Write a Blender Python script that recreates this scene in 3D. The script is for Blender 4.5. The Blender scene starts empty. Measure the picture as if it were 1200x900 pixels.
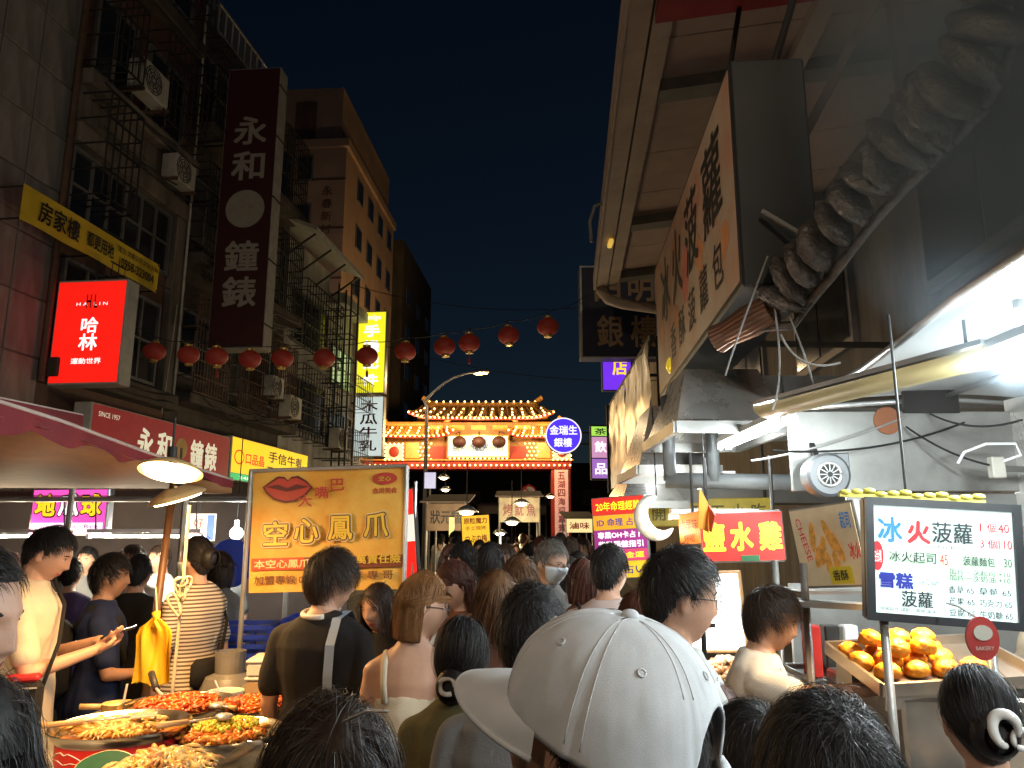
import bpy, bmesh, math, random
import numpy as np
from mathutils import Vector, Matrix, Euler, noise
random.seed(7); RNG = np.random.default_rng(11)
R = math.radians
SC = bpy.context.scene
COL = SC.collection

# ------------------------------------------------------------------ camera
EYE = Vector((0, 0, 1.72)); PITCH = R(11.2); FPX = 900.0
cam_data = bpy.data.cameras.new('camera'); cam = bpy.data.objects.new('camera', cam_data); COL.objects.link(cam)
cam.location = EYE; cam.rotation_euler = (R(90) + PITCH, 0, 0)
cam_data.sensor_width = 36; cam_data.lens = 36 * FPX / 1200; cam_data.clip_start = 0.02; cam_data.clip_end = 3000
SC.camera = cam

# ------------------------------------------------------------------ night sky, exposure
world = bpy.data.worlds.new('World'); SC.world = world; world.use_nodes = True
nt = world.node_tree; nt.nodes.clear()
sky = nt.nodes.new('ShaderNodeTexSky'); sky.sky_type = 'NISHITA'; sky.sun_disc = False
sky.sun_elevation = R(12.0); sky.sun_rotation = R(200); sky.air_density = 1.0; sky.dust_density = .0; sky.ozone_density = 4.0
bg = nt.nodes.new('ShaderNodeBackground'); bg.inputs[1].default_value = 0.003
wo = nt.nodes.new('ShaderNodeOutputWorld')
nt.links.new(sky.outputs[0], bg.inputs[0]); nt.links.new(bg.outputs[0], wo.inputs[0])
SC.view_settings.view_transform = 'Standard'; SC.view_settings.look = 'None'
SC.view_settings.exposure = 0.0; SC.view_settings.gamma = 1.0
SC.cycles.use_denoising = True
SC.cycles.max_bounces = 7; SC.cycles.diffuse_bounces = 3; SC.cycles.glossy_bounces = 3
SC.cycles.transmission_bounces = 3; SC.cycles.transparent_max_bounces = 6; SC.cycles.volume_bounces = 0
SC.cycles.sample_clamp_indirect = 3.0; SC.cycles.caustics_reflective = False; SC.cycles.caustics_refractive = False
SC.cycles.volume_max_steps = 64; SC.cycles.volume_step_rate = 2.0

# ------------------------------------------------------------------ pixel helpers (photograph is 1200 x 900)
CP, SP = math.cos(PITCH), math.sin(PITCH)
def ray(px, py):
    u, v = px - 600, 450 - py
    return Vector((u, FPX * CP - v * SP, FPX * SP + v * CP))
def at(px, py, Y):
    d = ray(px, py); return EYE + d * (Y / d.y)
def atz(px, py, z):
    d = ray(px, py); return EYE + d * ((z - EYE.z) / d.z)

# ------------------------------------------------------------------ materials
MATS = {}
def mat(name, col, rough=.6, metal=0., var=.12, scale=6., bump=0., bscale=60., emit=0., ecol=None, spec=.5,
        alpha=1., trans=0., tint=None, tvar=.5, stretch=None, coat=0., sss=0., rvar=.12):
    if name in MATS: return MATS[name]
    m = bpy.data.materials.new(name); m.use_nodes = True; N = m.node_tree.nodes; L = m.node_tree.links
    b = N['Principled BSDF']
    b.inputs['Base Color'].default_value = (*col, 1); b.inputs['Roughness'].default_value = rough
    b.inputs['Metallic'].default_value = metal; b.inputs['Specular IOR Level'].default_value = spec
    if coat: b.inputs['Coat Weight'].default_value = coat; b.inputs['Coat Roughness'].default_value = .1
    if sss: b.inputs['Subsurface Weight'].default_value = sss; b.inputs['Subsurface Radius'].default_value = (.02, .008, .004); b.inputs['Subsurface Scale'].default_value = .6
    if alpha < 1: b.inputs['Alpha'].default_value = alpha
    if trans: b.inputs['Transmission Weight'].default_value = trans
    if emit:
        b.inputs['Emission Color'].default_value = (*(ecol or col), 1); b.inputs['Emission Strength'].default_value = emit
    if var or bump or rvar:
        tc = N.new('ShaderNodeTexCoord'); mp = N.new('ShaderNodeMapping'); L.new(tc.outputs['Object'], mp.inputs[0])
        if stretch: mp.inputs['Scale'].default_value = stretch
        n = N.new('ShaderNodeTexNoise'); n.inputs['Scale'].default_value = scale; n.inputs['Detail'].default_value = 6
        n.inputs['Roughness'].default_value = .65
        L.new(mp.outputs[0], n.inputs['Vector'])
        if var:
            if tint is not None:
                rp = N.new('ShaderNodeMapRange'); rp.inputs[1].default_value = tvar - .12; rp.inputs[2].default_value = tvar + .14
                L.new(n.outputs[0], rp.inputs[0])
                mx = N.new('ShaderNodeMix'); mx.data_type = 'RGBA'; mx.inputs[6].default_value = (*col, 1); mx.inputs[7].default_value = (*tint, 1)
                L.new(rp.outputs[0], mx.inputs[0]); L.new(mx.outputs[2], b.inputs['Base Color'])
            else:
                rp = N.new('ShaderNodeMapRange'); rp.inputs[1].default_value = .3; rp.inputs[2].default_value = .7
                rp.inputs[3].default_value = 1 - var; rp.inputs[4].default_value = 1 + var
                L.new(n.outputs[0], rp.inputs[0])
                h = N.new('ShaderNodeHueSaturation'); h.inputs['Color'].default_value = (*col, 1)
                L.new(rp.outputs[0], h.inputs['Value']); L.new(h.outputs[0], b.inputs['Base Color'])
                if emit and ecol is None: L.new(h.outputs[0], b.inputs['Emission Color'])
        if rvar and not emit:
            rr = N.new('ShaderNodeMapRange'); rr.inputs[3].default_value = max(.03, rough - rvar); rr.inputs[4].default_value = min(1, rough + rvar)
            L.new(n.outputs[0], rr.inputs[0]); L.new(rr.outputs[0], b.inputs['Roughness'])
        if bump:
            n2 = N.new('ShaderNodeTexNoise'); n2.inputs['Scale'].default_value = bscale; n2.inputs['Detail'].default_value = 4
            L.new(mp.outputs[0], n2.inputs['Vector'])
            bp = N.new('ShaderNodeBump'); bp.inputs['Strength'].default_value = bump; bp.inputs['Distance'].default_value = .01
            L.new(n2.outputs[0], bp.inputs['Height']); L.new(bp.outputs[0], b.inputs['Normal'])
    MATS[name] = m
    return m
def glow(name, col, strength, var=.06):
    return mat(name, tuple(min(c, .9) for c in col), rough=.4, emit=strength, ecol=None if var else col, var=var, scale=3)

# ------------------------------------------------------------------ mesh builder
class MB:
    def __init__(self): self.v = []; self.f = []; self.m = []
    def add(self, vs, fs, mi=0, X=None):
        o = len(self.v)
        for p in vs:
            p = Vector(p)
            self.v.append(X @ p if X is not None else p)
        for f in fs: self.f.append([i + o for i in f]); self.m.append(mi)
        return self
    def box(self, c, s, rot=None, bev=0., mi=0, X=None):
        c = Vector(c); hx, hy, hz = s[0] / 2, s[1] / 2, s[2] / 2
        Mx = Matrix.Translation(c)
        if rot is not None: Mx = Mx @ (rot if isinstance(rot, Matrix) else Euler(rot).to_matrix()).to_4x4()
        if X is not None: Mx = X @ Mx
        if bev <= 0:
            vs = [(x, y, z) for x in (-hx, hx) for y in (-hy, hy) for z in (-hz, hz)]
            fs = [(0, 1, 3, 2), (4, 6, 7, 5), (0, 4, 5, 1), (2, 3, 7, 6), (0, 2, 6, 4), (1, 5, 7, 3)]
        else:
            b = min(bev, hx * .9, hy * .9, hz * .9); vs = []; idx = {}
            for ix, sx in enumerate((-1, 1)):
                for iy, sy in enumerate((-1, 1)):
                    for iz, sz in enumerate((-1, 1)):
                        for k in range(3):
                            q = [sx * hx, sy * hy, sz * hz]
                            for a in range(3):
                                if a != k: q[a] -= (sx, sy, sz)[a] * b
                            idx[ix, iy, iz, k] = len(vs); vs.append(q)
            fs = []
            for k in range(3):
                a, d = [(1, 2), (2, 0), (0, 1)][k]
                for s_ in (0, 1):
                    q = []
                    for (p, r) in ((0, 0), (1, 0), (1, 1), (0, 1)):
                        t = [0, 0, 0]; t[k] = s_; t[a] = p; t[d] = r; q.append(idx[t[0], t[1], t[2], k])
                    fs.append(q if s_ else q[::-1])
                for p in (0, 1):
                    for r in (0, 1):
                        t0 = [0, 0, 0]; t1 = [0, 0, 0]; t1[k] = 1
                        for t in (t0, t1): t[a] = p; t[d] = r
                        q = [idx[(*t0, a)], idx[(*t1, a)], idx[(*t1, d)], idx[(*t0, d)]]
                        fs.append(q if p ^ r else q[::-1])
            for ix in (0, 1):
                for iy in (0, 1):
                    for iz in (0, 1):
                        q = [idx[ix, iy, iz, k] for k in range(3)]
                        fs.append(q if (ix + iy + iz) % 2 else q[::-1])
        return self.add(vs, fs, mi, Mx)
    def bar(self, p0, p1, w, h=None, mi=0, up=(0, 0, 1)):
        p0, p1 = Vector(p0), Vector(p1); h = h or w; d = p1 - p0; L = d.length
        if L < 1e-6: return self
        y = d / L; u = Vector(up)
        if abs(y.dot(u)) > .98: u = Vector((1, 0, 0))
        x = y.cross(u).normalized(); z = x.cross(y)
        rot = Matrix((x, y, z)).transposed()
        return self.box((p0 + p1) / 2, (w, L, h), rot, mi=mi)
    def tube(self, pts, r, n=8, mi=0, cap=True):
        pts = [Vector(p) for p in pts]; k = len(pts); rs = r if isinstance(r, (list, tuple)) else [r] * k
        vs = []; prev = None
        for i, p in enumerate(pts):
            t = (pts[min(i + 1, k - 1)] - pts[max(i - 1, 0)])
            t = t.normalized() if t.length > 1e-9 else Vector((0, 0, 1))
            if prev is None:
                u = Vector((0, 0, 1)) if abs(t.z) < .9 else Vector((1, 0, 0)); a = t.cross(u).normalized()
            else:
                a = (prev - t * prev.dot(t)); a = a.normalized() if a.length > 1e-6 else t.orthogonal().normalized()
            prev = a; b = t.cross(a)
            for j in range(n):
                q = 2 * math.pi * j / n; vs.append(p + (a * math.cos(q) + b * math.sin(q)) * rs[i])
        fs = []
        for i in range(k - 1):
            for j in range(n):
                fs.append((i * n + j, i * n + (j + 1) % n, (i + 1) * n + (j + 1) % n, (i + 1) * n + j))
        if cap: fs += [tuple(range(n))[::-1], tuple((k - 1) * n + j for j in range(n))]
        return self.add(vs, fs, mi)
    def lathe(self, prof, n=24, mi=0, X=None, cap=True):
        vs = []; fs = []; k = len(prof)
        for (r, z) in prof:
            for j in range(n):
                q = 2 * math.pi * j / n; vs.append((r * math.cos(q), r * math.sin(q), z))
        for i in range(k - 1):
            for j in range(n): fs.append((i * n + j, i * n + (j + 1) % n, (i + 1) * n + (j + 1) % n, (i + 1) * n + j))
        if cap: fs += [tuple(range(n))[::-1], tuple((k - 1) * n + j for j in range(n))]
        return self.add(vs, fs, mi, X)
    def ball(self, c, r, nu=12, nv=8, mi=0, rot=None):
        r = (r, r, r) if isinstance(r, (int, float)) else r
        Mx = Matrix.Translation(Vector(c))
        if rot is not None: Mx = Mx @ (rot if isinstance(rot, Matrix) else Euler(rot).to_matrix()).to_4x4()
        vs = [(0, 0, r[2])]; fs = []
        for i in range(1, nv):
            a = math.pi * i / nv
            for j in range(nu):
                q = 2 * math.pi * j / nu; vs.append((r[0] * math.sin(a) * math.cos(q), r[1] * math.sin(a) * math.sin(q), r[2] * math.cos(a)))
        vs.append((0, 0, -r[2])); e = len(vs) - 1
        for j in range(nu):
            fs.append((0, 1 + j, 1 + (j + 1) % nu)); b = 1 + (nv - 2) * nu; fs.append((e, b + (j + 1) % nu, b + j))
        for i in range(nv - 2):
            for j in range(nu):
                a = 1 + i * nu; fs.append((a + j, a + nu + j, a + nu + (j + 1) % nu, a + (j + 1) % nu))
        return self.add(vs, fs, mi, Mx)
    def cap(self, p0, r0, p1, r1, n=12):           # tapered capsule
        p0, p1 = Vector(p0), Vector(p1); d = (p1 - p0); L = max(d.length, 1e-5); d = d / L
        pts = []; rs = []
        for a in (-80, -50, -25): pts.append(p0 + d * r0 * math.sin(R(a))); rs.append(r0 * math.cos(R(a)))
        pts += [p0, p1]; rs += [r0, r1]
        for a in (25, 50, 80): pts.append(p1 + d * r1 * math.sin(R(a))); rs.append(r1 * math.cos(R(a)))
        return self.tube(pts, rs, n)
    def prism(self, poly, depth, X=None, mi=0):     # poly in local xz, extruded along local y
        n = len(poly); vs = [(x, -depth / 2, z) for x, z in poly] + [(x, depth / 2, z) for x, z in poly]
        fs = [tuple(range(n)), tuple(range(2 * n - 1, n - 1, -1))] + [(i, i + n, (i + 1) % n + n, (i + 1) % n) for i in range(n)]
        return self.add(vs, fs, mi, X)
    def sheet(self, fn, nu, nv, mi=0):
        vs = [fn(i / nu, j / nv) for j in range(nv + 1) for i in range(nu + 1)]
        fs = [(j * (nu + 1) + i, j * (nu + 1) + i + 1, (j + 1) * (nu + 1) + i + 1, (j + 1) * (nu + 1) + i) for j in range(nv) for i in range(nu)]
        return self.add(vs, fs, mi)
    def mesh(self, name, mats, inv=None, smooth=False, fix=True):
        me = bpy.data.meshes.new(name)
        me.from_pydata([tuple(inv @ p) if inv is not None else tuple(p) for p in self.v], [], self.f)
        for m in (mats if isinstance(mats, (list, tuple)) else [mats]): me.materials.append(m)
        if any(self.m): me.polygons.foreach_set('material_index', self.m)
        if fix:
            bm = bmesh.new(); bm.from_mesh(me); bmesh.ops.recalc_face_normals(bm, faces=bm.faces); bm.to_mesh(me); bm.free()
        if smooth:
            if smooth is True: me.shade_smooth()
            else:
                me.shade_smooth()
                try: me.set_sharp_from_angle(angle=R(smooth))
                except Exception: pass
        me.update()
        return me

INV = {}       # object -> inverse of its root's matrix
LABELS = set()
def link(o): COL.objects.link(o); return o
def tag(o, label=None, cat=None, group=None, kind=None):
    if label: o['label'] = label
    if cat: o['category'] = cat
    if group: o['group'] = group
    if kind: o['kind'] = kind
    return o
def thing(name, label, cat, loc=(0, 0, 0), rz=0., group=None, rot=None):
    o = link(bpy.data.objects.new(name, None)); o.location = loc; o.rotation_euler = rot or (0, 0, rz)
    o.empty_display_size = .1
    INV[o] = (Matrix.Translation(Vector(loc)) @ Euler(rot or (0, 0, rz)).to_matrix().to_4x4()).inverted()
    return tag(o, label, cat, group)
SPLIT = {'hanger', 'bracket', 'leg', 'post', 'awning_brace', 'upright', 'canopy_leg', 'canopy_pole', 'riser', 'tie_rod', 'socket', 'shelf_rail', 'tray_stand', 'service_pipe', 'support_frame', 'pole', 'burner', 'edge_trim'}
def comps(mb):
    n = len(mb.v); p = list(range(n))
    def find(i):
        while p[i] != i: p[i] = p[p[i]]; i = p[i]
        return i
    for f in mb.f:
        r = find(f[0])
        for i in f[1:]: p[find(i)] = r
    g = {}
    for f, m in zip(mb.f, mb.m): g.setdefault(find(f[0]), []).append((f, m))
    out = []
    for fs in g.values():
        ids = sorted({i for f, _ in fs for i in f}); mp = {a: k for k, a in enumerate(ids)}; q = MB(); q.v = [mb.v[i] for i in ids]; q.f = [[mp[i] for i in f] for f, _ in fs]; q.m = [m for _, m in fs]; out.append(q)
    return out
def part(name, mb, mats, parent, smooth=False, local=False, kind=None, label=None, fix=True):
    if name in SPLIT:
        cs_ = comps(mb)
        if len(cs_) > 1: return [part_(name, q, mats, parent, smooth, local, kind, label, fix) for q in cs_][0]
    return part_(name, mb, mats, parent, smooth, local, kind, label, fix)
def part_(name, mb, mats, parent, smooth=False, local=False, kind=None, label=None, fix=True):
    """mb holds world coordinates (or, with local, coordinates of the thing)"""
    inv = None if local else INV[parent]
    o = link(bpy.data.objects.new(name, mb.mesh(name, mats, inv, smooth, fix))); o.parent = parent; INV[o] = INV[parent]
    if kind: o['kind'] = kind
    if label: o['label'] = label
    return o
def single(name, mb, mats, label, cat, base=None, group=None, smooth=False, kind=None):
    """a thing that is one mesh: origin at base (world)"""
    if base is None:
        xs = [p.x for p in mb.v]; ys = [p.y for p in mb.v]; zs = [p.z for p in mb.v]
        base = ((min(xs) + max(xs)) / 2, (min(ys) + max(ys)) / 2, min(zs))
    inv = Matrix.Translation(Vector(base)).inverted()
    o = link(bpy.data.objects.new(name, mb.mesh(name, mats, inv, smooth))); o.location = base; INV[o] = inv
    return tag(o, label, cat, group, kind)
def structure(name, mb, mats, parent=None, smooth=False):
    o = link(bpy.data.objects.new(name, mb.mesh(name, mats, None, smooth))); INV[o] = Matrix()
    o['kind'] = 'structure'
    return o
def share(src, parent, M4, name=None):
    o = src.copy(); link(o); o.parent = parent; o.matrix_basis = M4; INV[o] = INV[parent]
    return o
def copy_tree(o, parent=None):
    c = o.copy(); link(c); c.parent = parent
    for ch in [x for x in bpy.data.objects if x.parent == o]: copy_tree(ch, c)
    return c
def lamp(name, kind, loc, power, col, parent=None, size=.1, target=None, spot=None, sx=None, soft=None):
    d = bpy.data.lights.new(name, kind); d.energy = power; d.color = col
    if kind == 'AREA':
        d.size = size
        if sx: d.shape = 'RECTANGLE'; d.size_y = sx
    else: d.shadow_soft_size = size
    if spot: d.spot_size = R(spot); d.spot_blend = .8
    o = link(bpy.data.objects.new(name, d)); M4 = Matrix.Translation(Vector(loc))
    if target is not None: M4 = M4 @ (Vector(target) - Vector(loc)).to_track_quat('-Z', 'Y').to_matrix().to_4x4()
    if parent is not None: o.parent = parent; M4 = INV[parent] @ M4
    o.matrix_basis = M4
    return o

# ------------------------------------------------------------------ lettering
TXT = {}
SCR = bpy.data.scenes.new('scratch')      # small scene for evaluating modifiers and outlines
def evald(o):
    SCR.collection.objects.link(o)
    with bpy.context.temp_override(scene=SCR, view_layer=SCR.view_layers[0]):
        dg = bpy.context.evaluated_depsgraph_get(); dg.update()
        return bpy.data.meshes.new_from_object(o.evaluated_get(dg))
def text_mesh(s, bold=.0):
    """flat glyph outlines of a string as arrays, normalised: glyph box 1 high"""
    key = (s, bold)
    if key in TXT: return TXT[key]
    cu = bpy.data.curves.new('lettering', 'FONT'); cu.body = s; cu.resolution_u = 2; cu.size = 1
    cu.dimensions = '2D'; cu.fill_mode = 'FRONT'
    o = bpy.data.objects.new('lettering', cu); me = evald(o)
    v = np.empty(len(me.vertices) * 3); me.vertices.foreach_get('co', v); v = v.reshape(-1, 3)
    f = [list(p.vertices) for p in me.polygons]
    bpy.data.objects.remove(o); bpy.data.curves.remove(cu); bpy.data.meshes.remove(me)
    if bold and len(v):          # heavier strokes: the outline laid several times, each a hair higher
        k = 4 if bold < .045 else 8; n0 = len(v); f0 = f; vs = [v]; f = list(f0)
        for i in range(k):
            a = 2 * math.pi * (i + .5) / k; vs.append(v + np.array((bold * .8 * math.cos(a), bold * .8 * math.sin(a), (i + 1) / k))); f += [[q + n0 * (i + 1) for q in p] for p in f0]
        v = np.concatenate(vs)
    TXT[key] = (v, f)
    return v, f
def letters(parent, s, center, right, up, w, h, m, bold=.02, proud=.002, name='lettering', label=None, X=None):
    """lay a string into a w x h box centred at a world point in the plane of right and up"""
    v, f = text_mesh(s, bold)
    if len(v) == 0: return None
    lo, hi = v.min(0), v.max(0); sz = np.maximum(hi - lo, 1e-6)
    r = Vector(right).normalized(); u = Vector(up).normalized(); nrm = r.cross(u)
    c = Vector(center); q = (v - (lo + hi) / 2) / sz; q[:, 2] = v[:, 2]
    mb = MB(); mb.v = [c + r * (a * w) + u * (b * h) + nrm * (proud + .0012 * z) for a, b, z in q]; mb.f = [list(x) for x in f]; mb.m = [0] * len(f)
    return part(name, mb, m, parent, label=label, fix=False)
class Panel:
    """a board in the plane (right, up) with helper to place writing in 0..1 coordinates (from the left, from the bottom)"""
    def __init__(s, c, right, up, w, h, d):
        s.c = Vector(c); s.r = Vector(right).normalized(); u = Vector(up); s.u = (u - s.r * u.dot(s.r)).normalized(); s.n = s.r.cross(s.u); s.w = w; s.h = h; s.d = d
        s.rot = Matrix((s.r, s.u, s.n)).transposed()
    @classmethod
    def px(cls, quad, Ys, d=.1):
        """from the pixel corners left-top, right-top, left-bottom and depths of left and right edge"""
        (lt, rt, lb) = quad; A = at(*lt, Ys[0]); B = at(*rt, Ys[1]); C = at(*lb, Ys[0]); C.y = A.y
        r = (B - A); u = (A - C); w = r.length; h = u.length
        return cls(A + r / 2 - u / 2, r, u, w, h, d)
    def p(s, x, y, o=0.): return s.c + s.r * ((x - .5) * s.w) + s.u * ((y - .5) * s.h) + s.n * o
    def slab(s, mb, x0, y0, x1, y1, o0, o1, bev=0, mi=0):
        c = s.p((x0 + x1) / 2, (y0 + y1) / 2, (o0 + o1) / 2)
        return mb.box(c, (abs(x1 - x0) * s.w, abs(y1 - y0) * s.h, abs(o1 - o0)), s.rot, bev, mi)
    def case(s, parent, m, name='case', bev=.01): return part(name, s.slab(MB(), 0, 0, 1, 1, -s.d, 0, bev), m, parent)
    def face(s, parent, m, x0=.03, y0=.03, x1=.97, y1=.97, name='face_panel', o=.004, o0=.001, label=None):
        return part(name, s.slab(MB(), x0, y0, x1, y1, o0, o), m, parent, label=label)
    def frame(s, parent, m, t=.02, name='frame', o=.012):
        mb = MB(); a = t / s.w; b = t / s.h
        for q in ((0, 0, 1, b), (0, 1 - b, 1, 1), (0, b, a, 1 - b), (1 - a, b, 1, 1 - b)): s.slab(mb, *q, 0.0005, o)
        return part(name, mb, m, parent)
    def text(s, parent, t, x, y, w, h, m, bold=.02, o=.006, name='lettering', label=None, tilt=0):
        r, u = s.r, s.u
        if tilt: q = Matrix.Rotation(R(tilt), 3, s.n); r = q @ r; u = q @ u
        return letters(parent, t, s.p(x, y), r, u, w * s.w, h * s.h, m, bold, o, name, label)
    def poly(s, parent, pts, m, o=.006, name='emblem', th=.002, label=None):
        mb = MB(); n = len(pts)
        mb.v = [s.p(x, y, o) for x, y in pts] + [s.p(x, y, o - th) for x, y in pts]
        mb.f = [list(range(n)), list(range(2 * n - 1, n - 1, -1))] + [[i, i + n, (i + 1) % n + n, (i + 1) % n] for i in range(n)]; mb.m = [0] * len(mb.f)
        return part(name, mb, m, parent, label=label)
    def disc(s, parent, x, y, rx, ry, m, o=.006, n=28, name='emblem', label=None):
        return s.poly(parent, [(x + rx * math.cos(2 * math.pi * k / n), y + ry * math.sin(2 * math.pi * k / n)) for k in range(n)], m, o, name, label=label)
# ------------------------------------------------------------------ people
def bake(mb, voxel, it=2, fac=.5, ratio=1.):
    me = mb.mesh('tmp', [], None); o = bpy.data.objects.new('tmp', me)
    r = o.modifiers.new('r', 'REMESH'); r.mode = 'VOXEL'; r.voxel_size = voxel
    if it: s = o.modifiers.new('s', 'SMOOTH'); s.factor = fac; s.iterations = it
    if ratio < 1: d = o.modifiers.new('d', 'DECIMATE'); d.ratio = ratio
    out = evald(o); bpy.data.objects.remove(o); bpy.data.meshes.remove(me)
    out.materials.clear(); out.shade_smooth()
    return out
def child(name, me, mats, parent):
    me.name = name
    for m in (mats if isinstance(mats, (list, tuple)) else [mats]): me.materials.append(m)
    o = link(bpy.data.objects.new(name, me)); o.parent = parent; INV[o] = INV[parent]
    return o
def verts(me):
    v = np.empty(len(me.vertices) * 3); me.vertices.foreach_get('co', v); return v.reshape(-1, 3)
def norms(me):
    v = np.empty(len(me.vertices) * 3); me.vertices.foreach_get('normal', v); return v.reshape(-1, 3)
def fold(me, amp, sx=11., sz=3.2):
    v = verts(me); n = norms(me); d = np.array([noise.noise((p[0] * sx, p[1] * sx, p[2] * sz)) + .5 * noise.noise((p[0] * 5 + 3, p[1] * 5, p[2] * 16)) for p in v])
    v += n * (np.maximum(d * .8 + .35, -.08)[:, None] * amp); me.vertices.foreach_set('co', v.ravel()); me.update()

HR = np.array((.077, .096, .118))
def g1(a, s): return np.exp(-(a / s) ** 2)
def head_shape(d):
    """unit directions (n,3) -> points of a head, eyes at z=0, face towards +y"""
    x, y, z = d[:, 0], d[:, 1], d[:, 2]
    X, Y, Z = x * HR[0], y * HR[1], z * HR[2]
    t = np.clip(-z, 0, 1); X = X * (1 - .27 * t ** 1.6)
    Y = np.where(y < 0, Y * (1 - .38 * np.clip(t * 1.15, 0, 1) ** 1.3) , Y * (1 - .04 * t))
    Y = np.where(y > 0, np.sign(Y) * .096 * (np.abs(Y) / .096) ** .82, Y)
    f = np.clip(y * 2.2, 0, 1) ** 1.5; A = np.abs(X)
    nz = np.where(Z > -.036, np.clip((.022 - Z) / .058, 0, 1), g1(Z + .036, .007)) * g1(X, .0115 )
    dy = .021 * nz + .007 * g1(A - .014, .007) * g1(Z + .038, .008) + .005 * g1(Z - .024, .011) * g1(X, .05)
    dy += -.010 * g1(A - .032, .015) * g1(Z - .002, .011) + .004 * g1(A - .043, .02) * g1(Z + .03, .02)
    dy += .008 * g1(X, .019) * (g1(Z + .061, .0052) + 1.05 * g1(Z + .0725, .006)) - .004 * g1(X, .03) * g1(Z + .086, .006) + .009 * g1(X, .024) * g1(Z + .103, .015)
    return np.stack((X, Y + dy * f, Z), 1)
def sph(nu, nv):
    d = [(0, 0, 1)]
    for i in range(1, nv):
        a = math.pi * i / nv
        for j in range(nu): q = 2 * math.pi * j / nu; d.append((math.sin(a) * math.cos(q), math.sin(a) * math.sin(q), math.cos(a)))
    d.append((0, 0, -1)); m = MB().ball((0, 0, 0), 1, nu, nv)
    return np.array(d, float), m.f
LINE = ([0, 35, 62, 78, 88, 104, 122, 150, 180], [.066, .058, .044, .0, -.022, .012, -.035, -.075, -.088])
def line_z(P, drop=0., nape=0.):
    az = np.degrees(np.arctan2(np.abs(P[:, 0]), P[:, 1] + 1e-9))
    z = np.interp(az, *LINE) - drop * np.clip(1 - az / 75, 0, 1) - nape * np.clip((az - 110) / 70, 0, 1)
    return z
def unit(a): return a / np.maximum(np.linalg.norm(a, axis=-1, keepdims=True), 1e-9)
def hair_mesh(style='short', n=1500, width=.0016, seed=0, length=None, grav=(0, 0, -1), seg=6, vol=.13, side=1., bun=(0, -.115, .0), fringe=None, lift=None, curl=.0, tuck=False, fly=.03):
    rg = np.random.default_rng(seed); grav = np.array(grav, float)
    S = dict(short=(.06, .35, .0, .25), fluffy=(.105, .45, .02, .35), bob=(.24, .2, .015, .8), long=(.42, .2, .0, .8), bun=(.26, .03, .0, .0), curly=(.1, .7, .01, .3))[style]
    L = length or S[0]; lift = S[1] if lift is None else lift; fringe = S[2] if fringe is None else fringe; gv = S[3]
    d, f = sph(44, 30); P = head_shape(d); Pe = d * HR
    lz = line_z(Pe, fringe, .0 if style in ('short', 'fluffy', 'bun', 'curly') else .02)
    inside = np.clip((Pe[:, 2] - lz) / .012, -1, 1)
    top = np.clip(d[:, 2] * .7 + .5, .25, 1)
    nz = np.array([noise.noise(tuple(p * 9 + seed)) for p in d])
    off = np.where(inside > 0, inside * (vol * .62 * top + .02) * (1 + .35 * nz), -.16 * np.minimum(-inside * 3, 1) - .02)
    sv = Pe * (1 + off[:, None])
    V = [sv]; Fc = [list(map(list, f))]; cnt = len(sv)
    if style in ('long', 'bob'):
        # body of the hair hanging behind the head, kept under the strands
        end = max(-.115 if style == 'bob' else .0 - L * .8, -.5)
        rows = 10; cols = 20; zz = np.linspace(.03, end, rows)
        hv = []
        for i, z in enumerate(zz):
            t = i / (rows - 1)
            for j in range(cols):
                q = 2 * math.pi * j / cols
                rx = .083 + .006 * math.sin(t * 3) - .012 * t; ry = .06 - .026 * t
                hv.append((rx * math.cos(q), -.035 - .018 * t + ry * math.sin(q), z))
        hf = [[i * cols + j, i * cols + (j + 1) % cols, (i + 1) * cols + (j + 1) % cols, (i + 1) * cols + j] for i in range(rows - 1) for j in range(cols)]
        hf += [list(range(cols)), list(range((rows - 1) * cols, rows * cols))]
        V.append(np.array(hv)); Fc.append([[a + cnt for a in q] for q in hf]); cnt += len(hv)
    if style == 'bun':
        b = MB().ball(bun, (.045, .035, .05), 14, 10); bv = np.array([tuple(p) for p in b.v])
        bv += .004 * np.array([[noise.noise(tuple(p * 60))] for p in bv]) * unit(bv - np.array(bun))
        V.append(bv); Fc.append([[a + cnt for a in q] for q in b.f]); cnt += len(bv)
    # strands
    r = unit(rg.normal(size=(n * 4, 3))); Q = r * HR; ok = Q[:, 2] > line_z(Q, fringe) + .004
    r = r[ok][:n]; Q = Q[ok][:n]; k = len(Q)
    crown = np.array((.012, -.045, .112)); part_line = style in ('long', 'bob')
    sc = np.where(r[:, 2] > .25, 1., .45 * side if style in ('short',) else (.75 if style == 'fluffy' else 1.))
    Ls = L * sc * rg.uniform(.7, 1.08, k); step = (Ls / seg)[:, None]
    tf = np.clip(r[:, 2] * .7 + .5, .25, 1)
    e0 = 1 + .02 + rg.uniform(.62, 1.12, k) * vol * tf
    rel = dict(short=.05, fluffy=.07, bob=.03, long=.03, bun=.015, curly=.1)[style]
    cj0 = rg.normal(size=(k, 3)) * .016
    def flow(p):
        nn = unit(p / HR ** 2)
        if style == 'bun': w = np.array(bun) - p
        elif part_line: w = p - np.stack((np.full(len(p), .012), np.clip(p[:, 1], -.05, .06), np.full(len(p), .1)), 1)
        else: w = p - crown + cj0; w = w + np.cross(nn, w) * .45
        w = w - nn * (w * nn).sum(1, keepdims=True)
        return unit(w), nn
    jit = rg.normal(size=(k, 3)) * .2
    if style == 'short' or style == 'fluffy':
        # locks: neighbouring strands lean together
        jit += np.array([[noise.noise((p[0] * 28 + seed, p[1] * 28, p[2] * 28 + c * 9)) for c in range(3)] for p in Q]) * .55
    stray = (rg.random(k) < fly)[:, None]
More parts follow.
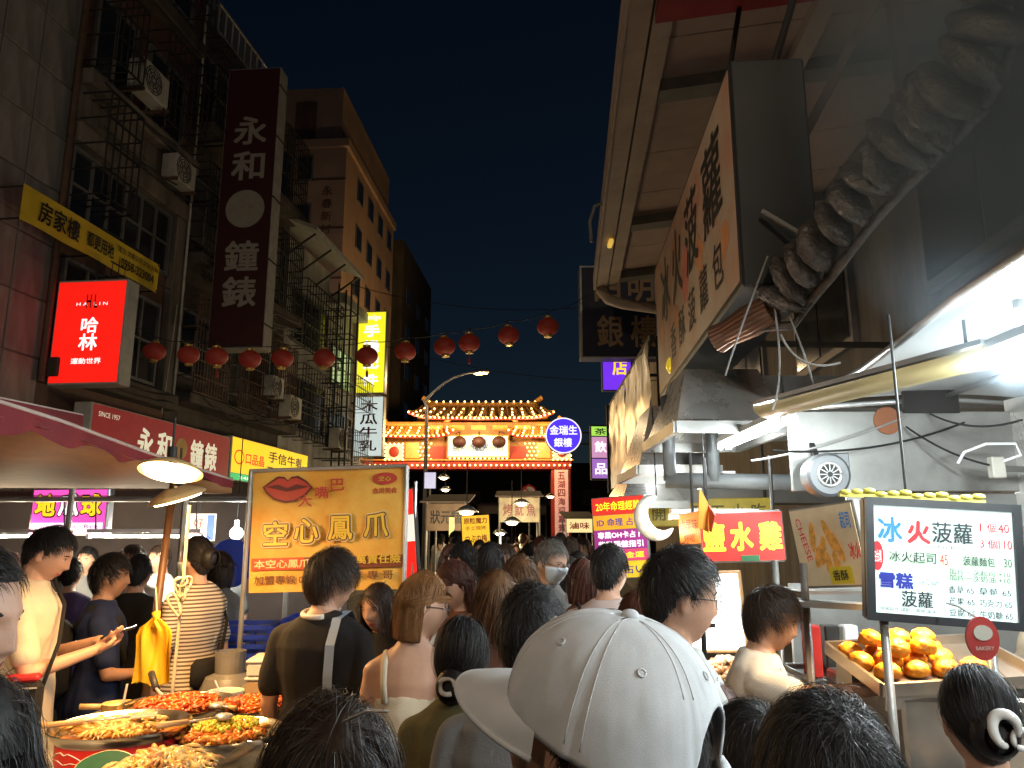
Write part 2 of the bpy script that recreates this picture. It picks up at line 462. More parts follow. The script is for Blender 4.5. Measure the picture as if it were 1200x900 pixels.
    if style == 'bun': Ls = np.minimum(Ls, np.linalg.norm(np.array(bun) - Q, axis=1) * 1.12 + .01); step = (Ls / seg)[:, None]
    p = Q * (1 + .01 + vol * .55 * tf)[:, None]; w, nn = flow(p); dr = unit(w + nn * (lift + stray * .7) + jit)
    pts = [p]
    for s_ in range(seg):
        w, nn = flow(p); g = grav[None] * gv * (s_ + 1) / seg
        cj = rg.normal(size=(k, 3)) * curl
        dr = unit(dr * .75 + w * .22 + g + jit * .12 + cj); q = p + dr * step
        e = np.linalg.norm(q / HR, axis=1); mn = 1 + (e0 - 1) * min(1, (s_ + 1.4) / seg * 1.6) + stray[:, 0] * .06 * s_ / seg
        e0_ = np.where(stray[:, 0], .12, rel)
        mn = np.maximum(mn, e0 - .02); mx = mn + e0_
        q = np.where((e < mn)[:, None], q * (mn / e)[:, None], q)
        hug = (e > mx) & (q[:, 2] > (-.03 if style in ('long', 'bob') else -.2))
        q = np.where(hug[:, None], q * (mx / np.maximum(e, 1e-6))[:, None], q)
        if style in ('long', 'bob'):
            low = (q[:, 2] < -.03)[:, None]; wide = (np.abs(q[:, :1]) > .088)
            q[:, :1] = np.where(low & wide, q[:, :1] * .93, q[:, :1]); q[:, 1:2] = np.where(low & (q[:, 1:2] < -.1), q[:, 1:2] * .95, q[:, 1:2])
        if style == 'bob': q[:, 2] = np.maximum(q[:, 2], -.125 + .012 * jit[:, 0])
        if style in ('long', 'bob'):     # keep the face free
            fr = (q[:, 1] > .045) & (q[:, 2] < .05) & (np.abs(q[:, 0]) < .068)
            q[:, 0] = np.where(fr, np.sign(q[:, 0] + 1e-6) * .07, q[:, 0])
        if tuck:
            fr = (q[:, 1] > -.012) & (q[:, 2] < .03); q[:, 1] = np.where(fr, -.008 - .16 * np.abs(jit[:, 1]), q[:, 1])
        pts.append(q); p = q
    pts = np.array(pts)                                    # seg+1, k, 3
    tan = unit(np.gradient(pts, axis=0)); out = unit(pts / HR ** 2); sd = unit(np.cross(tan, out + rg.normal(size=(1, k, 3)) * .5))
    ws = (width * rg.uniform(.6, 1.3, k))[None, :, None] * np.linspace(1, .25, seg + 1)[:, None, None] / 2
    A = (pts + sd * ws).transpose(1, 0, 2); B = (pts - sd * ws).transpose(1, 0, 2)
    rv = np.stack((A, B), 2).reshape(-1, 3)
    base = (np.arange(k)[:, None] * (seg + 1) + np.arange(seg)[None]) * 2 + cnt
    base = base.ravel(); rf = np.stack((base, base + 1, base + 3, base + 2), 1).tolist()
    V.append(rv); allf = [q for F_ in Fc for q in F_] + rf
    if style == 'bun':
        kb = max(60, n // 6); a0 = rg.uniform(0, 6.28, kb); ph = rg.uniform(-1.3, 1.3, kb); cnt2 = cnt + len(rv); bp = []
        for s_ in range(7):
            a = a0 + s_ * .28; rr = .0375 * np.cos(ph * .75) + .01
            bp.append(np.stack((bun[0] + rr * np.cos(a) * 1.02, bun[1] - .006 + .036 * np.sin(ph) * 1.0 + 0 * a, bun[2] + rr * np.sin(a) * 1.1), 1))
        bp = np.array(bp); tan = unit(np.gradient(bp, axis=0)); out = unit(bp - np.array(bun)); bp += out * .004; sd = unit(np.cross(tan, out))
        A = (bp + sd * width * .6).transpose(1, 0, 2); B = (bp - sd * width * .6).transpose(1, 0, 2); rv2 = np.stack((A, B), 2).reshape(-1, 3)
        bs = ((np.arange(kb)[:, None] * 7 + np.arange(6)[None]) * 2 + cnt2).ravel(); allf += np.stack((bs, bs + 1, bs + 3, bs + 2), 1).tolist(); V.append(rv2)
    return np.concatenate(V), allf

def hairmat(name, col, rough=.5):
    m = mat(name, col, rough=rough, var=0, scale=30, spec=.32, rvar=0); N = m.node_tree.nodes; L = m.node_tree.links
    g = N.new('ShaderNodeNewGeometry'); r = N.new('ShaderNodeMapRange'); r.inputs[3].default_value = .45; r.inputs[4].default_value = 1.9; L.new(g.outputs['Random Per Island'], r.inputs[0])
    h = N.new('ShaderNodeHueSaturation'); h.inputs['Color'].default_value = (*col, 1); L.new(r.outputs[0], h.inputs['Value']); L.new(h.outputs[0], N['Principled BSDF'].inputs['Base Color'])
    r2 = N.new('ShaderNodeMapRange'); r2.inputs[3].default_value = rough - .12; r2.inputs[4].default_value = rough + .2; L.new(g.outputs['Random Per Island'], r2.inputs[0]); L.new(r2.outputs[0], N['Principled BSDF'].inputs['Roughness'])
    return m
HBLACK = hairmat('hair_black', (.012, .010, .010)); HDARK = hairmat('hair_dark_brown', (.028, .016, .010)); HBROWN = hairmat('hair_brown', (.09, .042, .018))
HGREY = hairmat('hair_grey', (.12, .11, .10)); HRED = hairmat('hair_reddish_brown', (.06, .02, .012)); HBLOND = hairmat('hair_streaked', (.2, .09, .03))
SKIN = mat('skin', (.52, .29, .19), rough=.48, var=.08, scale=14, bump=.08, bscale=300, spec=.4)
SKIN2 = mat('skin_tan', (.42, .22, .13), rough=.48, var=.08, scale=14, bump=.08, bscale=300, spec=.4)
LIPS = mat('lips', (.42, .13, .11), rough=.4); EYEW = mat('eye_white', (.75, .72, .68), rough=.25); EYEB = mat('eye_iris', (.012, .008, .006), rough=.15)
GLASSM = mat('spectacle_frame', (.02, .02, .022), rough=.3); LENS = mat('spectacle_lens', (.8, .85, .9), rough=.05, alpha=.12, var=0, rvar=0)
MASKM = mat('mask_fabric', (.62, .72, .80), rough=.8, bump=.1)

TM = [(.80, .150, .112, -.005), (.90, .166, .118, -.01), (1.0, .152, .105, 0), (1.10, .146, .102, .004), (1.22, .168, .115, .004), (1.32, .176, .112, -.006), (1.385, .155, .088, -.014), (1.43, .09, .066, -.016), (1.465, .058, .056, -.012)]
TF = [(.80, .155, .118, -.008), (.90, .165, .122, -.012), (1.0, .140, .100, 0), (1.09, .122, .090, .006), (1.22, .145, .112, .012), (1.31, .150, .100, -.004), (1.38, .132, .078, -.012), (1.425, .08, .06, -.014), (1.465, .05, .05, -.01)]
def loft(mb, rings, Tm, grow=0., n=20):
    vs = []; fs = []
    for (z, rx, ry, y0) in rings:
        for j in range(n):
            q = 2 * math.pi * j / n; c, s = math.cos(q), math.sin(q); k = (abs(c) ** 2.6 + abs(s) ** 2.6) ** (-1 / 2.6)
            vs.append(Tm @ Vector(((rx + grow) * k * c, y0 + (ry + grow) * k * s, z)))
    for i in range(len(rings) - 1):
        for j in range(n): fs.append((i * n + j, i * n + (j + 1) % n, (i + 1) * n + (j + 1) % n, (i + 1) * n + j))
    fs += [tuple(range(n))[::-1], tuple((len(rings) - 1) * n + j for j in range(n))]
    return mb.add(vs, fs)
def hand(mb, wr, d, side, curl=28, n=8, spread=.02, pn=None):
    """palm and five fingers; d points along the forearm, pn out of the palm"""
    d = Vector(d).normalized(); pn = Vector(pn or (-side, 0, 0)); pn = (pn - d * pn.dot(d)).normalized(); sd = d.cross(pn) * 1.0
    rot = Matrix((sd, d, pn)).transposed()
    mb.ball(wr + d * .052, (.041, .056, .0165), 12, 8, rot=rot)
    mb.cap(wr - d * .01, .024, wr + d * .03, .026, n)
    tdir = 1 if sd.y > 0 or (abs(sd.y) < .2 and sd.z > 0) else -1
    for i, (o, L) in enumerate(((.030, .068), (.011, .078), (-.009, .072), (-.028, .056))):
        p = wr + d * (.098 - abs(o) * .25) + sd * o * tdir; a = R(curl * .5); dd = (d + sd * o * tdir * spread * 12).normalized()
        for s_ in range(3):
            v = (dd * math.cos(a) + pn * math.sin(a)); q = p + v * L * (.45, .32, .25)[s_]
            mb.cap(p, (.0092, .0084, .0076)[s_], q, (.0084, .0076, .0066)[s_], n); p = q; a += R(curl)
    p = wr + d * .03 + sd * tdir * .034; q = p + (d * .6 + sd * tdir * .75 + pn * .35).normalized() * .036; mb.cap(p, .012, q, .0105, n)
    mb.cap(q, .0105, q + (d * .85 + sd * tdir * .25 + pn * .45).normalized() * .032, .008, n)

def person(label, x, y, H, face, hair=('short', HBLACK), shirt=None, sleeve='short', pants=None, head=(0, 0, 0), lean=0, arms=None, skin=None, female=False,
           vox=.012, n=900, detail=True, glasses=False, mask=False, group=None, hw=.0022, hkw=None, folds=.016, seed=None, curls=(28, 28), palms=(None, None), neckline=None, lips=True, name='person', hats=None, base=0.):
    """face: degrees, 0 = looking away from the camera (+y), 90 = towards -x, 180 = towards the camera"""
    seed = seed if seed is not None else abs(hash(label)) % 1000
    seed = sum(ord(c) for c in label) % 997
    s = H / 1.70; skin = skin or SKIN; shirt = shirt or mat('cloth_grey', (.2, .2, .2), rough=.85, bump=.2, bscale=300)
    pants = pants or mat('cloth_navy', (.02, .022, .035), rough=.85, bump=.2, bscale=300)
    rt = thing(name, label, 'person', (x, y, base), R(face), group); INV[rt] = Matrix(); rt.scale = (s, s, s)
    T = TF if female else TM; shx = .148 if female else .174
    Tm = Matrix.Translation((0, 0, .92)) @ Matrix.Rotation(-R(lean), 4, 'X') @ Matrix.Translation((0, 0, -.92))
    piv = Vector((0, -.008, 1.49)); yaw, pit, rol = head
    Hm = Tm @ Matrix.Translation(piv) @ Matrix.Rotation(R(lean) * .6, 4, 'X') @ Matrix.Rotation(R(yaw), 4, 'Z') @ Matrix.Rotation(R(pit), 4, 'X') @ Matrix.Rotation(R(rol), 4, 'Y') @ Matrix.Translation((0, .022, .093))
    # body
    mb = MB(); loft(mb, T, Tm); mb.cap(Tm @ Vector((0, -.016, 1.40)), .058 if not female else .05, Hm @ Vector((0, -.02, -.06)), .054 if not female else .046)
    d, f = sph(48, 40); mb.add([Hm @ Vector(p) for p in head_shape(d)], f)
    for sg in (-1, 1): mb.ball(Hm @ Vector((sg * .078, -.012, -.012)), (.008, .018, .031), 10, 8, rot=(Hm.to_3x3().normalized() @ Euler((R(-12), R(sg * 8), R(sg * 25))).to_matrix()))
    av = []
    for i, sg in enumerate((-1, 1)):
        S = Tm @ Vector((sg * (shx - .006), -.012, 1.345)); mb.cap(Tm @ Vector((sg * .04, -.02, 1.41)), .04, S, .044)
        if arms and arms[i]: E, W = Vector(arms[i][0]), Vector(arms[i][1])
        else: E = Tm @ Vector((sg * (shx + .045), -.03, 1.09)); W = E + Vector((sg * .005, .075, -.235))
        av.append((S, E, W))
        mb.cap(S, .047 if not female else .04, E, .036 if not female else .031); mb.cap(E, .036 if not female else .031, W, .025 if not female else .022)
        hand(mb, W, W - E, sg, curls[i], pn=palms[i])
    for sg in (-1, 1):
        hp, kn, an = Vector((sg * .088, -.005, .88)), Vector((sg * .1, .01, .48)), Vector((sg * .105, -.025, .08))
        mb.cap(hp, .082, kn, .054); mb.cap(kn, .052, an, .036); mb.cap(an + Vector((0, -.02, -.035)), .036, an + Vector((sg * .015, .13, -.05)), .028)
    me = bake(mb, vox, 1 if vox < .009 else 2, .5, .4)
    bo = child('body', me, [skin, LIPS], rt)
    if lips and vox < .013:
        ce = np.empty(len(me.polygons) * 3); me.polygons.foreach_get('center', ce); ce = ce.reshape(-1, 3)
        Hi = np.array(Hm.inverted()); c = ce @ Hi[:3, :3].T + Hi[:3, 3]
        m_ = ((np.abs(c[:, 0]) < .024) & (np.abs(c[:, 2] + .0668 + .25 * np.abs(c[:, 0]) * 0) < .0115 - .3 * np.abs(c[:, 0])) & (c[:, 1] > .06)).astype(int)
        me.polygons.foreach_set('material_index', m_)
    # shirt
    g = .012; sh = MB()
    if sleeve != 'tank':
        rings = [(z, rx, ry, y0) for (z, rx, ry, y0) in T if z <= 1.432]
        r0 = rings[0]; rings = [(z, rx + .008 * (z < 1.05), ry + .01 * (z < 1.05), y0) for (z, rx, ry, y0) in rings]
        rings = [(r0[0] - .02, r0[1] + .014, r0[2] + .014, r0[3])] + rings + [(1.45, .066 if not female else .058, .062 if not female else .054, -.013)]
        loft(sh, rings, Tm, g)
        nl = neckline if neckline is not None else .0
        for (S, E, W) in av:
            sh.cap(Tm @ Vector((.045 * (1 if (Tm.inverted() @ S).x > 0 else -1), -.02, 1.412)), .048, S, .056)
            if sleeve == 'short':
                e = S.lerp(E, .72); sh.cap(S, .056 if not female else .048, e, .056 if not female else .046)
            elif sleeve == 'long':
                sh.cap(S, .058 if not female else .05, E, .05 if not female else .043); sh.cap(E, .05 if not female else .043, W, .036)
        if neckline: sh.cap(Tm @ Vector((0, -.016, 1.41)), .072, Tm @ Vector((0, -.010, 1.445)), .064)
    else:
        rings = [r for r in T if r[0] <= 1.23] + [(1.27, T[4][1] - .004, T[4][2] - .004, T[4][3])]
        loft(sh, rings, Tm, .006)
    vs = max(vox, .009); sm = bake(sh, vs, 3, .6, .45)
    if folds: fold(sm, folds)
    so = child('shirt', sm, shirt, rt)
    if sleeve == 'tank':
        st = MB()
        for sg in (-1, 1):
            st.tube([Tm @ Vector(q) for q in ((sg * .10, -.098, 1.25), (sg * .105, -.098, 1.32), (sg * .105, -.075, 1.385), (sg * .10, -.02, 1.415), (sg * .095, .05, 1.38), (sg * .09, .105, 1.28))], .012, 8)
        INV[rt] = Matrix(); part('shoulder_strap', st, shirt, rt, smooth=True)
    # trousers
    tr = MB(); loft(tr, [r for r in T if r[0] <= .95], Matrix(), .004)
    for sg in (-1, 1):
        hp, kn, an = Vector((sg * .088, -.005, .86)), Vector((sg * .1, .01, .48)), Vector((sg * .105, -.02, .10))
        tr.cap(hp, .095, kn, .068); tr.cap(kn, .068, an, .055)
    tm = bake(tr, max(vox, .034), 2, .5); child('trousers', tm, pants, rt)
    # hair
    if hair:
        kw = dict(hkw or {}); gl = Hm.to_3x3().inverted() @ Vector((0, 0, -1))
        hv, hf = hair_mesh(hair[0], n=n, width=hw, seed=seed, grav=gl, **kw)
        Mh = np.array(Hm); hv = hv @ Mh[:3, :3].T + Mh[:3, 3]
        hm = bpy.data.meshes.new('hair'); hm.from_pydata(hv.tolist(), [], hf); hm.shade_smooth(); hm.update(); child('hair', hm, hair[1], rt)
    if detail:
        for sg in (-1, 1):
            e = MB().ball(Hm @ Vector((sg * .032, .0715, .002)), (.0152, .011, .0078), 12, 8, rot=Hm.to_3x3()); eo = part('eye', e, EYEW, rt, smooth=True)
            e = MB().ball(Hm @ Vector((sg * .032, .0785, .0015)), (.0068, .005, .0068), 10, 8, rot=Hm.to_3x3()); part('iris', e, EYEB, eo, smooth=True)
            part('eyelash', MB().tube([Hm @ Vector(q) for q in ((sg * .0165, .0795, .003), (sg * .025, .0845, .0085), (sg * .036, .0835, .009), (sg * .0475, .075, .0045))], [.0012, .0019, .002, .001], 6), EYEB, rt, smooth=True)
            b = MB().tube([Hm @ Vector(q) for q in ((sg * .016, .0905, .0185), (sg * .03, .0885, .0225), (sg * .044, .080, .0205), (sg * .052, .0735, .016))], [.003, .0038, .003, .0012], 6); part('eyebrow', b, hair[1] if hair else HBLACK, rt, smooth=True)
    if glasses:
        gl = MB()
        for sg in (-1, 1):
            c = Vector((sg * .034, .101, -.004)); gl.tube([Hm @ (c + Vector((.025 * math.cos(a), -.010 * abs(math.cos(a)) * (1 if math.cos(a) * sg > 0 else 0), .021 * math.sin(a)))) for a in np.linspace(0, 2 * math.pi, 21)], .0014, 6)
            gl.tube([Hm @ Vector(q) for q in ((sg * .059, .091, .002), (sg * .077, .05, .004), (sg * .082, -.005, .004), (sg * .08, -.022, -.012))], .0015, 6)
        gl.tube([Hm @ Vector(q) for q in ((-.009, .103, 0), (0, .106, .003), (.009, .103, 0))], .0013, 6)
        go = part('spectacles', gl, GLASSM, rt, smooth=True)
        for sg in (-1, 1):
            c = Vector((sg * .034, .1, -.004)); q = MB(); q.add([Hm @ (c + Vector((.0235 * math.cos(a), -.004, .0195 * math.sin(a)))) for a in np.linspace(0, 2 * math.pi, 20, endpoint=False)], [tuple(range(20))]); part('lens', q, LENS, go)
    if mask:
        d, f = sph(40, 30); P = head_shape(d); o = np.where((P[:, 2] < -.012) & (P[:, 2] > -.112) & (P[:, 1] > .012), .0065, -.03)
        P2 = P + unit(P) * o[:, None]; P2[:, 1] += np.where((o > 0) & (P[:, 1] > .05), .006, 0)
        mk = MB(); mk.add([Hm @ Vector(p) for p in P2], f); mo = part('face_mask', mk, MASKM, rt, smooth=True)
    rt['_hm'] = 0; del rt['_hm']
    HEADM[rt] = Matrix.Translation((x, y, base)) @ Matrix.Rotation(R(face), 4, 'Z') @ Matrix.Scale(s, 4) @ Hm
    ROOTM[rt] = Matrix.Translation((x, y, base)) @ Matrix.Rotation(R(face), 4, 'Z') @ Matrix.Scale(s, 4)
    return rt
HEADM = {}; ROOTM = {}
def fabric(name, col, **k): return mat('cloth_' + name, col, rough=.88, var=.1, scale=5, bump=.25, bscale=260, spec=.25, **k)
def place(px, ytop, Y):
    """head-top pixel and distance -> x, height"""
    p = at(px, ytop, Y); return p.x, p.z
# ------------------------------------------------------------------ street frames
HL, HRT = math.atan(.123), math.atan(.07)
UL = Vector((math.sin(HL), math.cos(HL), 0)); NL = Vector((math.cos(HL), -math.sin(HL), 0)); OL = Vector((-8.6, 0, 0))
UR = Vector((math.sin(HRT), math.cos(HRT), 0)); NR = Vector((-math.cos(HRT), math.sin(HRT), 0)); OR = Vector((3.4, 0, 0))
Z = Vector((0, 0, 1))
ROTL = Matrix((NL, UL, Z)).transposed(); ROTR = Matrix((-NR, UR, Z)).transposed()
def LW(s, t, z): return OL + UL * s + NL * t + Z * z
def RW(s, t, z): return OR + UR * s + NR * t + Z * z
def onL(px, py, t=0.):
    d = ray(px, py); k = (NL.dot(LW(0, t, 0) - EYE)) / NL.dot(d); P = EYE + d * k; return (P - OL).dot(UL), P.z
def lbox(mb, s0, s1, t0, t1, z0, z1, bev=0, mi=0):
    return mb.box(LW((s0 + s1) / 2, (t0 + t1) / 2, (z0 + z1) / 2), (abs(t1 - t0), abs(s1 - s0), abs(z1 - z0)), ROTL, bev, mi)
def rbox(mb, s0, s1, t0, t1, z0, z1, bev=0, mi=0):
    return mb.box(RW((s0 + s1) / 2, (t0 + t1) / 2, (z0 + z1) / 2), (abs(t1 - t0), abs(s1 - s0), abs(z1 - z0)), ROTR, bev, mi)

# ------------------------------------------------------------------ materials of the setting
CONC = mat('concrete_dirty', (.16, .13, .10), rough=.9, var=.5, scale=2.6, bump=.3, bscale=30, stretch=(1, 1, .22))
CONCD = mat('concrete_dark', (.075, .058, .045), rough=.9, var=.5, scale=2.4, bump=.3, bscale=25, stretch=(1, 1, .2))
TILEW = mat('tile_wall_grey', (.20, .185, .165), rough=.7, var=.35, scale=4, bump=.1, stretch=(1, 1, .25))
TILED = mat('tile_wall_brown', (.12, .06, .04), rough=.75, var=.3, scale=2.2, bump=.2)
ORANGE = mat('tile_wall_orange', (.36, .23, .16), rough=.8, var=.2, scale=.4, bump=.1)
WHITEW = mat('painted_wall_white', (.40, .37, .33), rough=.85, var=.4, scale=2.4, stretch=(1, 1, .2))
IRON = mat('black_iron', (.02, .017, .015), rough=.6, var=.3, scale=9)
IRONB = mat('rusty_iron', (.10, .055, .035), rough=.75, var=.4, scale=7)
GALV = mat('galvanised_metal', (.34, .34, .33), rough=.45, metal=.8, var=.2, scale=5)
WINM = mat('window_glass_dark', (.02, .022, .025), rough=.12, var=.3, scale=1, spec=.6)
WFRM = mat('window_frame', (.18, .17, .16), rough=.5, metal=.3)
ACW = mat('plastic_offwhite', (.45, .42, .36), rough=.55, var=.2)
PLASTW = mat('plastic_white', (.72, .72, .70), rough=.4)
WIRE = mat('cable_black', (.015, .015, .015), rough=.6, var=0)
WIREG = mat('cable_grey', (.30, .29, .27), rough=.6, var=.1)

# ------------------------------------------------------------------ ground
mb = MB(); mb.sheet(lambda u, v: (-700 + 1400 * u, -100 + 1500 * v, 0), 8, 8)
structure('ground', mb, mat('asphalt', (.05, .05, .05), rough=.75, var=.3, scale=2.5, bump=.4, bscale=90))
mb = MB(); lbox(mb, -10, 27, .0, 1.6, -.02, .13)
structure('pavement_left', mb, mat('pavement_tiles', (.17, .15, .13), rough=.8, var=.25, scale=3, bump=.3))
mb = MB(); rbox(mb, -8, 30, .0, 1.2, -.02, .13)
structure('pavement_right', mb, MATS['pavement_tiles'])

# ------------------------------------------------------------------ windows, grilles, air conditioners on the left houses
def win_l(root, s0, s1, z0, z1, nx=2, nz=1, t=0.0, glassm=None):
    """a window opening: surround, each pane its own piece"""
    fr = MB(); b = .06
    for q in ((s0, s1, z0, z0 + b), (s0, s1, z1 - b, z1), (s0, s0 + b, z0 + b, z1 - b), (s1 - b, s1, z0 + b, z1 - b)): lbox(fr, q[0], q[1], t, t + .07, q[2], q[3])
    w = (s1 - s0 - 2 * b) / nx; h = (z1 - z0 - 2 * b) / nz
    for i in range(1, nx): lbox(fr, s0 + b + i * w - .025, s0 + b + i * w + .025, t, t + .06, z0 + b, z1 - b)
    for i in range(1, nz): lbox(fr, s0 + b, s1 - b, t, t + .055, z0 + b + i * h - .02, z0 + b + i * h + .02)
    wo_ = part('window', fr, WFRM, root)
    for i in range(nx):
        for j in range(nz):
            p = MB(); lbox(p, s0 + b + i * w + .03, s0 + b + (i + 1) * w - .03, t + .005, t + .025, z0 + b + j * h + .022, z0 + b + (j + 1) * h - .022); part('pane', p, glassm or WINM, wo_)
def cage(root, s0, s1, z0, z1, t1, nv=8, nh=4, m=None, slope=0.):
    mb = MB(); m = m or IRON
    for i in range(nv + 1):
        s = s0 + (s1 - s0) * i / nv; mb.bar(LW(s, t1, z0), LW(s, t1 - slope, z1), .022)
    for j in range(nh + 1):
        z = z0 + (z1 - z0) * j / nh; t = t1 - slope * j / nh; mb.bar(LW(s0, t, z), LW(s1, t, z), .028)
        for s in (s0, s1): mb.bar(LW(s, .01, z), LW(s, t, z), .022)
        for k in range(1, 4):
            if j in (0, nh): s = s0 + (s1 - s0) * k / 4; mb.bar(LW(s, .01, z), LW(s, t, z), .02)
    return part('window_grille', mb, m, root)
def aircon(root, s, z, t=.05, w=.85, h=.6):
    mb = MB(); lbox(mb, s - w / 2, s + w / 2, t + .1, t + .42, z, z + h, .02); b = part('air_conditioner', mb, ACW, root)
    mb = MB(); X = Matrix.Translation(LW(s - .1, t + .422, z + h / 2)) @ Matrix((UL, Z, NL)).transposed().to_4x4()
    for r in (.08, .14, .2, .25): mb.tube([X @ Vector((r * math.cos(a), r * math.sin(a), .004)) for a in np.linspace(0, 6.2832, 21)], .008, 5)
    for a in range(8): mb.bar(X @ Vector((.03 * math.cos(a * .785), .03 * math.sin(a * .785), .004)), X @ Vector((.26 * math.cos(a * .785), .26 * math.sin(a * .785), .004)), .008)
    part('fan_grille', mb, IRON, b)
    mb = MB(); lbox(mb, s - w / 2, s - w / 2 + .04, t - .05, t + .45, z - .06, z - .003); lbox(mb, s + w / 2 - .04, s + w / 2, t - .05, t + .45, z - .06, z - .003); part('bracket', mb, IRONB, b)

# house A, pale tiled pier at the left edge
A = thing('tiled_building', 'pale grey tiled building cut off by the left edge of the picture', 'building', LW(8, 0, 0), -HL)
mb = MB(); lbox(mb, 1, 11.45, -9, 0, 0, 17); part('wall', mb, CONC, A)
tl = MB().box((0, 0, 0), (.03, .72, .88), bev=.012).mesh('stone_panel', [TILEW]); base = None
for i in range(3):
    for j in range(13):
        c = LW(9.62 + .735 * i, .015, 3.9 + j * .9)
        o = link(bpy.data.objects.new('stone_panel', tl)); o.parent = A; INV[o] = INV[A]; o.matrix_basis = INV[A] @ Matrix.Translation(c) @ ROTL.to_4x4()
mb = MB(); mb.tube([LW(11.42, .12, 4), LW(11.42, .12, 16)], .05, 8); part('drain_pipe', mb, IRONB, A)

# house B, the dark house with the yellow banner
B = thing('dark_apartment_house', 'dark concrete apartment house behind the yellow banner and red sign', 'building', LW(13.2, 0, 0), -HL)
mb = MB(); lbox(mb, 11.5, 14.9, -9, -.02, 0, 17); part('wall', mb, TILED, B)
mb = MB(); lbox(mb, 11.5, 14.88, -.02, .32, 9.02, 9.3, .02); part('concrete_ledge', mb, CONC, B)
mb = MB(); lbox(mb, 11.5, 14.88, -.02, .22, 8.0, 8.34, .02); part('concrete_beam', mb, CONC, B)
mb = MB(); lbox(mb, 11.52, 14.86, -.02, .10, 8.342, 9.018); part('spandrel_panel', mb, CONC, B)
mb = MB(); lbox(mb, 14.55, 14.89, -.02, .16, 4.2, 7.998, .02); part('concrete_pier', mb, CONC, B)
mb = MB(); lbox(mb, 11.5, 14.88, -.02, .26, 11.7, 12.0, .02); part('concrete_ledge', mb, CONCD, B)
mb = MB(); lbox(mb, 11.5, 14.88, -.02, .30, 4.1, 4.4, .02); part('concrete_ledge', mb, CONCD, B)
win_l(B, 11.6, 14.5, 6.72, 7.98, 6, 2); win_l(B, 11.7, 14.4, 4.5, 6.1, 5, 2)
win_l(B, 11.8, 12.9, 9.5, 11.0, 2, 1); win_l(B, 13.3, 14.6, 9.5, 11.0, 2, 1); win_l(B, 11.8, 14.6, 12.3, 13.8, 4, 1)
cage(B, 11.62, 12.5, 7.1, 8.9, .62, 5, 4); cage(B, 11.62, 12.6, 4.7, 6.5, .7, 6, 4); cage(B, 11.6, 12.4, 9.5, 10.9, .6, 5, 3)
cage(B, 13.2, 14.7, 9.4, 11.2, .5, 8, 4); cage(B, 12.9, 14.7, 12.2, 13.9, .5, 9, 4)
aircon(B, 12.9, 9.55, .1, .8, .6); aircon(B, 14.1, 8.45, .1, .7, .5)
mb = MB()
mb.tube([LW(14.84, .2, 4.2), LW(14.84, .22, 8), LW(14.84, .2, 13)], .025, 6); mb.tube([LW(14.7, .2, 6.2), LW(14.55, .25, 5.2), LW(14.5, .2, 4.0)], .012, 5); part('service_pipe', mb, ACW, B)
mb = MB(); mb.tube([LW(11.5, .5, 14.2), LW(14.9, .5, 13.8)], .04, 6); part('hand_rail', mb, IRONB, B)

# house C with caged balconies
Cb = thing('balcony_house', 'dark brown house with caged balconies behind the tall maroon sign', 'building', LW(17.5, 0, 0), -HL)
mb = MB(); lbox(mb, 14.92, 20.2, -9, -.02, 0, 13.0); part('wall', mb, CONCD, Cb)
for z in (4.3, 7.2, 10.1): mb = MB(); lbox(mb, 14.95, 20.15, -.02, .5, z, z + .2, .02); part('balcony_slab', mb, CONCD, Cb)
for k, (s0, s1) in enumerate(((15.0, 16.4), (16.9, 18.3), (18.6, 20.0))):
    for z in (4.9, 7.8, 10.7):
        win_l(Cb, s0 + .1, s1 - .1, z, z + 1.4, 2, 2, glassm=mat('window_curtained', (.10, .09, .075), rough=.35) if (k + int(z)) % 2 else None)
        cage(Cb, s0, s1, z - .38, z + 1.6, .5, 12, 6, IRONB if z < 5 else IRON)
aircon(Cb, 18.45, 5.0, .3, .6, .5); aircon(Cb, 16.6, 8.0, .3, .6, .5); aircon(Cb, 19.2, 4.6, .45, .7, .55)
mb = MB(); lbox(mb, 16.2, 18.9, -2.4, -.6, 13.0, 14.6); part('roof_shed', mb, GALV, Cb)
mb = MB()
for i in range(9): mb.bar(LW(16.2 + i * .33, -.3, 13.0), LW(16.2 + i * .33, -.3, 14.1), .03)
for z in (13.4, 14.1): mb.bar(LW(16.2, -.3, z), LW(18.9, -.3, z), .035)
part('roof_railing', mb, ACW, Cb)

rgc = random.Random(3)
for k in range(16):
    s0 = rgc.uniform(15, 17.5); s1 = s0 + rgc.uniform(1.5, 4.5); z0 = rgc.choice((4.35, 4.5, 6.9, 7.15, 9.9)) + rgc.uniform(-.15, .15); t0 = rgc.uniform(.3, .62); part('cable', MB().tube([LW(s0 + (min(s1, 20.1) - s0) * t, t0, z0 - rgc.uniform(.2, .5) * 4 * t * (1 - t) * .6) for t in np.linspace(0, 1, 9)], .014, 5), WIRE, Cb)
for k in range(8):
    s0 = rgc.uniform(11.7, 12.6); z0 = rgc.choice((4.2, 6.2, 8.4, 9.1)) + rgc.uniform(-.1, .2); part('cable', MB().tube([LW(s0 + 2.2 * t, .36, z0 - .3 * t * (1 - t) - rgc.uniform(0, .04)) for t in np.linspace(0, 1, 9)], .013, 5), WIRE, B)
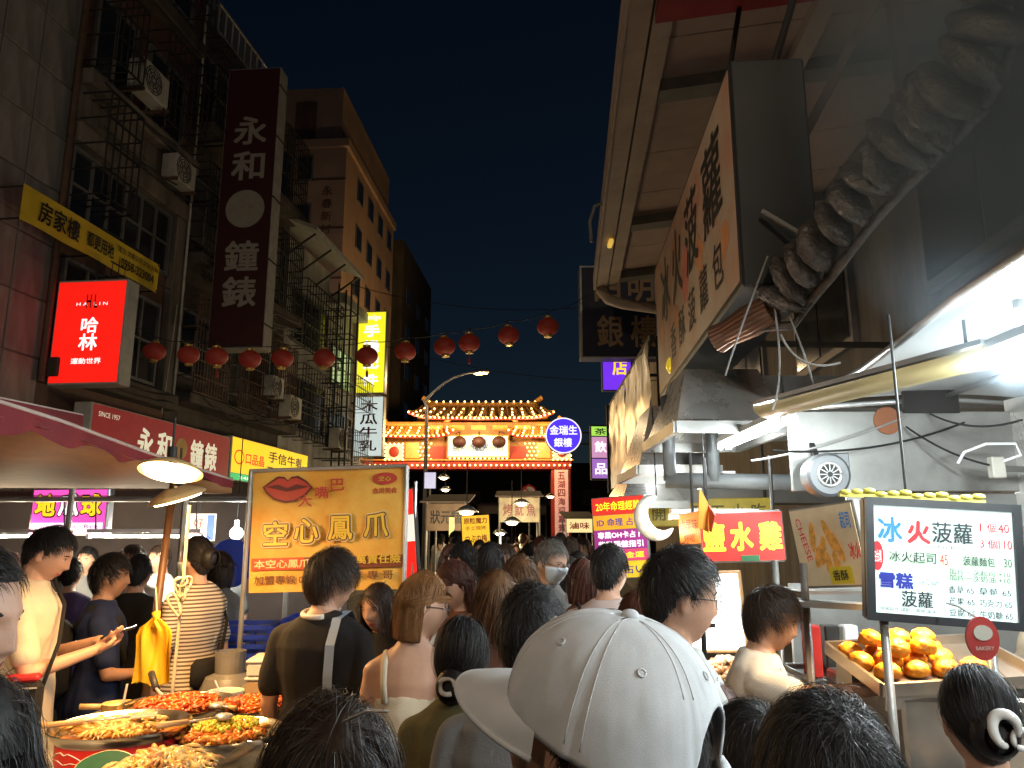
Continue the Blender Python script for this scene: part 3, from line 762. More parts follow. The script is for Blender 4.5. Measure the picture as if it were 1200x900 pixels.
# house D, pale house with projecting roof
D = thing('pale_corner_house', 'pale plastered house with white projecting roof beside the lit yellow sign', 'building', LW(23, 0, 0), -HL)
mb = MB(); lbox(mb, 20.22, 23.4, -9, -.02, 0, 9.9); lbox(mb, 23.4, 27, -9, -.02, 0, 9.3); part('wall', mb, WHITEW, D)
mb = MB()
mb.add([LW(19.6, 1.0, 9.75), LW(23.7, 1.0, 9.75), LW(23.7, -.5, 10.4), LW(19.6, -.5, 10.4), LW(19.6, 1.0, 9.85), LW(23.7, 1.0, 9.85), LW(23.7, -.5, 10.5), LW(19.6, -.5, 10.5)],
       [(0, 1, 2, 3), (4, 7, 6, 5), (0, 4, 5, 1), (1, 5, 6, 2), (2, 6, 7, 3), (3, 7, 4, 0)]); part('awning_roof', mb, mat('painted_sheet_white', (.55, .52, .46), rough=.6, var=.2), D)
mb = MB()
for s in (19.8, 21, 22.2, 23.4): mb.bar(LW(s, 0, 9.1), LW(s, .9, 9.72), .05)
part('awning_brace', mb, IRON, D)
mb = MB(); lbox(mb, 23.4, 27, -.02, .5, 8.9, 9.25, .02); part('roof_edge', mb, WHITEW, D)
for z in (4.6, 7.0):
    win_l(D, 20.6, 23.2, z, z + 1.5, 4, 2); cage(D, 20.4, 23.3, z - .3, z + 1.7, .5, 14, 6, IRON)
litw = glow('window_lit_green', (.55, .75, .35), .55)
win_l(D, 23.7, 25.6, 6.4, 7.7, 4, 2, glassm=litw); win_l(D, 23.7, 25.8, 4.4, 5.6, 3, 2)
cage(D, 23.6, 26.2, 4.0, 5.0, .7, 14, 3, GALV); cage(D, 23.9, 26.6, 5.7, 6.7, .8, 14, 3, GALV)
aircon(D, 22.6, 4.2, .5, .7, .6)
mb = MB()
for s in (22.7, 23.35):
    for t in (.55, .95): mb.bar(LW(s, t, 2.8), LW(s, t, 9.3), .05)
for z in np.arange(3.2, 9.2, .75):
    for t in (.55, .95): mb.bar(LW(22.7, t, z), LW(23.35, t, z), .035)
    for s in (22.7, 23.35): mb.bar(LW(s, 0, z), LW(s, .95, z), .03)
part('sign_scaffold', mb, IRON, D)

# house E, the tall orange block at the back
E = thing('orange_apartment_block', 'tall orange tiled apartment block rising behind the maroon vertical sign', 'building', (-11.3, 40, 0), -R(4))
def ebox(mb, x0, x1, y0, y1, z0, z1, bev=0): return mb.box(((x0 + x1) / 2, (y0 + y1) / 2, (z0 + z1) / 2), (x1 - x0, y1 - y0, z1 - z0), None, bev)
def epart(n, mb, m, par=None): return part(n, mb, m, par or E, local=True)
epart('wall', ebox(MB(), -3.6, 2.0, 0, 12, 0, 23.2), ORANGE); epart('roof_block', ebox(MB(), -3.4, 1.55, .4, 12, 23.2, 27.2), ORANGE)
epart('cornice', ebox(MB(), -3.8, 2.15, -.15, 12.1, 23.2, 23.75, .04), ORANGE)
for z in (21.3, 18.4, 15.5, 12.6, 9.7): epart('floor_band', ebox(MB(), -3.62, 2.03, -.04, -.002, z - .05, z + .05), TILED)
for z in (22.0, 19.1, 16.2, 13.3, 10.4):
    w = epart('window', ebox(MB(), -.75, .12, -.06, .0, z - .75, z + .75), WFRM)
    for k in (0, 1): epart('pane', ebox(MB(), -.68 + k * .38, -.34 + k * .38, -.085, -.061, z - .65, z + .65), WINM, w)
    w = epart('window', ebox(MB(), -2.5, -2.0, -.06, .0, z - .75, z + .75), WFRM); epart('pane', ebox(MB(), -2.44, -2.06, -.085, -.061, z - .65, z + .65), WINM, w)
epart('recess_panel', ebox(MB(), -1.2, .0, .33, .398, 23.9, 26.3), TILED)
for k, c in enumerate('永春新村'):
    letters(E, c, Matrix.Translation((-11.3, 40, 0)) @ Matrix.Rotation(-R(4), 4, 'Z') @ Vector((1.0, -.02, 20.6 - k * .75)), Matrix.Rotation(-R(4), 3, 'Z') @ Vector((1, 0, 0)), Z, .6, .55, TILED, .02)
for y in (3.0, 5.5, 8, 10.5):
    for z in (21.8, 18.9, 16, 13.1, 10.2):
        w = epart('window', ebox(MB(), 2.0, 2.06, y - .6, y + .6, z - .7, z + .7), WFRM); epart('pane', ebox(MB(), 2.061, 2.08, y - .5, y + .5, z - .6, z + .6), WINM, w)
# dark block at the far left of the gate
F_ = thing('dark_tower_block', 'unlit dark block beyond the orange apartments', 'building', (-13.5, 56, 0), -R(4))
part('wall', MB().box((0, 6, 12), (10.5, 12, 24)), CONCD, F_, local=True)
for y in range(3):
    for z in range(6):
        w = part('window', MB().box((5.27, 2 + y * 4, 5 + z * 3), (.05, 1.4, 1.3)), WFRM, F_, local=True); part('pane', MB().box((5.31, 2 + y * 4, 5 + z * 3), (.02, 1.2, 1.1)), WINM, w, local=True)

# house on the right, behind the stalls
G = thing('right_house', 'grey tiled house standing behind the right hand stalls under the awning', 'building', RW(10, 0, 0), -HRT)
mb = MB(); rbox(mb, -6, 30, -8, 0, 0, 9); part('wall', mb, CONC, G)
for s in range(0, 28, 4):
    for z in (3.9, 6.6):
        mb = MB(); rbox(mb, s + .6, s + 2.8, .0, .07, z, z + 1.6); w = part('window', mb, WFRM, G)
        for k in range(2): mb = MB(); rbox(mb, s + .7 + k * 1.02, s + 1.66 + k * 1.02, .071, .09, z + .1, z + 1.5); part('pane', mb, WINM, w)

# ------------------------------------------------------------------ signs on the left
MAROON = mat('sign_maroon', (.055, .011, .010), rough=.45, var=.15, scale=2); CREAM = mat('sign_letter_cream', (.36, .33, .27), rough=.5)
WHITEL = mat('sign_white', (.75, .73, .68), rough=.45); REDL = mat('sign_red_paint', (.55, .03, .02), rough=.45); BLACKL = mat('sign_black_paint', (.02, .018, .016), rough=.5)
YELL = mat('sign_yellow', (.72, .48, .03), rough=.5, var=.12, scale=3); ALU = mat('aluminium', (.55, .55, .54), rough=.35, metal=.7, var=.15)
GOLD = mat('gold_paint', (.62, .42, .12), rough=.35, metal=.5)

# tall maroon sign
TAN0 = mat('emblem_tan', (.36, .32, .24), rough=.5)
s0, _ = onL(243, 400, .62); pB = LW(s0, .62, 0)
Pn = Panel.px(((266, 80), (324, 80), (243, 405)), (pB.y, pB.y - .15), .32); lb = at(243, 405, pB.y); rt_ = at(308, 412, pB.y - .1)
zt = at(266, 78, pB.y).z; Pn = Panel((lb + rt_) / 2 + Z * ((zt - lb.z) / 2), (rt_ - lb).xy.to_3d(), Z, (rt_ - lb).xy.length, zt - lb.z, .4)
V = thing('vertical_shop_sign', 'tall maroon vertical sign with cream characters and a round clock emblem', 'sign', pB + Z * lb.z, -HL)
Pn.case(V, mat('sign_side_grey', (.30, .28, .25), rough=.6, var=.3)); Pn.face(V, MAROON, .015, .004, .985, .996)
for c, y in (('永', .765), ('和', .635), ('鐘', .315), ('錶', .19)): Pn.text(V, c, .5, y, .62, .105, CREAM, .035)
Pn.disc(V, .5, .48, .36, .36 * Pn.w / Pn.h, CREAM, name='clock_emblem'); Pn.disc(V, .5, .48, .12, .12 * Pn.w / Pn.h, TAN0, o=.009, name='clock_centre')
mb = MB()
for y in (.08, .3, .52, .74, .93):
    for o in (-.1, -.3): mb.bar(Pn.p(0, y, o), Pn.p(0, y, o) - NL * .66, .04)
    mb.bar(Pn.p(1.0, y, -.41), Pn.p(1.0, y, .003), .03)
part('bracket', mb, IRON, V)

# red illuminated box sign
s0, z0 = onL(57, 450, .15); yb = LW(s0, .15, 0).y
Pn = Panel.px(((66, 326), (148, 326), (57, 452)), (yb, yb - .12), .34); Pn.u = Z.copy(); Pn = Panel(Pn.c, Vector((Pn.r.x, Pn.r.y, 0)), Z, 1.16, 1.66, .3)
W1 = thing('illuminated_box_sign', 'red illuminated square sign with white characters over the maroon canopy', 'sign', Pn.p(0, 0), -HL)
Pn.case(W1, ACW); Pn.face(W1, glow('lit_red', (.85, .012, .006), 1.05), .025, .02, .975, .98)
LITW = glow('lit_white', (.9, .88, .85), 1.3); LITY = glow('lit_yellow', (.9, .62, .02), 1.3)
Pn.text(W1, '哈', .52, .56, .24, .15, LITW, .03); Pn.text(W1, '林', .52, .40, .26, .16, LITW, .03); Pn.text(W1, '運動世界', .52, .22, .42, .055, LITW, .02)
Pn.text(W1, 'H L', .52, .79, .16, .13, BLACKL, .02); Pn.text(W1, 'H A   L I N', .52, .765, .44, .03, LITW, .0)
mb = MB(); mb.bar(Pn.p(.0, .8, -.1), Pn.p(.0, .8, -.1) - NL * .3, .05); mb.bar(Pn.p(.0, .2, -.1), Pn.p(.0, .2, -.1) - NL * .3, .05); part('bracket', mb, IRON, W1)

# yellow cloth banner
sa, za = onL(27, 222, .72); sb, zb = onL(187, 318, .72); _, zc = onL(187, 340, .72)
Pn = Panel(LW((sa + sb) / 2, .72, (zb + zc) / 2 + .02), UL, Z, sb - sa, .52, .01)
N1 = thing('cloth_banner', 'yellow cloth banner with black characters hung along the dark house', 'banner', Pn.p(.5, 0), -HL)
mb = MB(); mb.sheet(lambda u, v: Pn.p(u, v, .015 * math.sin(u * 17) * (1 - v) + .01 * math.sin(u * 5)), 40, 4); part('cloth', mb, YELL, N1, smooth=True)
Pn.text(N1, '房家樓', .22, .5, .26, .62, BLACKL, .03, o=.03); Pn.text(N1, '都更用地', .50, .5, .2, .48, BLACKL, .03, o=.03)
Pn.text(N1, '電洽: 力霸公司 2736-2188', .80, .72, .34, .2, BLACKL, .01, o=.03); Pn.text(N1, '0958-323004', .80, .34, .28, .3, BLACKL, .03, o=.03)
mb = MB(); [mb.bar(Pn.p(x, y, 0), Pn.p(x, y, 0) - NL * .75, .02) for x in (0.01, .99) for y in (.05, .95)]; part('tie_rod', mb, IRON, N1)

# long maroon shop sign
s0, z0 = onL(108, 470, .55); s1, z1 = onL(270, 513, .55)
Pn = Panel(LW((s0 + s1) / 2, .55, 3.5), UL, Z, s1 - s0, 1.0, .3); zt = (z0 + z1) / 2; Pn.c.z = zt - .5
H1 = thing('shop_fascia_sign', 'long maroon shop sign with cream characters around a gold clock emblem', 'sign', Pn.p(.5, 0), -HL)
Pn.case(H1, ACW); Pn.face(H1, mat('lit_maroon', (.30, .02, .02), rough=.4, emit=.35), .01, .02, .99, .98)
LITC = glow('lit_cream', (.75, .72, .52), .7)
for c, x in (('永', .33), ('和', .46), ('鐘', .71), ('錶', .83)): Pn.text(H1, c, x, .5, .105, .56, LITC, .04)
Pn.disc(H1, .585, .55, .045, .2, GOLD, name='clock_emblem'); Pn.text(H1, 'SINCE 1957', .1, .84, .12, .08, LITC, .0)

# yellow lit shop sign further along
s2, z2 = onL(361, 540, .55); Pn = Panel(LW((s1 + s2) / 2 + .03, .55, zt - .42), UL, Z, s2 - s1 - .08, .95, .3)
H2 = thing('yellow_shop_sign', 'bright yellow lit shop sign with a round face icon beside the maroon sign', 'sign', Pn.p(.5, 0), -HL)
Pn.case(H2, ACW); Pn.face(H2, glow('lit_sign_yellow', (.9, .55, .01), 1.1), .01, .18, .99, .98); Pn.face(H2, glow('lit_sign_green', (.03, .5, .15), .9), .01, .02, .99, .17, name='green_strip')
LITR = glow('lit_letter_red', (.75, .04, .01), .8); DKBL = mat('letter_dark_blue', (.03, .04, .12), rough=.5)
Pn.disc(H2, .09, .55, .055, .17, LITR, name='face_icon'); Pn.disc(H2, .09, .55, .045, .135, MATS['lit_sign_yellow'], o=.009, name='icon_fill')
Pn.text(H2, '口品晶', .27, .55, .22, .26, LITR, .04); Pn.text(H2, '手信牛軋', .68, .72, .5, .28, DKBL, .03); Pn.text(H2, '蔴糬名店', .62, .36, .42, .24, DKBL, .03); Pn.text(H2, '24H 營業中  TEL 2765', .5, .09, .8, .08, LITW, .0)

# vertical lit yellow sign and pale sign under it
s0, _ = onL(414, 460, .1); yb = LW(s0, .1, 0).y; a_, b_ = at(416, 460, yb), at(450, 460, yb - .1); zt_, zm_, zb_ = at(430, 365, yb).z, at(430, 461, yb).z, at(430, 535, yb).z
Pn = Panel(Vector(((a_.x + b_.x) / 2, yb, (zt_ + zm_) / 2)), (b_ - a_).xy.to_3d(), Z, (b_ - a_).xy.length, zt_ - zm_, .3)
V2 = thing('lit_vertical_sign', 'tall lit yellow vertical sign high on the corner house', 'sign', Pn.p(0, 0), -HL)
Pn.case(V2, ALU); Pn.face(V2, glow('lit_lemon', (.80, .72, .02), 1.25), .03, .01, .97, .99)
Pn.text(V2, 'Amigo', .5, .92, .6, .08, LITW, .03)
for c, y in (('手', .76), ('機', .57), ('配', .37), ('件', .16)): Pn.text(V2, c, .5, y, .56, .15, LITW, .05)
mb = MB(); [mb.bar(Pn.p(0, y, -.15), Pn.p(0, y, -.15) - NL * .35, .05) for y in (.1, .9)]; part('bracket', mb, IRON, V2)
Pn = Panel(Vector(((a_.x + b_.x) / 2, yb, (zm_ + zb_) / 2 - .05)), (b_ - a_).xy.to_3d(), Z, (b_ - a_).xy.length, zm_ - zb_ - .1, .3)
V3 = thing('pale_vertical_sign', 'pale lit vertical sign with dark red brush writing below the yellow one', 'sign', Pn.p(0, 0), -HL)
Pn.case(V3, ALU); Pn.face(V3, glow('lit_pale', (.62, .72, .70), .85), .03, .01, .97, .99); DKR = mat('letter_dark_red', (.16, .02, .02), rough=.5)
for c, y in (('木', .84), ('瓜', .62), ('牛', .40), ('乳', .18)): Pn.text(V3, c, .5, y, .6, .18, DKR, .03)
mb = MB(); [mb.bar(Pn.p(0, y, -.15), Pn.p(0, y, -.15) - NL * .35, .05) for y in (.1, .9)]; part('bracket', mb, IRON, V3)

# ------------------------------------------------------------------ lanterns
LRED = mat('lantern_red_cloth', (.30, .025, .015), rough=.6, var=.2, scale=8, emit=.018, ecol=(1, .12, .05)); LDARK = mat('lantern_dark', (.03, .004, .004), rough=.7)
def lantern_mesh(r, m):
    d = MB(); nseg = 24; rows = 12; vs = []
    for i in range(rows + 1):
        a = math.pi * (.1 + .8 * i / rows)
        for j in range(nseg):
            q = 2 * math.pi * j / nseg; rr = r * math.sin(a) * (1 if j % 2 else .95); vs.append((rr * math.cos(q), rr * math.sin(q), r * .84 * math.cos(a)))
    fs = [(i * nseg + j, i * nseg + (j + 1) % nseg, (i + 1) * nseg + (j + 1) % nseg, (i + 1) * nseg + j) for i in range(rows) for j in range(nseg)]
    d.add(vs, fs); return d
lant_body = lantern_mesh(.19, 0).mesh('shade', [LRED], smooth=True); lant_bodyd = lantern_mesh(.42, 0).mesh('shade', [LDARK], smooth=True)
lant_cap = MB().lathe([(.065, .150), (.07, .155), (.07, .185), (.06, .19)], 14).mesh('rim', [GOLD]); lant_cap2 = MB().lathe([(.06, -.19), (.07, -.185), (.07, -.155), (.065, -.15)], 14).mesh('rim', [GOLD])
cm = MB(); cm.tube([(0, 0, -.18), (0, 0, -.26)], .006, 5); cm.lathe([(.008, -.25), (.02, -.28), (.024, -.36), (.02, -.37)], 8); lant_tas = cm.mesh('tassel', [LRED])
cm = MB(); cm.tube([(0, 0, .185), (0, 0, .26)], .006, 5); lant_hook = cm.mesh('hanger', [WIRE])
lp = [(181, 412), (221, 416), (254, 418), (293, 421), (331, 420), (380, 420), (430, 417), (475, 412), (521, 406), (550, 402), (596, 393), (642, 383)]
LY = 13.0
names = ['leftmost red lantern on the string, right of the red box sign', 'second red lantern from the left end of the string', 'third red lantern from the left, at the foot of the maroon sign', 'fourth red lantern from the left, below the maroon sign corner', 'fifth red lantern from the left, before the caged balconies', 'sixth red lantern from the left, before the black scaffold', 'red lantern hanging in front of the lit yellow vertical sign', 'red lantern against the sky just right of the yellow sign', 'red lantern left of a close pair over the gate', 'right one of a close pair of red lanterns over the gate', 'second red lantern from the right end of the string', 'rightmost and highest red lantern on the string']
pts = []
for k, (px, py) in enumerate(lp):
    c = at(px, py, LY + .15 * math.sin(k * 2.1)); pts.append(c + Z * .26)
    o = thing('paper_lantern', names[k], 'lantern', c, random.uniform(0, 3), 'red lanterns on the string across the street', rot=(R(random.uniform(-6, 6)), R(random.uniform(-6, 6)), random.uniform(0, 3)))
    for me in (lant_body, lant_cap, lant_cap2, lant_hook) + ((lant_tas,) if k in (6, 2, 9) else ()):
        c_ = link(bpy.data.objects.new(me.name.split('.')[0], me)); c_.parent = o
endL = LW(12.6, .35, pts[0].z + .35); endR = at(690, 345, LY)
allp = [endL] + pts + [endR]; wp = []
for a, b in zip(allp[:-1], allp[1:]):
    for t in np.linspace(0, 1, 7)[:-1]: wp.append(a.lerp(b, t) - Z * .045 * math.sin(math.pi * t))
wp.append(endR)
single('lantern_wire', MB().tube(wp, .008, 5), WIRE, 'thin black wire carrying the red lanterns across the street', 'wire')

# ------------------------------------------------------------------ other overhead wires and the street lamp
def wire(name, label, a, b, sag, r=.012, m=None):
    a, b = Vector(a), Vector(b); single(name, MB().tube([a.lerp(b, t) - Z * sag * 4 * t * (1 - t) for t in np.linspace(0, 1, 16)], r, 5), m or WIRE, label, 'wire')
wire('overhead_cable', 'dark overhead cable running from the corner house to the right house', LW(22.5, .95, 9.2), RW(21, .0, 8.6), .7)
wire('overhead_cable', 'lower dark overhead cable from the corner house towards the round sign', LW(26, .3, 8.4), RW(24, 0, 6.6), .5)
mb = MB(); b0 = at(497, 628, 36); b0.z = 0; tp = at(497, 470, 36); hd = at(556, 436, 34.5)
SL = thing('street_lamp', 'curved grey street lamp post lit above the gate roof', 'street lamp', b0)
cv = [b0, Vector((b0.x, b0.y, tp.z - .3))] + [Vector((tp.x, tp.y, tp.z)).lerp(hd, t) + Z * (.55 * math.sin(math.pi * t) * .6) for t in (0, .2, .4, .6, .8, 1)]
part('post', mb.tube(cv, [.11, .08, .07, .06, .055, .05, .045, .045], 10), GALV, SL, smooth=True)
part('lamp_head', MB().box(hd + Vector((.3, -.1, -.02)), (.75, .3, .14), (0, R(-6), 0), .04), GALV, SL); part('lamp_glass', MB().box(hd + Vector((.33, -.1, -.105)), (.5, .2, .03), (0, R(-6), 0)), glow('sodium_lamp', (1., .62, .15), 14, 0), SL)
lamp('street_light', 'POINT', hd + Vector((.3, -.1, -.25)), 220, (1, .72, .42), SL, .15)

# street lamps added out of view to light facades, foreground and tower front
for k, (x, y, ax) in enumerate(((2.9, -5.5, -1.4), (-6.3, -3.0, 1.4), (-15.5, 31.5, 1.0))):
    t = thing('street_lamp', ['grey street lamp on the right pavement behind the viewer', 'grey street lamp on the left pavement behind the viewer', 'street lamp in the side street hidden behind the pale corner house'][k], 'street lamp', (x, y, 0)); z = 7.6
    part('post', MB().tube([(x, y, 0), (x, y, z - .8), (x + ax * .15, y, z - .2), (x + ax * .5, y, z), (x + ax, y, z + .05)], [.1, .07, .06, .05, .045], 10), GALV, t, smooth=True); part('lamp_head', MB().box((x + ax * 1.2, y, z + .04), (.7, .28, .13), None, .04), GALV, t); part('lamp_glass', MB().box((x + ax * 1.2, y, z - .04), (.5, .2, .03)), MATS['sodium_lamp'], t)
    lamp('street_light', 'POINT', (x + ax * 1.2, y, z - .2), 430 if k < 2 else 1100, (1, .80, .60), t, .15)
# ------------------------------------------------------------------ the gate
GY = 46.0; GX = at(560, 510, GY).x
def gx(px): return (px - 560) * .0516
def gz(py): return at(560, py, GY).z
GT = thing('market_gate', 'ornate lit gateway with red beams and tiled roofs strung with bulbs', 'gate', (GX, GY, 0))
GRED = mat('gate_red', (.26, .02, .014), rough=.5, var=.2, scale=1.5); GTIL = mat('gate_roof_tile', (.55, .27, .06), rough=.45, var=.25, scale=3)
GDK = mat('gate_dark_panel', (.26, .12, .04), rough=.6, var=.3, scale=3); BULB = glow('bulb_warm', (1., .62, .22), 6, 0)
def gp(n, mb, m, par=None, smooth=False): return part(n, mb, m, par or GT, local=True, smooth=smooth)
def gb(px0, px1, py0, py1, d=1., y=0., bev=0): return MB().box(((gx(px0) + gx(px1)) / 2, y, (gz(py0) + gz(py1)) / 2), (abs(gx(px1) - gx(px0)), d, abs(gz(py1) - gz(py0))), None, bev)
for px in (467, 656):
    c = gp('column', MB().box((gx(px), 0, gz(551) / 2), (1.15, 1.2, gz(551)), None, .05), GRED)
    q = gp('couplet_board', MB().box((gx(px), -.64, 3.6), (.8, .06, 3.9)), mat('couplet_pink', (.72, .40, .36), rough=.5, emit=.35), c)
    for k, t in enumerate('五湖四海迎嘉賓' if px > 500 else '饒富人情聚河街'):
        letters(q, t, Vector((GX + gx(px), GY - .68, 5.2 - k * .5)), (1, 0, 0), Z, .42, .42, GRED, .02)
gp('lintel', gb(430, 668, 541, 551, 1.3, 0, .03), GRED); gp('frieze', gb(455, 653, 513, 541, .8), GDK); gp('lintel_trim', gb(428, 670, 539.5, 541, 1.5), GTIL)
gp('red_panel', gb(505, 617, 524, 541, .1, -.47), GRED); gp('upper_frieze', gb(500, 628, 496, 512, .7), GDK)
for a, b in ((505, 520), (527, 545), (552, 570), (577, 595), (602, 622)): gp('carved_panel', gb(a, b, 499, 505, .06, -.38, .02), GTIL)
for px in (485, 636):
    gp('carved_panel', gb(px - 8, px + 8, 519, 538, .06, -.43, .02), GTIL)
for px in (465, 657):
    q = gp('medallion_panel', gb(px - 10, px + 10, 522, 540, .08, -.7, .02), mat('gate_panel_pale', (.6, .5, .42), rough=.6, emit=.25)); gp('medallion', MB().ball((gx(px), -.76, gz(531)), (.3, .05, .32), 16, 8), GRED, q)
pq = gp('name_plaque', gb(525, 597, 511, 538, .12, -.6, .02), GOLD); gp('plaque_face', gb(527, 595, 513, 536, .05, -.69), glow('lit_plaque', (.80, .78, .70), .95), pq)
letters(pq, '饒河街觀光夜市', Vector((GX + gx(561), GY - .72, gz(526))), (1, 0, 0), Z, 3.0, .42, mat('plaque_green', (.05, .22, .12), rough=.5), .01)
def roof(px0, px1, pye, pyr, inset, depth, ends=True):
    x0, x1, ze, zr = gx(px0), gx(px1), gz(pye), gz(pyr); r = MB()
    def S(u, v, sg):
        e = abs(2 * u - 1); x = (x0 + (x1 - x0) * u); xr = x0 + inset + (x1 - x0 - 2 * inset) * u
        z = ze + (zr - ze) * (v ** 1.5) + (.35 * e ** 6) * (1 - v); return Vector((x + (xr - x) * v, sg * depth * (1 - v), z))
    for sg in (-1, 1): r.sheet(lambda u, v: S(u, v, sg), 36, 6)
    gp('tiled_roof', r, GTIL)
    t = MB(); nr = int((x1 - x0) / .28)
    for i in range(nr + 1): t.tube([S(i / nr, v, -1) + Vector((0, -.02, .04)) for v in (0, .25, .5, .75, 1)], .06, 6)
    gp('tile_ridges', t, GTIL)['kind'] = 'stuff'
    gp('eave_board', MB().tube([S(u, 0, -1) + Vector((0, .0, -.06)) for u in np.linspace(0, 1, 25)], .08, 6), GRED)
    gp('roof_ridge', MB().tube([S(u, 1, -1) + Vector((0, 0, .1 + .5 * max(0, abs(2 * u - 1) - .82) * 5)) for u in np.linspace(0, 1, 25)], .16, 8), GTIL)
    return S
S1 = roof(483, 647, 494.5, 476.5, .6, 1.7); S2 = roof(441, 533, 514, 499, .25, 1.3); S3 = roof(596, 662, 514, 499, .25, 1.3)
bulb_me = MB().ball((0, 0, 0), .058, 6, 4).mesh('bulb', [BULB]); bl = []
for S, nu in ((S1, 34), (S2, 18), (S3, 14)):
    for i in range(nu): bl.append(S(i / (nu - 1), 0, -1) + Vector((0, -.1, -.02)))
for i in range(16): bl.append(S1(.06 + .88 * i / 15, 1, -1) + Vector((0, -.15, .28)))
for S, n_ in ((S1, 13), (S2, 8), (S3, 6)):
    for i in range(n_):
        for v in (.25, .5, .75): bl.append(S((i + .5) / n_ + (v - .5) * .03, v, -1) + Vector((0, -.12, .1)))
for i in range(40): bl.append(Vector((gx(432 + i * 6), -.78, gz(546.5))))
for i in range(14): bl.append(Vector((gx(529 + i * 5), -.76, gz(538.6))))
for sg, c in ((1, 505), (-1, 617)):
    for k in range(3):
        for j in range(5):
            yy = 521 + j * 4.6; bl.append(Vector((gx(c + sg * (-8 + k * 5 + 5 * (1 - abs(j - 2) / 2) * -1)), -.55, gz(yy))))
for px in (465, 657):
    for i in range(5):
        for q in ((px - 10 + i * 5, 522), (px - 10 + i * 5, 540), (px - 10, 522 + i * 4.5), (px + 10, 522 + i * 4.5)): bl.append(Vector((gx(q[0]), -.8, gz(q[1]))))
for b in bl[:300]:
    o = link(bpy.data.objects.new('bulb', bulb_me)); o.parent = GT; o.location = b
for sg in (506, 625):   # ridge ornaments
    gp('ridge_ornament', MB().ball((gx(sg), -.05, gz(475.5)), (.35, .25, .3), 10, 8), GTIL)
for k, x in enumerate((-3.6, 0, 3.6)): lamp('gate_glow', 'POINT', (GX + x, GY - 3, 7.6), 900, (1, .66, .28), GT, .2)
for k, px in enumerate((540, 562, 585)):
    c = Vector((GX + gx(px), GY - 1.1, gz(520.5))); o = thing('dark_lantern', ['left', 'middle', 'right'][k] + ' of three dark lanterns hanging before the white gate plaque', 'lantern', c, 0, 'dark lanterns on the gate')
    ob = link(bpy.data.objects.new('shade', lant_bodyd)); ob.parent = o
    part('hanger', MB().tube([(0, 0, .33), (0, .3, .62), (0, 1.0, .75)], .03, 5), WIRE, o, local=True)

# ------------------------------------------------------------------ right awning roof
TE = 2.873
def AW(s, t, dz=0.): return RW(s, t, 5.72 + .11 * (TE - t) + dz)
def aslab(mb, s0, s1, t0, t1, d0, d1, mi=0):
    v = [AW(s, t, d) for s in (s0, s1) for t in (t0, t1) for d in (d0, d1)]
    return mb.add(v, [(0, 1, 3, 2), (4, 6, 7, 5), (0, 4, 5, 1), (2, 3, 7, 6), (0, 2, 6, 4), (1, 5, 7, 3)], mi)
AWN = thing('awning_roof', 'long tan panelled awning roof with gutter jutting over the right hand stalls', 'awning', RW(6, 0, 5.7), -HRT)
APAN = mat('awning_panel', (.44, .31, .25), rough=.6, var=.18, scale=1.6, bump=.1); AGUT = mat('gutter_tan', (.48, .38, .30), rough=.5, var=.2, scale=2.5); ABEAM = mat('awning_beam_green', (.20, .19, .16), rough=.55, var=.2)
ends_ = [.6, 2.2, 3.4, 4.6, 5.6, 6.6, 7.6, 8.6, 9.5, 10.4, 11.75]
for a, b in zip(ends_[:-1], ends_[1:]):
    mb = MB(); aslab(mb, a + .008, b - .008, .02, 2.5, .06, .09); part('roof_panel', mb, APAN, AWN)
mb = MB(); aslab(mb, .6, 11.8, 2.68, 2.873, -.04, .10); part('gutter', mb, AGUT, AWN)
mb = MB(); aslab(mb, .6, 11.8, 2.872, 2.905, -.07, .16); part('gutter_lip', mb, AGUT, AWN)
mb = MB(); aslab(mb, .6, 11.78, 2.50, 2.66, -.05, .10); part('edge_beam', mb, AGUT, AWN)
for s in (2.2, 4.1, 6.3, 9.4, 11.5): mb = MB(); aslab(mb, s - .11, s + .11, .02, 2.49, -.06, .058); part('cross_beam', mb, ABEAM, AWN)
mb = MB(); aslab(mb, .6, 11.75, 1.2, 1.36, -.05, .055); part('long_beam', mb, AGUT, AWN)
mb = MB(); g0 = AW(11.8, 2.78, -.04); part('gutter_pipe', mb.tube([g0 + Z * .1, g0 - Z * .05, g0 + Vector((.12, .02, -.2)), g0 + Vector((.35, .03, -.27)), g0 + Vector((1.1, .08, -.36)), AW(11.95, .1, -.9)], .085, 10), AGUT, AWN, smooth=True)
mb = MB(); g1_ = AW(8.6, 2.9, 0); part('cable_loop', mb.tube([g1_, g1_ + Vector((-.10, 0, -.05)), g1_ + Vector((-.16, 0, -.25)), g1_ + Vector((-.14, .02, -.5))], .022, 8), WIREG, AWN, smooth=True)
mb = MB(); aslab(mb, 4.62, 5.08, .6, 2.66, -.16, -.07); single('red_roof_band', mb, mat('red_tarpaulin', (.30, .02, .025), rough=.55, var=.2, scale=2), 'dark red band stretched under the awning roof at the top edge', 'tarpaulin')
mb = MB(); q = at(698, 283, 9.6); single('awning_lamp', MB().box(AW(9.8, 2.74, -.075), (.06, .22, .06), None, .01), glow('amber_lamp', (1, .55, .1), .7), 'small amber marker glowing under the awning gutter', 'lamp')

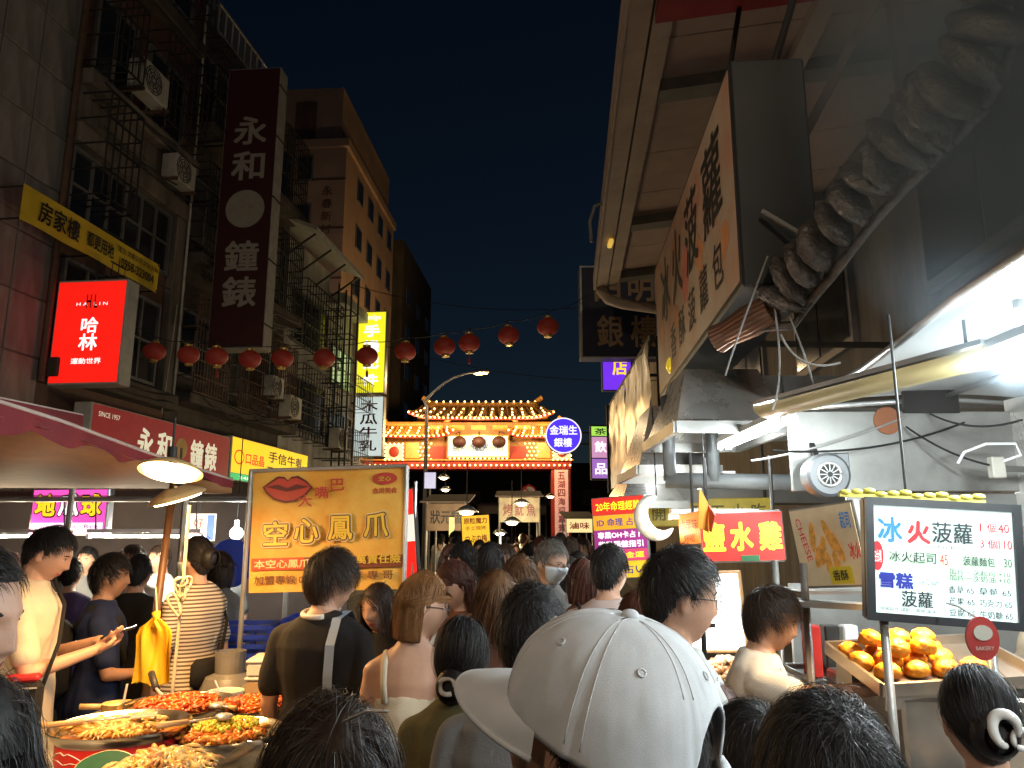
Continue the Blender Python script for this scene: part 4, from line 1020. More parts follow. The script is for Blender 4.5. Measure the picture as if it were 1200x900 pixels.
# ------------------------------------------------------------------ big painted sign 冰火菠蘿
N_, F0 = Vector((1.10, 3.5, 0)), Vector((1.29, 6.6, 0))
Pn = Panel((N_ + F0) / 2 + Z * 3.49, N_ - F0, Z, (N_ - F0).length, 1.2, .37)
mm = mat('sign_watercolour', (.56, .45, .33), rough=.5, var=.3, scale=2.2, tint=(.56, .27, .16), tvar=.5)
BG = thing('painted_box_sign', 'large box sign with black brush characters on cream and orange wash', 'sign', Pn.p(.5, 0, -.18), -HRT)
Pn.case(BG, mat('box_sign_dark', (.016, .02, .022), rough=.5, var=.2, scale=3), bev=.012); Pn.face(BG, mm, .012, .03, .988, .97)
for c, x, w in (('冰', .2, .15), ('火', .4, .15), ('菠', .6, .15), ('蘿', .82, .17)): Pn.text(BG, c, x, .66, w, .44, BLACKL, .025)
for k, c in enumerate('香酥菠蘿包'): Pn.text(BG, c, .30 + k * .135, .24, .085, .22, BLACKL, .015)
for (x, y, rx, ry) in ((.5, .5, .05, .13), (.36, .36, .04, .10), (.68, .42, .035, .12), (.9, .3, .03, .1), (.12, .4, .03, .12)):
    Pn.poly(BG, [(x + rx * (1 + .35 * math.sin(3 * a + x * 9)) * math.cos(a), y + ry * (1 + .35 * math.cos(2 * a + y * 20)) * math.sin(a)) for a in np.linspace(0, 6.28, 25)[:-1]], mat('wash_orange', (.72, .30, .12), rough=.5, var=.2) if x != .5 else mat('wash_pink', (.70, .20, .14), rough=.5, var=.2), o=.0055, th=.001, name='paint_wash')
mb = MB(); mb.tube([Pn.p(.5, 1.0, -.2), AW(5.05, 2.0, -.02)], .02, 8); mb.tube([Pn.p(.1, 1.0, -.2), AW(6.3, 1.8, -.06)], .02, 8); mb.tube([Pn.p(.95, 1.0, -.25), AW(3.7, 1.7, -.02)], .02, 8); part('hanger', mb, IRON, BG)
mb = MB(); mb.bar((1.52, 3.75, 3.75), RW(3.4, 1.0, 5.8), .045); single('roof_strut', mb, IRONB, 'diagonal tan iron strut running down from the awning to the sign', 'strut')
mb = MB(); mb.bar((1.80, 3.2, 3.35), RW(3.15, 1.80, 5.84), .05); single('duct_hanger', mb, IRONB, 'upright rusty hanger bar above the sagging flexible duct', 'hanger')

# other signs far right
Y_ = 13.2; a_ = at(681, 420, Y_); b_ = at(772, 416, Y_); zt_ = at(690, 312, Y_).z
Pn = Panel(Vector(((a_.x + b_.x) / 2, Y_, (a_.z + zt_) / 2)), (1, .02, 0), Z, b_.x - a_.x, zt_ - a_.z, .3)
S5 = thing('dark_blue_sign', 'dark blue projecting sign with tan characters beyond the awning end', 'sign', Pn.p(.5, 0))
Pn.case(S5, mat('sign_dark_blue', (.02, .025, .05), rough=.5)); Pn.frame(S5, ALU, .03); TAN = mat('letter_tan', (.42, .27, .14), rough=.5)
for c, x, y in (('四', .36, .78), ('明', .8, .78), ('銀', .38, .29), ('樓', .82, .29)): Pn.text(S5, c, x, y, .34, .34, TAN, .03)
mb = MB(); mb.bar(Pn.p(1, .5, -.15), RW(13.4, 0, Pn.c.z), .06); part('bracket', mb, IRON, S5)
Y_ = 14.0; a_ = at(706, 458, Y_); b_ = at(741, 458, Y_); zt_ = at(720, 419, Y_).z
Pn = Panel(Vector(((a_.x + b_.x) / 2, Y_, (a_.z + zt_) / 2)), (1, .02, 0), Z, b_.x - a_.x, zt_ - a_.z, .15)
S6 = thing('violet_sign', 'small violet lit sign with a yellow character below the dark blue sign', 'sign', Pn.p(.5, 0))
Pn.case(S6, IRON); Pn.face(S6, glow('lit_violet', (.16, .03, .75), 1.2)); Pn.text(S6, '店', .6, .72, .5, .5, LITY, .04)
mb = MB(); mb.bar(Pn.p(1, .5, -.08), RW(14.2, 0, Pn.c.z), .05); part('bracket', mb, IRON, S6)
# round sign
Y_ = 24.0; c = at(660, 511, Y_); RD = thing('round_sign', 'round blue violet lit sign with white characters beside the gate', 'sign', c)
X = Matrix.Translation(c) @ Matrix.Rotation(R(90), 4, 'X')
part('case', MB().lathe([(.55, -.14), (.57, -.12), (.57, .12), (.55, .14)], 36, X=X), ALU, RD); part('face_panel', MB().lathe([(.535, .141), (.535, .15)], 36, X=X), glow('lit_blue_violet', (.07, .03, .78), 1.3), RD)
part('rim', MB().tube([X @ Vector((.545 * math.cos(a), .545 * math.sin(a), .15)) for a in np.linspace(0, 2 * math.pi, 41)], .02, 6), glow('lit_lilac', (.75, .7, 1), 1.6), RD)
letters(RD, '金瑞生', c + Vector((0, -.155, .17)), (1, 0, 0), Z, .86, .3, LITW, .03); letters(RD, '銀樓', c + Vector((-.02, -.155, -.22)), (1, 0, 0), Z, .56, .28, LITW, .03)
mb = MB(); mb.bar(c + Vector((.55, 0, .1)), RW(24.2, 0, c.z + .1), .06); mb.bar(c + Vector((.5, 0, -.25)), RW(24.2, 0, c.z - .25), .06); part('bracket', mb, IRON, RD)
# neon strip sign between
Y_ = 16.; a_ = at(694, 505, Y_); b_ = at(714, 505, Y_)
Pn = Panel(at(704, 530, Y_), (1, .1, 0), Z, .42, 1.15, .12)
S7 = thing('narrow_lit_sign', 'narrow upright sign lit green, white and violet beside the steel panels', 'sign', Pn.p(.5, 0))
Pn.case(S7, IRON); Pn.face(S7, glow('lit_green', (.4, .8, .1), 1.0), .05, .8, .95, .97); Pn.face(S7, glow('lit_magenta', (.7, .35, .6), .8), .05, .4, .95, .78); Pn.face(S7, glow('lit_purple', (.45, .2, .7), .7), .05, .03, .95, .38)
Pn.text(S7, '茶', .5, .88, .6, .12, DKBL, .03); Pn.text(S7, '飲', .5, .6, .6, .2, LITW, .03); Pn.text(S7, '品', .5, .2, .6, .2, LITW, .03)
mb = MB(); mb.bar(Pn.p(1, .7, -.06), RW(16.1, 0, Pn.p(1, .7).z), .05); part('bracket', mb, IRON, S7)

# ------------------------------------------------------------------ steel panels and hoods
STEEL = mat('stainless_steel', (.60, .57, .53), rough=.28, metal=.5, var=.2, scale=4, bump=.12, bscale=5, rvar=.1); STEELD = mat('steel_dull', (.34, .33, .31), rough=.42, metal=.6, var=.2, scale=3, bump=.1, bscale=6)
def quadslab(v4, th):     # thick slab from four corners
    v4 = [Vector(p) for p in v4]; n = (v4[1] - v4[0]).cross(v4[3] - v4[0]).normalized() * th
    return MB().add(v4 + [p + n for p in v4], [(0, 1, 2, 3), (7, 6, 5, 4), (0, 4, 5, 1), (1, 5, 6, 2), (2, 6, 7, 3), (3, 7, 4, 0)])
SP_ = thing('steel_fascia', 'crumpled stainless steel fascia reflecting coloured lights beyond the painted sign', 'fascia', (1.35, 8.7, 2.3))
for k in range(4):
    y0, y1 = 6.95 + k * .95, 7.888 + k * .95; x0, x1 = 1.27 + .026 * (y0 - 6.95), 1.27 + .026 * (y1 - 6.95); mb = MB()
    def fs_(u, v): 
        return Vector((x0 + (x1 - x0) * u + .022 * noise.noise((u * 3 + k * 5, v * 4, 1)) + .012 * noise.noise((u * 9 + k * 5, v * 11, 1)), y0 + (y1 - y0) * u, 2.35 + 1.15 * v))
    mb.sheet(fs_, 14, 14); part('steel_sheet', mb, mat('steel_crumpled', (.42, .40, .40), rough=.36, metal=1., var=.2, scale=3, bump=.15, bscale=5, rvar=.08), SP_, smooth=True)
mb = MB(); [mb.bar((1.36, y, 2.3), (1.36, y, 3.55), .04) for y in (6.95, 8.9, 10.8)]; mb.bar((1.3, 6.9, 3.53), (1.4, 10.8, 3.53), .05); mb.bar((1.36, 7, 2.3), (1.4, 10.8, 2.3), .05); [mb.bar((1.37, y, 3.5), (3.9, y + .1, 3.5), .05) for y in (7, 10.7)]; part('support_frame', mb, IRON, SP_)
def hood(name, label, bot, top, m=STEEL):
    (x0, x1, y0, y1, z0), (a0, a1, b0, b1, z1) = bot, top; h = thing(name, label, 'hood', ((x0 + x1) / 2, (y0 + y1) / 2, z0))
    B4 = [(x0, y0, z0), (x1, y0, z0), (x1, y1, z0), (x0, y1, z0)]; T4 = [(a0, b0, z1), (a1, b0, z1), (a1, b1, z1), (a0, b1, z1)]
    for i in range(4): j = (i + 1) % 4; part('steel_sheet', quadslab([B4[i], B4[j], T4[j], T4[i]], -.006), m, h)
    mb = MB()
    for i in range(4): mb.bar(B4[i], B4[(i + 1) % 4], .035, .07)
    part('rim', mb, STEELD, h)
    part('flue', MB().box((2.5, (b0 + b1) / 2, z1 - .13), (2.0, (b1 - b0) * .6, .22)), STEELD, h)
    return h
hood('exhaust_hood', 'faceted stainless exhaust hood hanging below the painted sign', (.98, 1.66, 4.55, 5.65, 2.36), (1.14, 1.62, 4.95, 5.5, 2.80))
hood('exhaust_hood', 'second stainless exhaust hood, further down between sign and round light', (.97, 1.6, 5.9, 7.0, 2.22), (1.15, 1.55, 6.3, 6.85, 2.78))
hood('exhaust_hood', 'farthest small stainless hood above the fortune telling boards', (1.05, 1.7, 7.5, 9.2, 2.02), (1.2, 1.6, 7.9, 8.9, 2.3))
c = at(793, 428, 5.9); single('gold_ball_lamp', MB().ball(c, .085, 18, 12), mat('gold_ball', (.75, .55, .05), rough=.25, metal=.6, var=.2, scale=20, emit=.5, ecol=(1, .7, .05)), 'small gold ball lamp glowing under the painted sign', 'lamp', smooth=True)
wire('ball_cord', 'short cord holding the gold ball lamp', c + Z * .08, (1.35, 6.0, 2.9), .0, .006)

# flexible exhaust duct: folds strung along a curve
DU = mat('foil_duct', (.17, .15, .135), rough=.38, metal=.55, var=.4, scale=14, bump=1., bscale=55)
pp = [(1172, -15, 2.35), (1150, 55, 2.45), (1112, 110, 2.6), (1088, 135, 2.72), (1050, 175, 2.85), (1022, 205, 2.98), (990, 245, 3.1), (962, 285, 3.25), (935, 318, 3.4), (915, 348, 3.5)]
P_ = [at(*p) for p in pp]; DT = thing('flexible_duct', 'wrinkled brown flexible exhaust duct sagging in folds through the smoke', 'duct', P_[-1] - Z * .2)
P0_ = P_; P_ = [P0_[min(int(q), 8)].lerp(P0_[min(int(q), 8) + 1], q - min(int(q), 8)) for q in np.linspace(0, 9, 15)]
for k, c in enumerate(P_):
    t = (P_[min(k + 1, 14)] - P_[max(k - 1, 0)]).normalized(); ax = t.cross(Z).normalized(); up_ = ax.cross(t)
    rot = Matrix((t, ax, up_)).transposed() @ Euler((random.uniform(-.3, .3), random.uniform(-.35, .2), random.uniform(-.3, .3))).to_matrix(); sc = .135 if k < 7 else .11
    b = MB().ball((0, 0, 0), 1, 30, 22); mb = MB(); vs = []
    for p in b.v:
        q = 1 + .05 * math.sin(16 * p.z + 5 * noise.noise(p * 2.5 + Vector((k * 3, 0, 0)))) + .10 * noise.noise(p * 2 + Vector((k * 7.1, 0, 0))) + .05 * noise.noise(p * 7 + Vector((k * 7.1, 0, 0)))
        vs.append(c + rot @ Vector((p.x * sc * .42 * q, p.y * sc * .95 * q, p.z * sc * 1.25 * q)))
    mb.add(vs, b.f); part('duct_fold', mb, DU, DT, smooth=True)
mb = MB(); mb.tube([P_[0] + Vector((.12, -.1, .5))] + [p - Z * .14 + Vector((.05, 0, 0)) for p in P_] + [at(880, 385, 3.6)], .022, 8); part('hanging_strap', mb, DU, DT, smooth=True)
e0, e1 = at(905, 362, 3.52), at(840, 398, 3.75); ax = (e1 - e0).normalized(); X = Matrix.Translation(e0) @ ax.to_track_quat('Z', 'Y').to_matrix().to_4x4()
mb = MB(); L = (e1 - e0).length; vs = []; n = 40
for (r, z) in ((.07, 0), (.075, L * .4), (.06, L * .8), (.07, L)):
    for j in range(n): q = 2 * math.pi * j / n; rr = r * (1 + .08 * (j % 2)); vs.append(X @ Vector((rr * math.cos(q), rr * math.sin(q), z)))
mb.add(vs, [(i * n + j, i * n + (j + 1) % n, (i + 1) * n + (j + 1) % n, (i + 1) * n + j) for i in range(3) for j in range(n)]); part('duct_mouth', mb, mat('copper_tarnished', (.30, .16, .10), rough=.4, metal=.7, var=.3), DT)
for k, (a, b) in enumerate((((905, 345, 3.45), (905, 480, 3.6)), ((900, 300, 3.4), (850, 440, 3.7)), ((925, 370, 3.45), (955, 470, 3.5)), ((915, 392, 3.4), (985, 425, 3.2)))):
    a, b = at(*a), at(*b); mid = a.lerp(b, .5) + Vector((.06 * (-1) ** k, 0, -.12)); pts = [a * (1 - t) ** 2 + mid * 2 * t * (1 - t) + b * t * t for t in np.linspace(0, 1, 14)]
    single('hanging_wire', MB().tube(pts, .005, 5), WIREG, ['pale wire hanging straight down below the duct end', 'pale wire looping from duct end to the painted sign', 'pale wire dangling right of the duct end', 'short twisted pale wire running right below the duct'][k], 'wire')
a = at(893, 247, 3.45); single('cut_pipe_end', MB().tube([a, at(935, 272, 3.4)], .012, 8), WIREG, 'short pale rod sticking out beside the flexible duct', 'rod')

# ------------------------------------------------------------------ white canopy and tube lights of the right stall
CANV = bpy.data.materials.new('canopy_translucent'); CANV.use_nodes = True; N = CANV.node_tree.nodes; Lk = CANV.node_tree.links
tr = N.new('ShaderNodeBsdfTranslucent'); tr.inputs[0].default_value = (.75, .8, .8, 1); mx = N.new('ShaderNodeMixShader'); mx.inputs[0].default_value = .32
N['Principled BSDF'].inputs['Base Color'].default_value = (.84, .87, .87, 1); N['Principled BSDF'].inputs['Roughness'].default_value = .5
Lk.new(N['Principled BSDF'].outputs[0], mx.inputs[1]); Lk.new(tr.outputs[0], mx.inputs[2]); Lk.new(mx.outputs[0], N['Material Output'].inputs[0])
CN = thing('white_canopy', 'white plastic stall canopy lit from below by tube lights at the right', 'canopy', (2.0, 2.6, 2.4))
def cs(u, v):
    y = -1.2 + 5.7 * v; xe = 1.405 + (y - 1.99) * .148; return Vector((xe + (3.3 - xe) * u, y, 2.5 + .05 * math.sin(u * 3.1) + .012 * math.sin(v * 22) * (1 - u)))
part('sheet', MB().sheet(cs, 12, 30), CANV, CN, smooth=True)
mb = MB(); mb.tube([cs(0, v) + Vector((.0, 0, -.012)) for v in np.linspace(0, 1, 12)], .016, 8); mb.tube([cs(.5, v) - Z * .03 for v in (0, .5, 1)], .015, 8); mb.tube([cs(u, 1) - Z * .03 for u in (0, .5, 1)], .015, 8); mb.tube([cs(u, .45) - Z * .03 for u in (0, .5, 1)], .015, 8); part('canopy_pole', mb, ALU, CN, smooth=True)
mb = MB(); [mb.tube([(3.2, y, 2.5), (3.2, y, 0)], .02, 8) for y in (-1.1, 4.4)]; part('canopy_leg', mb, ALU, CN)
TUBE = glow('tube_light_white', (.95, 1, .97), 9, 0); TUBEW = glow('tube_light_warm', (1, .9, .7), 7, 0)
def tube_lamp(label, a, b, power, col=(.86, .97, 1.), m=None, wide=.09, two=True, group=None, light=True, spot_dir=None):
    a, b = Vector(a), Vector(b); t = thing('tube_light', label, 'light', (a + b) / 2, 0, group); d = (b - a).normalized(); sd = d.cross(Z).normalized()
    part('fixture', MB().bar(a + Z * .04, b + Z * .04, wide, .03), PLASTW, t)
    for o in ((-.028, .028) if two else (0,)):
        part('tube', MB().tube([a + sd * o, b + sd * o], .013, 10), m or TUBE, t, smooth=True)
        part('socket', MB().bar(a + sd * o - d * .015, a + sd * o + d * .008, .035, .04).bar(b + sd * o - d * .008, b + sd * o + d * .015, .035, .04), PLASTW, t)
    if light:
        for q in (.17, .5, .83): lamp('tube_glow', 'POINT', a.lerp(b, q) - Z * .045, power / 3 * 1.5, col, t, .03)
    return t
tube_lamp('twin white tube light glaring below the canopy left of the gold beam', (1.40, 3.85, 2.30), (1.40, 5.05, 2.30), 34)
tube_lamp('twin white tube light at the right edge under the canopy', (1.68, 1.55, 2.33), (1.68, 2.72, 2.33), 85)
tube_lamp('white tube light deeper under the canopy by the steel wall', (2.15, 1.9, 2.26), (2.15, 3.1, 2.26), 46, two=False)  # extra tube outside the frame, added to brighten the canopy sheet
tube_lamp('twin white tube light under the canopy just behind the viewer', (1.72, -.7, 2.33), (1.72, .5, 2.33), 88, (.86, .97, 1.))  # added out of view as fill on the foreground heads and cap
tube_lamp('third tube light down the stall row below the steel fascia', (1.4, 7.1, 2.3), (1.4, 7.9, 2.3), 3, two=False)
tube_lamp('farthest tube light down the right stall row', (1.45, 9.4, 2.12), (1.45, 10.6, 2.12), 16, two=False)
tube_lamp('short white tube light over the salted chicken stall', (1.55, 5.5, 2.12), (1.55, 6.4, 2.12), 22, two=False)
c = atz(1196, 372, 2.44); single('bulb_lamp', MB().ball(c, .032, 14, 10), glow('bulb_white', (.95, 1, 1), 12, 0), 'round white bulb at the right edge below the canopy sheet', 'lamp', smooth=True)
single('bulb_holder', MB().tube([c + Z * .03, c + Z * .062], .02, 10), PLASTW, 'white holder of the round bulb under the canopy', 'lamp holder')
bm_ = thing('gold_beam', 'long yellowed plastic beam sloping under the white canopy', 'beam', (1.48, 3.25, 2.33)); YP = mat('yellowed_plastic', (.62, .52, .26), rough=.35, var=.25, scale=4, stretch=(1, .2, 1), trans=0)
a, b = Vector((1.30, 3.86, 2.36)), Vector((1.70, 2.60, 2.36)); d = (b - a).normalized(); sd = d.cross(Z).normalized(); vs = []; K = 12
for j in range(K + 1):
    q = math.pi * j / K
    for e in (a, b): vs.append(e + sd * (.085 * math.cos(q)) - Z * (.055 * math.sin(q)))
    for e in (a, b): vs.append(e + sd * (.080 * math.cos(q)) - Z * (.050 * math.sin(q)))
mb = MB(); mb.add(vs, [(4 * j, 4 * j + 1, 4 * j + 5, 4 * j + 4) for j in range(K)] + [(4 * j + 2, 4 * j + 6, 4 * j + 7, 4 * j + 3) for j in range(K)]); part('trough', mb, YP, bm_, smooth=60)
part('mounting_rail', MB().bar(a + Z * .02, b + Z * .02, .17, .02), ALU, bm_)
mb = MB(); [mb.tube([p + Z * .03, p + Z * .14], .006, 6) for p in (a.lerp(b, .1), a.lerp(b, .9))]; part('hanger', mb, IRON, bm_)

# steel back wall of the stall with hole, hatch, socket, wires
SW = thing('steel_back_wall', 'stainless steel rear wall of the right stall with round brown hole', 'wall panel', (2.2, 4.42, 1.2))
part('upper_sheet', MB().box((2.25, 4.42, 2.20), (1.3, .03, .46), None, .004), STEELD, SW); part('lower_sheet', MB().box((2.42, 4.46, 1.72), (1.0, .03, .48), None, .004), STEELD, SW); part('base_sheet', MB().box((2.3, 4.44, .74), (1.5, .03, 1.44)), STEELD, SW)
X = Matrix.Translation(at(1040, 493, 4.40)) @ Matrix.Rotation(R(90), 4, 'X'); part('brown_hole', MB().lathe([(.08, -.006), (.08, .006)], 28, X=X), mat('cork_brown', (.30, .11, .05), rough=.8), SW)
part('black_hatch', MB().box(at(1090, 468, 4.39), (.32, .02, .16)), IRON, SW); part('corner_post', MB().box((2.93, 4.3, 1.4), (.08, .3, 2.2)), STEEL, SW)
c = at(1168, 548, 4.0); sk = thing('wall_socket', 'small cream wall socket with coiled white cable at the right', 'socket', c)
part('box', MB().box(c, (.07, .05, .11), None, .006), ACW, sk); mb = MB(); mb.tube([c + Vector((.02, -.03, .03)), c + Vector((.10, -.05, .06)), c + Vector((.08, -.05, .12)), c + Vector((-.06, -.03, .12)), c + Vector((-.16, .0, .08)), c + Vector((-.2, 0, .02))], .008, 6); part('cable', mb, PLASTW, sk, smooth=True)
part('bracket', MB().bar(c + Vector((0, .02, 0)), (2.93, 4.2, c.z), .03), STEELD, sk)
for k, (a, b, sg) in enumerate((((905, 528, 3.9), (1130, 495, 4.36), .06), ((1062, 500, 4.36), (1160, 545, 4.0), .03), ((1090, 485, 4.36), (1198, 492, 3.6), .05), ((880, 540, 4.2), (1062, 488, 4.36), .03))):
    wire('stall_cable', ['black cable looping across the steel wall', 'thin cable running down to the wall socket', 'grey cable along the top of the steel wall', 'pale cable crossing below the twin tube light'][k], at(*a), at(*b), sg, .006, WIRE if k != 3 else WIREG)
# blower
c = at(967, 557, 4.25); BLW = thing('centrifugal_blower', 'round grey metal blower fan below the steel wall', 'blower', c - Z * .12)
X = Matrix.Translation(c) @ Matrix.Rotation(R(90), 4, 'X'); part('housing', MB().lathe([(.105, -.06), (.12, -.05), (.12, .05), (.105, .06)], 32, X=X).box(c + Vector((.06, 0, .07)), (.12, .1, .1), None, .006), mat('blower_grey', (.16, .165, .17), rough=.45, metal=.4, var=.2), BLW, smooth=30)
part('inlet_ring', MB().tube([X @ Vector((.062 * math.cos(a), .062 * math.sin(a), .062)) for a in np.linspace(0, 6.2832, 29)], .009, 8), STEEL, BLW, smooth=True); part('inlet', MB().lathe([(.056, .055), (.056, .064)], 24, X=X), IRON, BLW)
mb = MB(); [mb.bar(X @ Vector((.015 * math.cos(a), .015 * math.sin(a), .068)), X @ Vector((.055 * math.cos(a), .055 * math.sin(a), .068)), .005) for a in np.linspace(0, 6.28, 13)[:-1]]; part('impeller_blade', mb, GALV, BLW)
mb = MB(); mb.bar(c + Vector((0, .06, .05)), (c.x, 4.44, c.z + .22), .03); part('bracket', mb, IRON, BLW)
# grey drain pipes
p0, p1 = at(780, 563, 5.4), at(962, 567, 5.2)
GP = thing('grey_pipe', 'thick grey plastic pipe running level behind the salted chicken sign', 'pipe', p0 - Z * .1); PVC = mat('pvc_grey', (.13, .135, .135), rough=.5, var=.15)
part('level_pipe', MB().tube([p0, p1 + Vector((.5, 0, 0))], .055, 14), PVC, GP, smooth=True); mb = MB(); [mb.tube([p0 + (p1 - p0) * t, p0 + (p1 - p0) * t + Z * .6], .045, 12) for t in (.03, .32)]; part('riser', mb, PVC, GP, smooth=True)

# ------------------------------------------------------------------ bun stall at the right: menu, poster, counter
Pn = Panel.px(((1012, 582), (1194, 592), (1016, 726)), (2.42, 2.36), .05)
MN = thing('menu_lightbox', 'lit white menu board in a thick black frame with prices', 'menu board', Pn.p(.5, 0, -.03))
Pn.case(MN, mat('frame_black', (.015, .016, .018), rough=.35, var=.1), bev=.008); Pn.frame(MN, MATS['frame_black'], .024, o=.014)
Pn.face(MN, glow('lit_menu', (.66, .80, .78), .92, .03), .05, .065, .95, .94, o=.004)
LB = mat('letter_sky_blue', (.03, .22, .55), rough=.5, emit=.25); LRD = mat('letter_red', (.55, .02, .03), rough=.5, emit=.25); LBK = mat('letter_ink', (.02, .03, .03), rough=.5); LNV = mat('letter_navy', (.02, .03, .35), rough=.5, emit=.2)
LGR = glow('lit_menu_green', (.52, .72, .55), .8, .03)
for (x0, y0, x1, y1) in ((.13, .44, .56, .58), (.60, .47, .93, .58), (.47, .36, .93, .44)): Pn.face(MN, LGR, x0, y0, x1, y1, name='menu_strip', o=.0055, o0=.0042)
T_ = lambda s, x, y, w, h, m, b=.02, **k: Pn.text(MN, s, x, y, w, h, m, b, o=.008, **k)
T_('冰', .16, .74, .16, .21, LB, .04); T_('火', .345, .73, .15, .19, LRD, .05); T_('菠蘿', .56, .74, .26, .17, LBK, .02)
T_('1', .74, .80, .012, .07, LRD); T_('個', .81, .80, .06, .075, LRD); T_('40', .885, .80, .07, .075, LRD); T_('3', .745, .67, .025, .07, LRD); T_('個', .81, .67, .06, .075, LRD); T_('110', .89, .67, .085, .075, LRD)
T_('(Ice Fire Butter)', .53, .615, .28, .04, LBK, .0); T_('冰火起司', .30, .525, .30, .09, LBK, .005); T_('45', .50, .52, .05, .09, LRD, .0); T_('菠蘿麵包', .72, .525, .2, .075, LBK, .005); T_('30', .90, .525, .05, .07, LBK, .0)
T_('加片一次起司 +10', .72, .435, .38, .05, LBK, .0); T_('加片一次奶油 +10', .72, .385, .38, .05, LBK, .0)
Pn.disc(MN, .075, .52, .04, .12, LRD, o=.007, name='red_badge'); T_('在台灣', .075, .52, .05, .1, LITW, .0)
T_('雪糕', .19, .33, .22, .13, LNV, .05); T_('Ice Cream', .40, .335, .13, .05, LBK, .0); T_('菠蘿', .32, .19, .2, .13, LBK, .02)
for k, (a, b) in enumerate((('香草 65', '草莓 65'), ('芒果 65', '巧克力 65'), ('豆腐 65', '牛奶糖 65'))): T_(a, .60, .29 - k * .09, .16, .06, LBK, .005); T_(b, .81, .29 - k * .09, .2, .06, LBK, .005)
T_('現場製作 請耐心等候 謝謝', .26, .10, .36, .03, LBK, .0)
mb = MB(); mb.tube([Pn.p(.13, 0, -.03), Pn.p(.13, 0, -.03) - Z * .75], .013, 10); mb.tube([Pn.p(.8, 0, -.03), Pn.p(.8, 0, -.03) - Z * .72], .012, 10); part('post', mb, STEELD, MN, smooth=True)
mb = thing('yellow_garland', 'scalloped yellow plastic strip lying along the top of the menu board', 'garland', Pn.p(.45, 1, -.03)); YF = mat('yellow_plastic', (.78, .68, .12), rough=.45, var=.1)
for k in range(12): part('petal', MB().ball(Pn.p(-.1 + k * .08, 1.0 + .035 + .012 * (k % 3), -.04), (.022, .018, .010), 10, 6), YF, mb, smooth=True)
part('ribbon', MB().bar(Pn.p(-.14, 1.015, -.04), Pn.p(.82, 1.015, -.04), .02, .012), YF, mb)
# poster
Pn = Panel.px(((924, 597), (1000, 585), (941, 690)), (3.05, 2.75), .03)
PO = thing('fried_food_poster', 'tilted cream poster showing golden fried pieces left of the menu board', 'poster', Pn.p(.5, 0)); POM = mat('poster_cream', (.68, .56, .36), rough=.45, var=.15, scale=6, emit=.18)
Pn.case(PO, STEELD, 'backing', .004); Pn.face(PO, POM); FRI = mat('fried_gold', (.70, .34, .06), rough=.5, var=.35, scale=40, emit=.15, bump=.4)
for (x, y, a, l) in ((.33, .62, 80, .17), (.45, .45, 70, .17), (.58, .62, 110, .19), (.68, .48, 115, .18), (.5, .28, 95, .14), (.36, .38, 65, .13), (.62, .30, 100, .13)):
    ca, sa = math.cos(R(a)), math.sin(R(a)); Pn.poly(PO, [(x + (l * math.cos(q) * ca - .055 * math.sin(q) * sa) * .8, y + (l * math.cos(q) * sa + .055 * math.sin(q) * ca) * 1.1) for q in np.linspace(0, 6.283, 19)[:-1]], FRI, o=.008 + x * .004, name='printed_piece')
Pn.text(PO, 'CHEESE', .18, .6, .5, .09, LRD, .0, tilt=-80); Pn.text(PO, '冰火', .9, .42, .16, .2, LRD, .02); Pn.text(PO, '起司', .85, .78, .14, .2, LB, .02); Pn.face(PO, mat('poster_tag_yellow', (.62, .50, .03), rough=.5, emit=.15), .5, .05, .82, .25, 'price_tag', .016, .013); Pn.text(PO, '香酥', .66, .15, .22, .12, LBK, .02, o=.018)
# counter and display
BRS = mat('brushed_steel', (.42, .38, .33), rough=.32, metal=.9, var=.15, scale=5); WOODB = mat('wood_brown', (.20, .10, .05), rough=.6, var=.25, scale=6, stretch=(8, 8, 1))
CT = thing('bun_counter', 'stainless counter of the bun stall with open burner front', 'counter', (1.75, 2.75, 0))
part('cabinet', MB().box((1.78, 2.80, .45), (1.25, .9, .9), None, .01), BRS, CT); part('worktop', MB().box((1.78, 2.78, .925), (1.3, .98, .045), None, .008), STEEL, CT)
part('hot_case', MB().box((1.72, 2.85, 1.085), (1.0, .6, .27), None, .01), BRS, CT); part('front_rail', MB().bar((1.18, 2.34, 1.0), (2.3, 2.34, 1.0), .03), STEEL, CT)
for x in (1.28, 1.42):
    X = Matrix.Translation((x, 2.42, .985)) @ Matrix.Rotation(R(70), 4, 'X'); b_ = part('burner', MB().lathe([(.055, -.02), (.06, 0), (.045, .012), (.02, .014)], 20, X=X), IRON, CT); part('burner_glow', MB().tube([X @ Vector((.035 * math.cos(a), .035 * math.sin(a), .016)) for a in np.linspace(0, 6.283, 17)], .004, 6), glow('burner_orange', (1, .25, .05), 1.2, 0), b_)
for k in range(5): part('wood_slat', MB().box((1.25 + k * .2, 2.335, .46), (.185, .012, .8), None, .004), WOODB, CT)
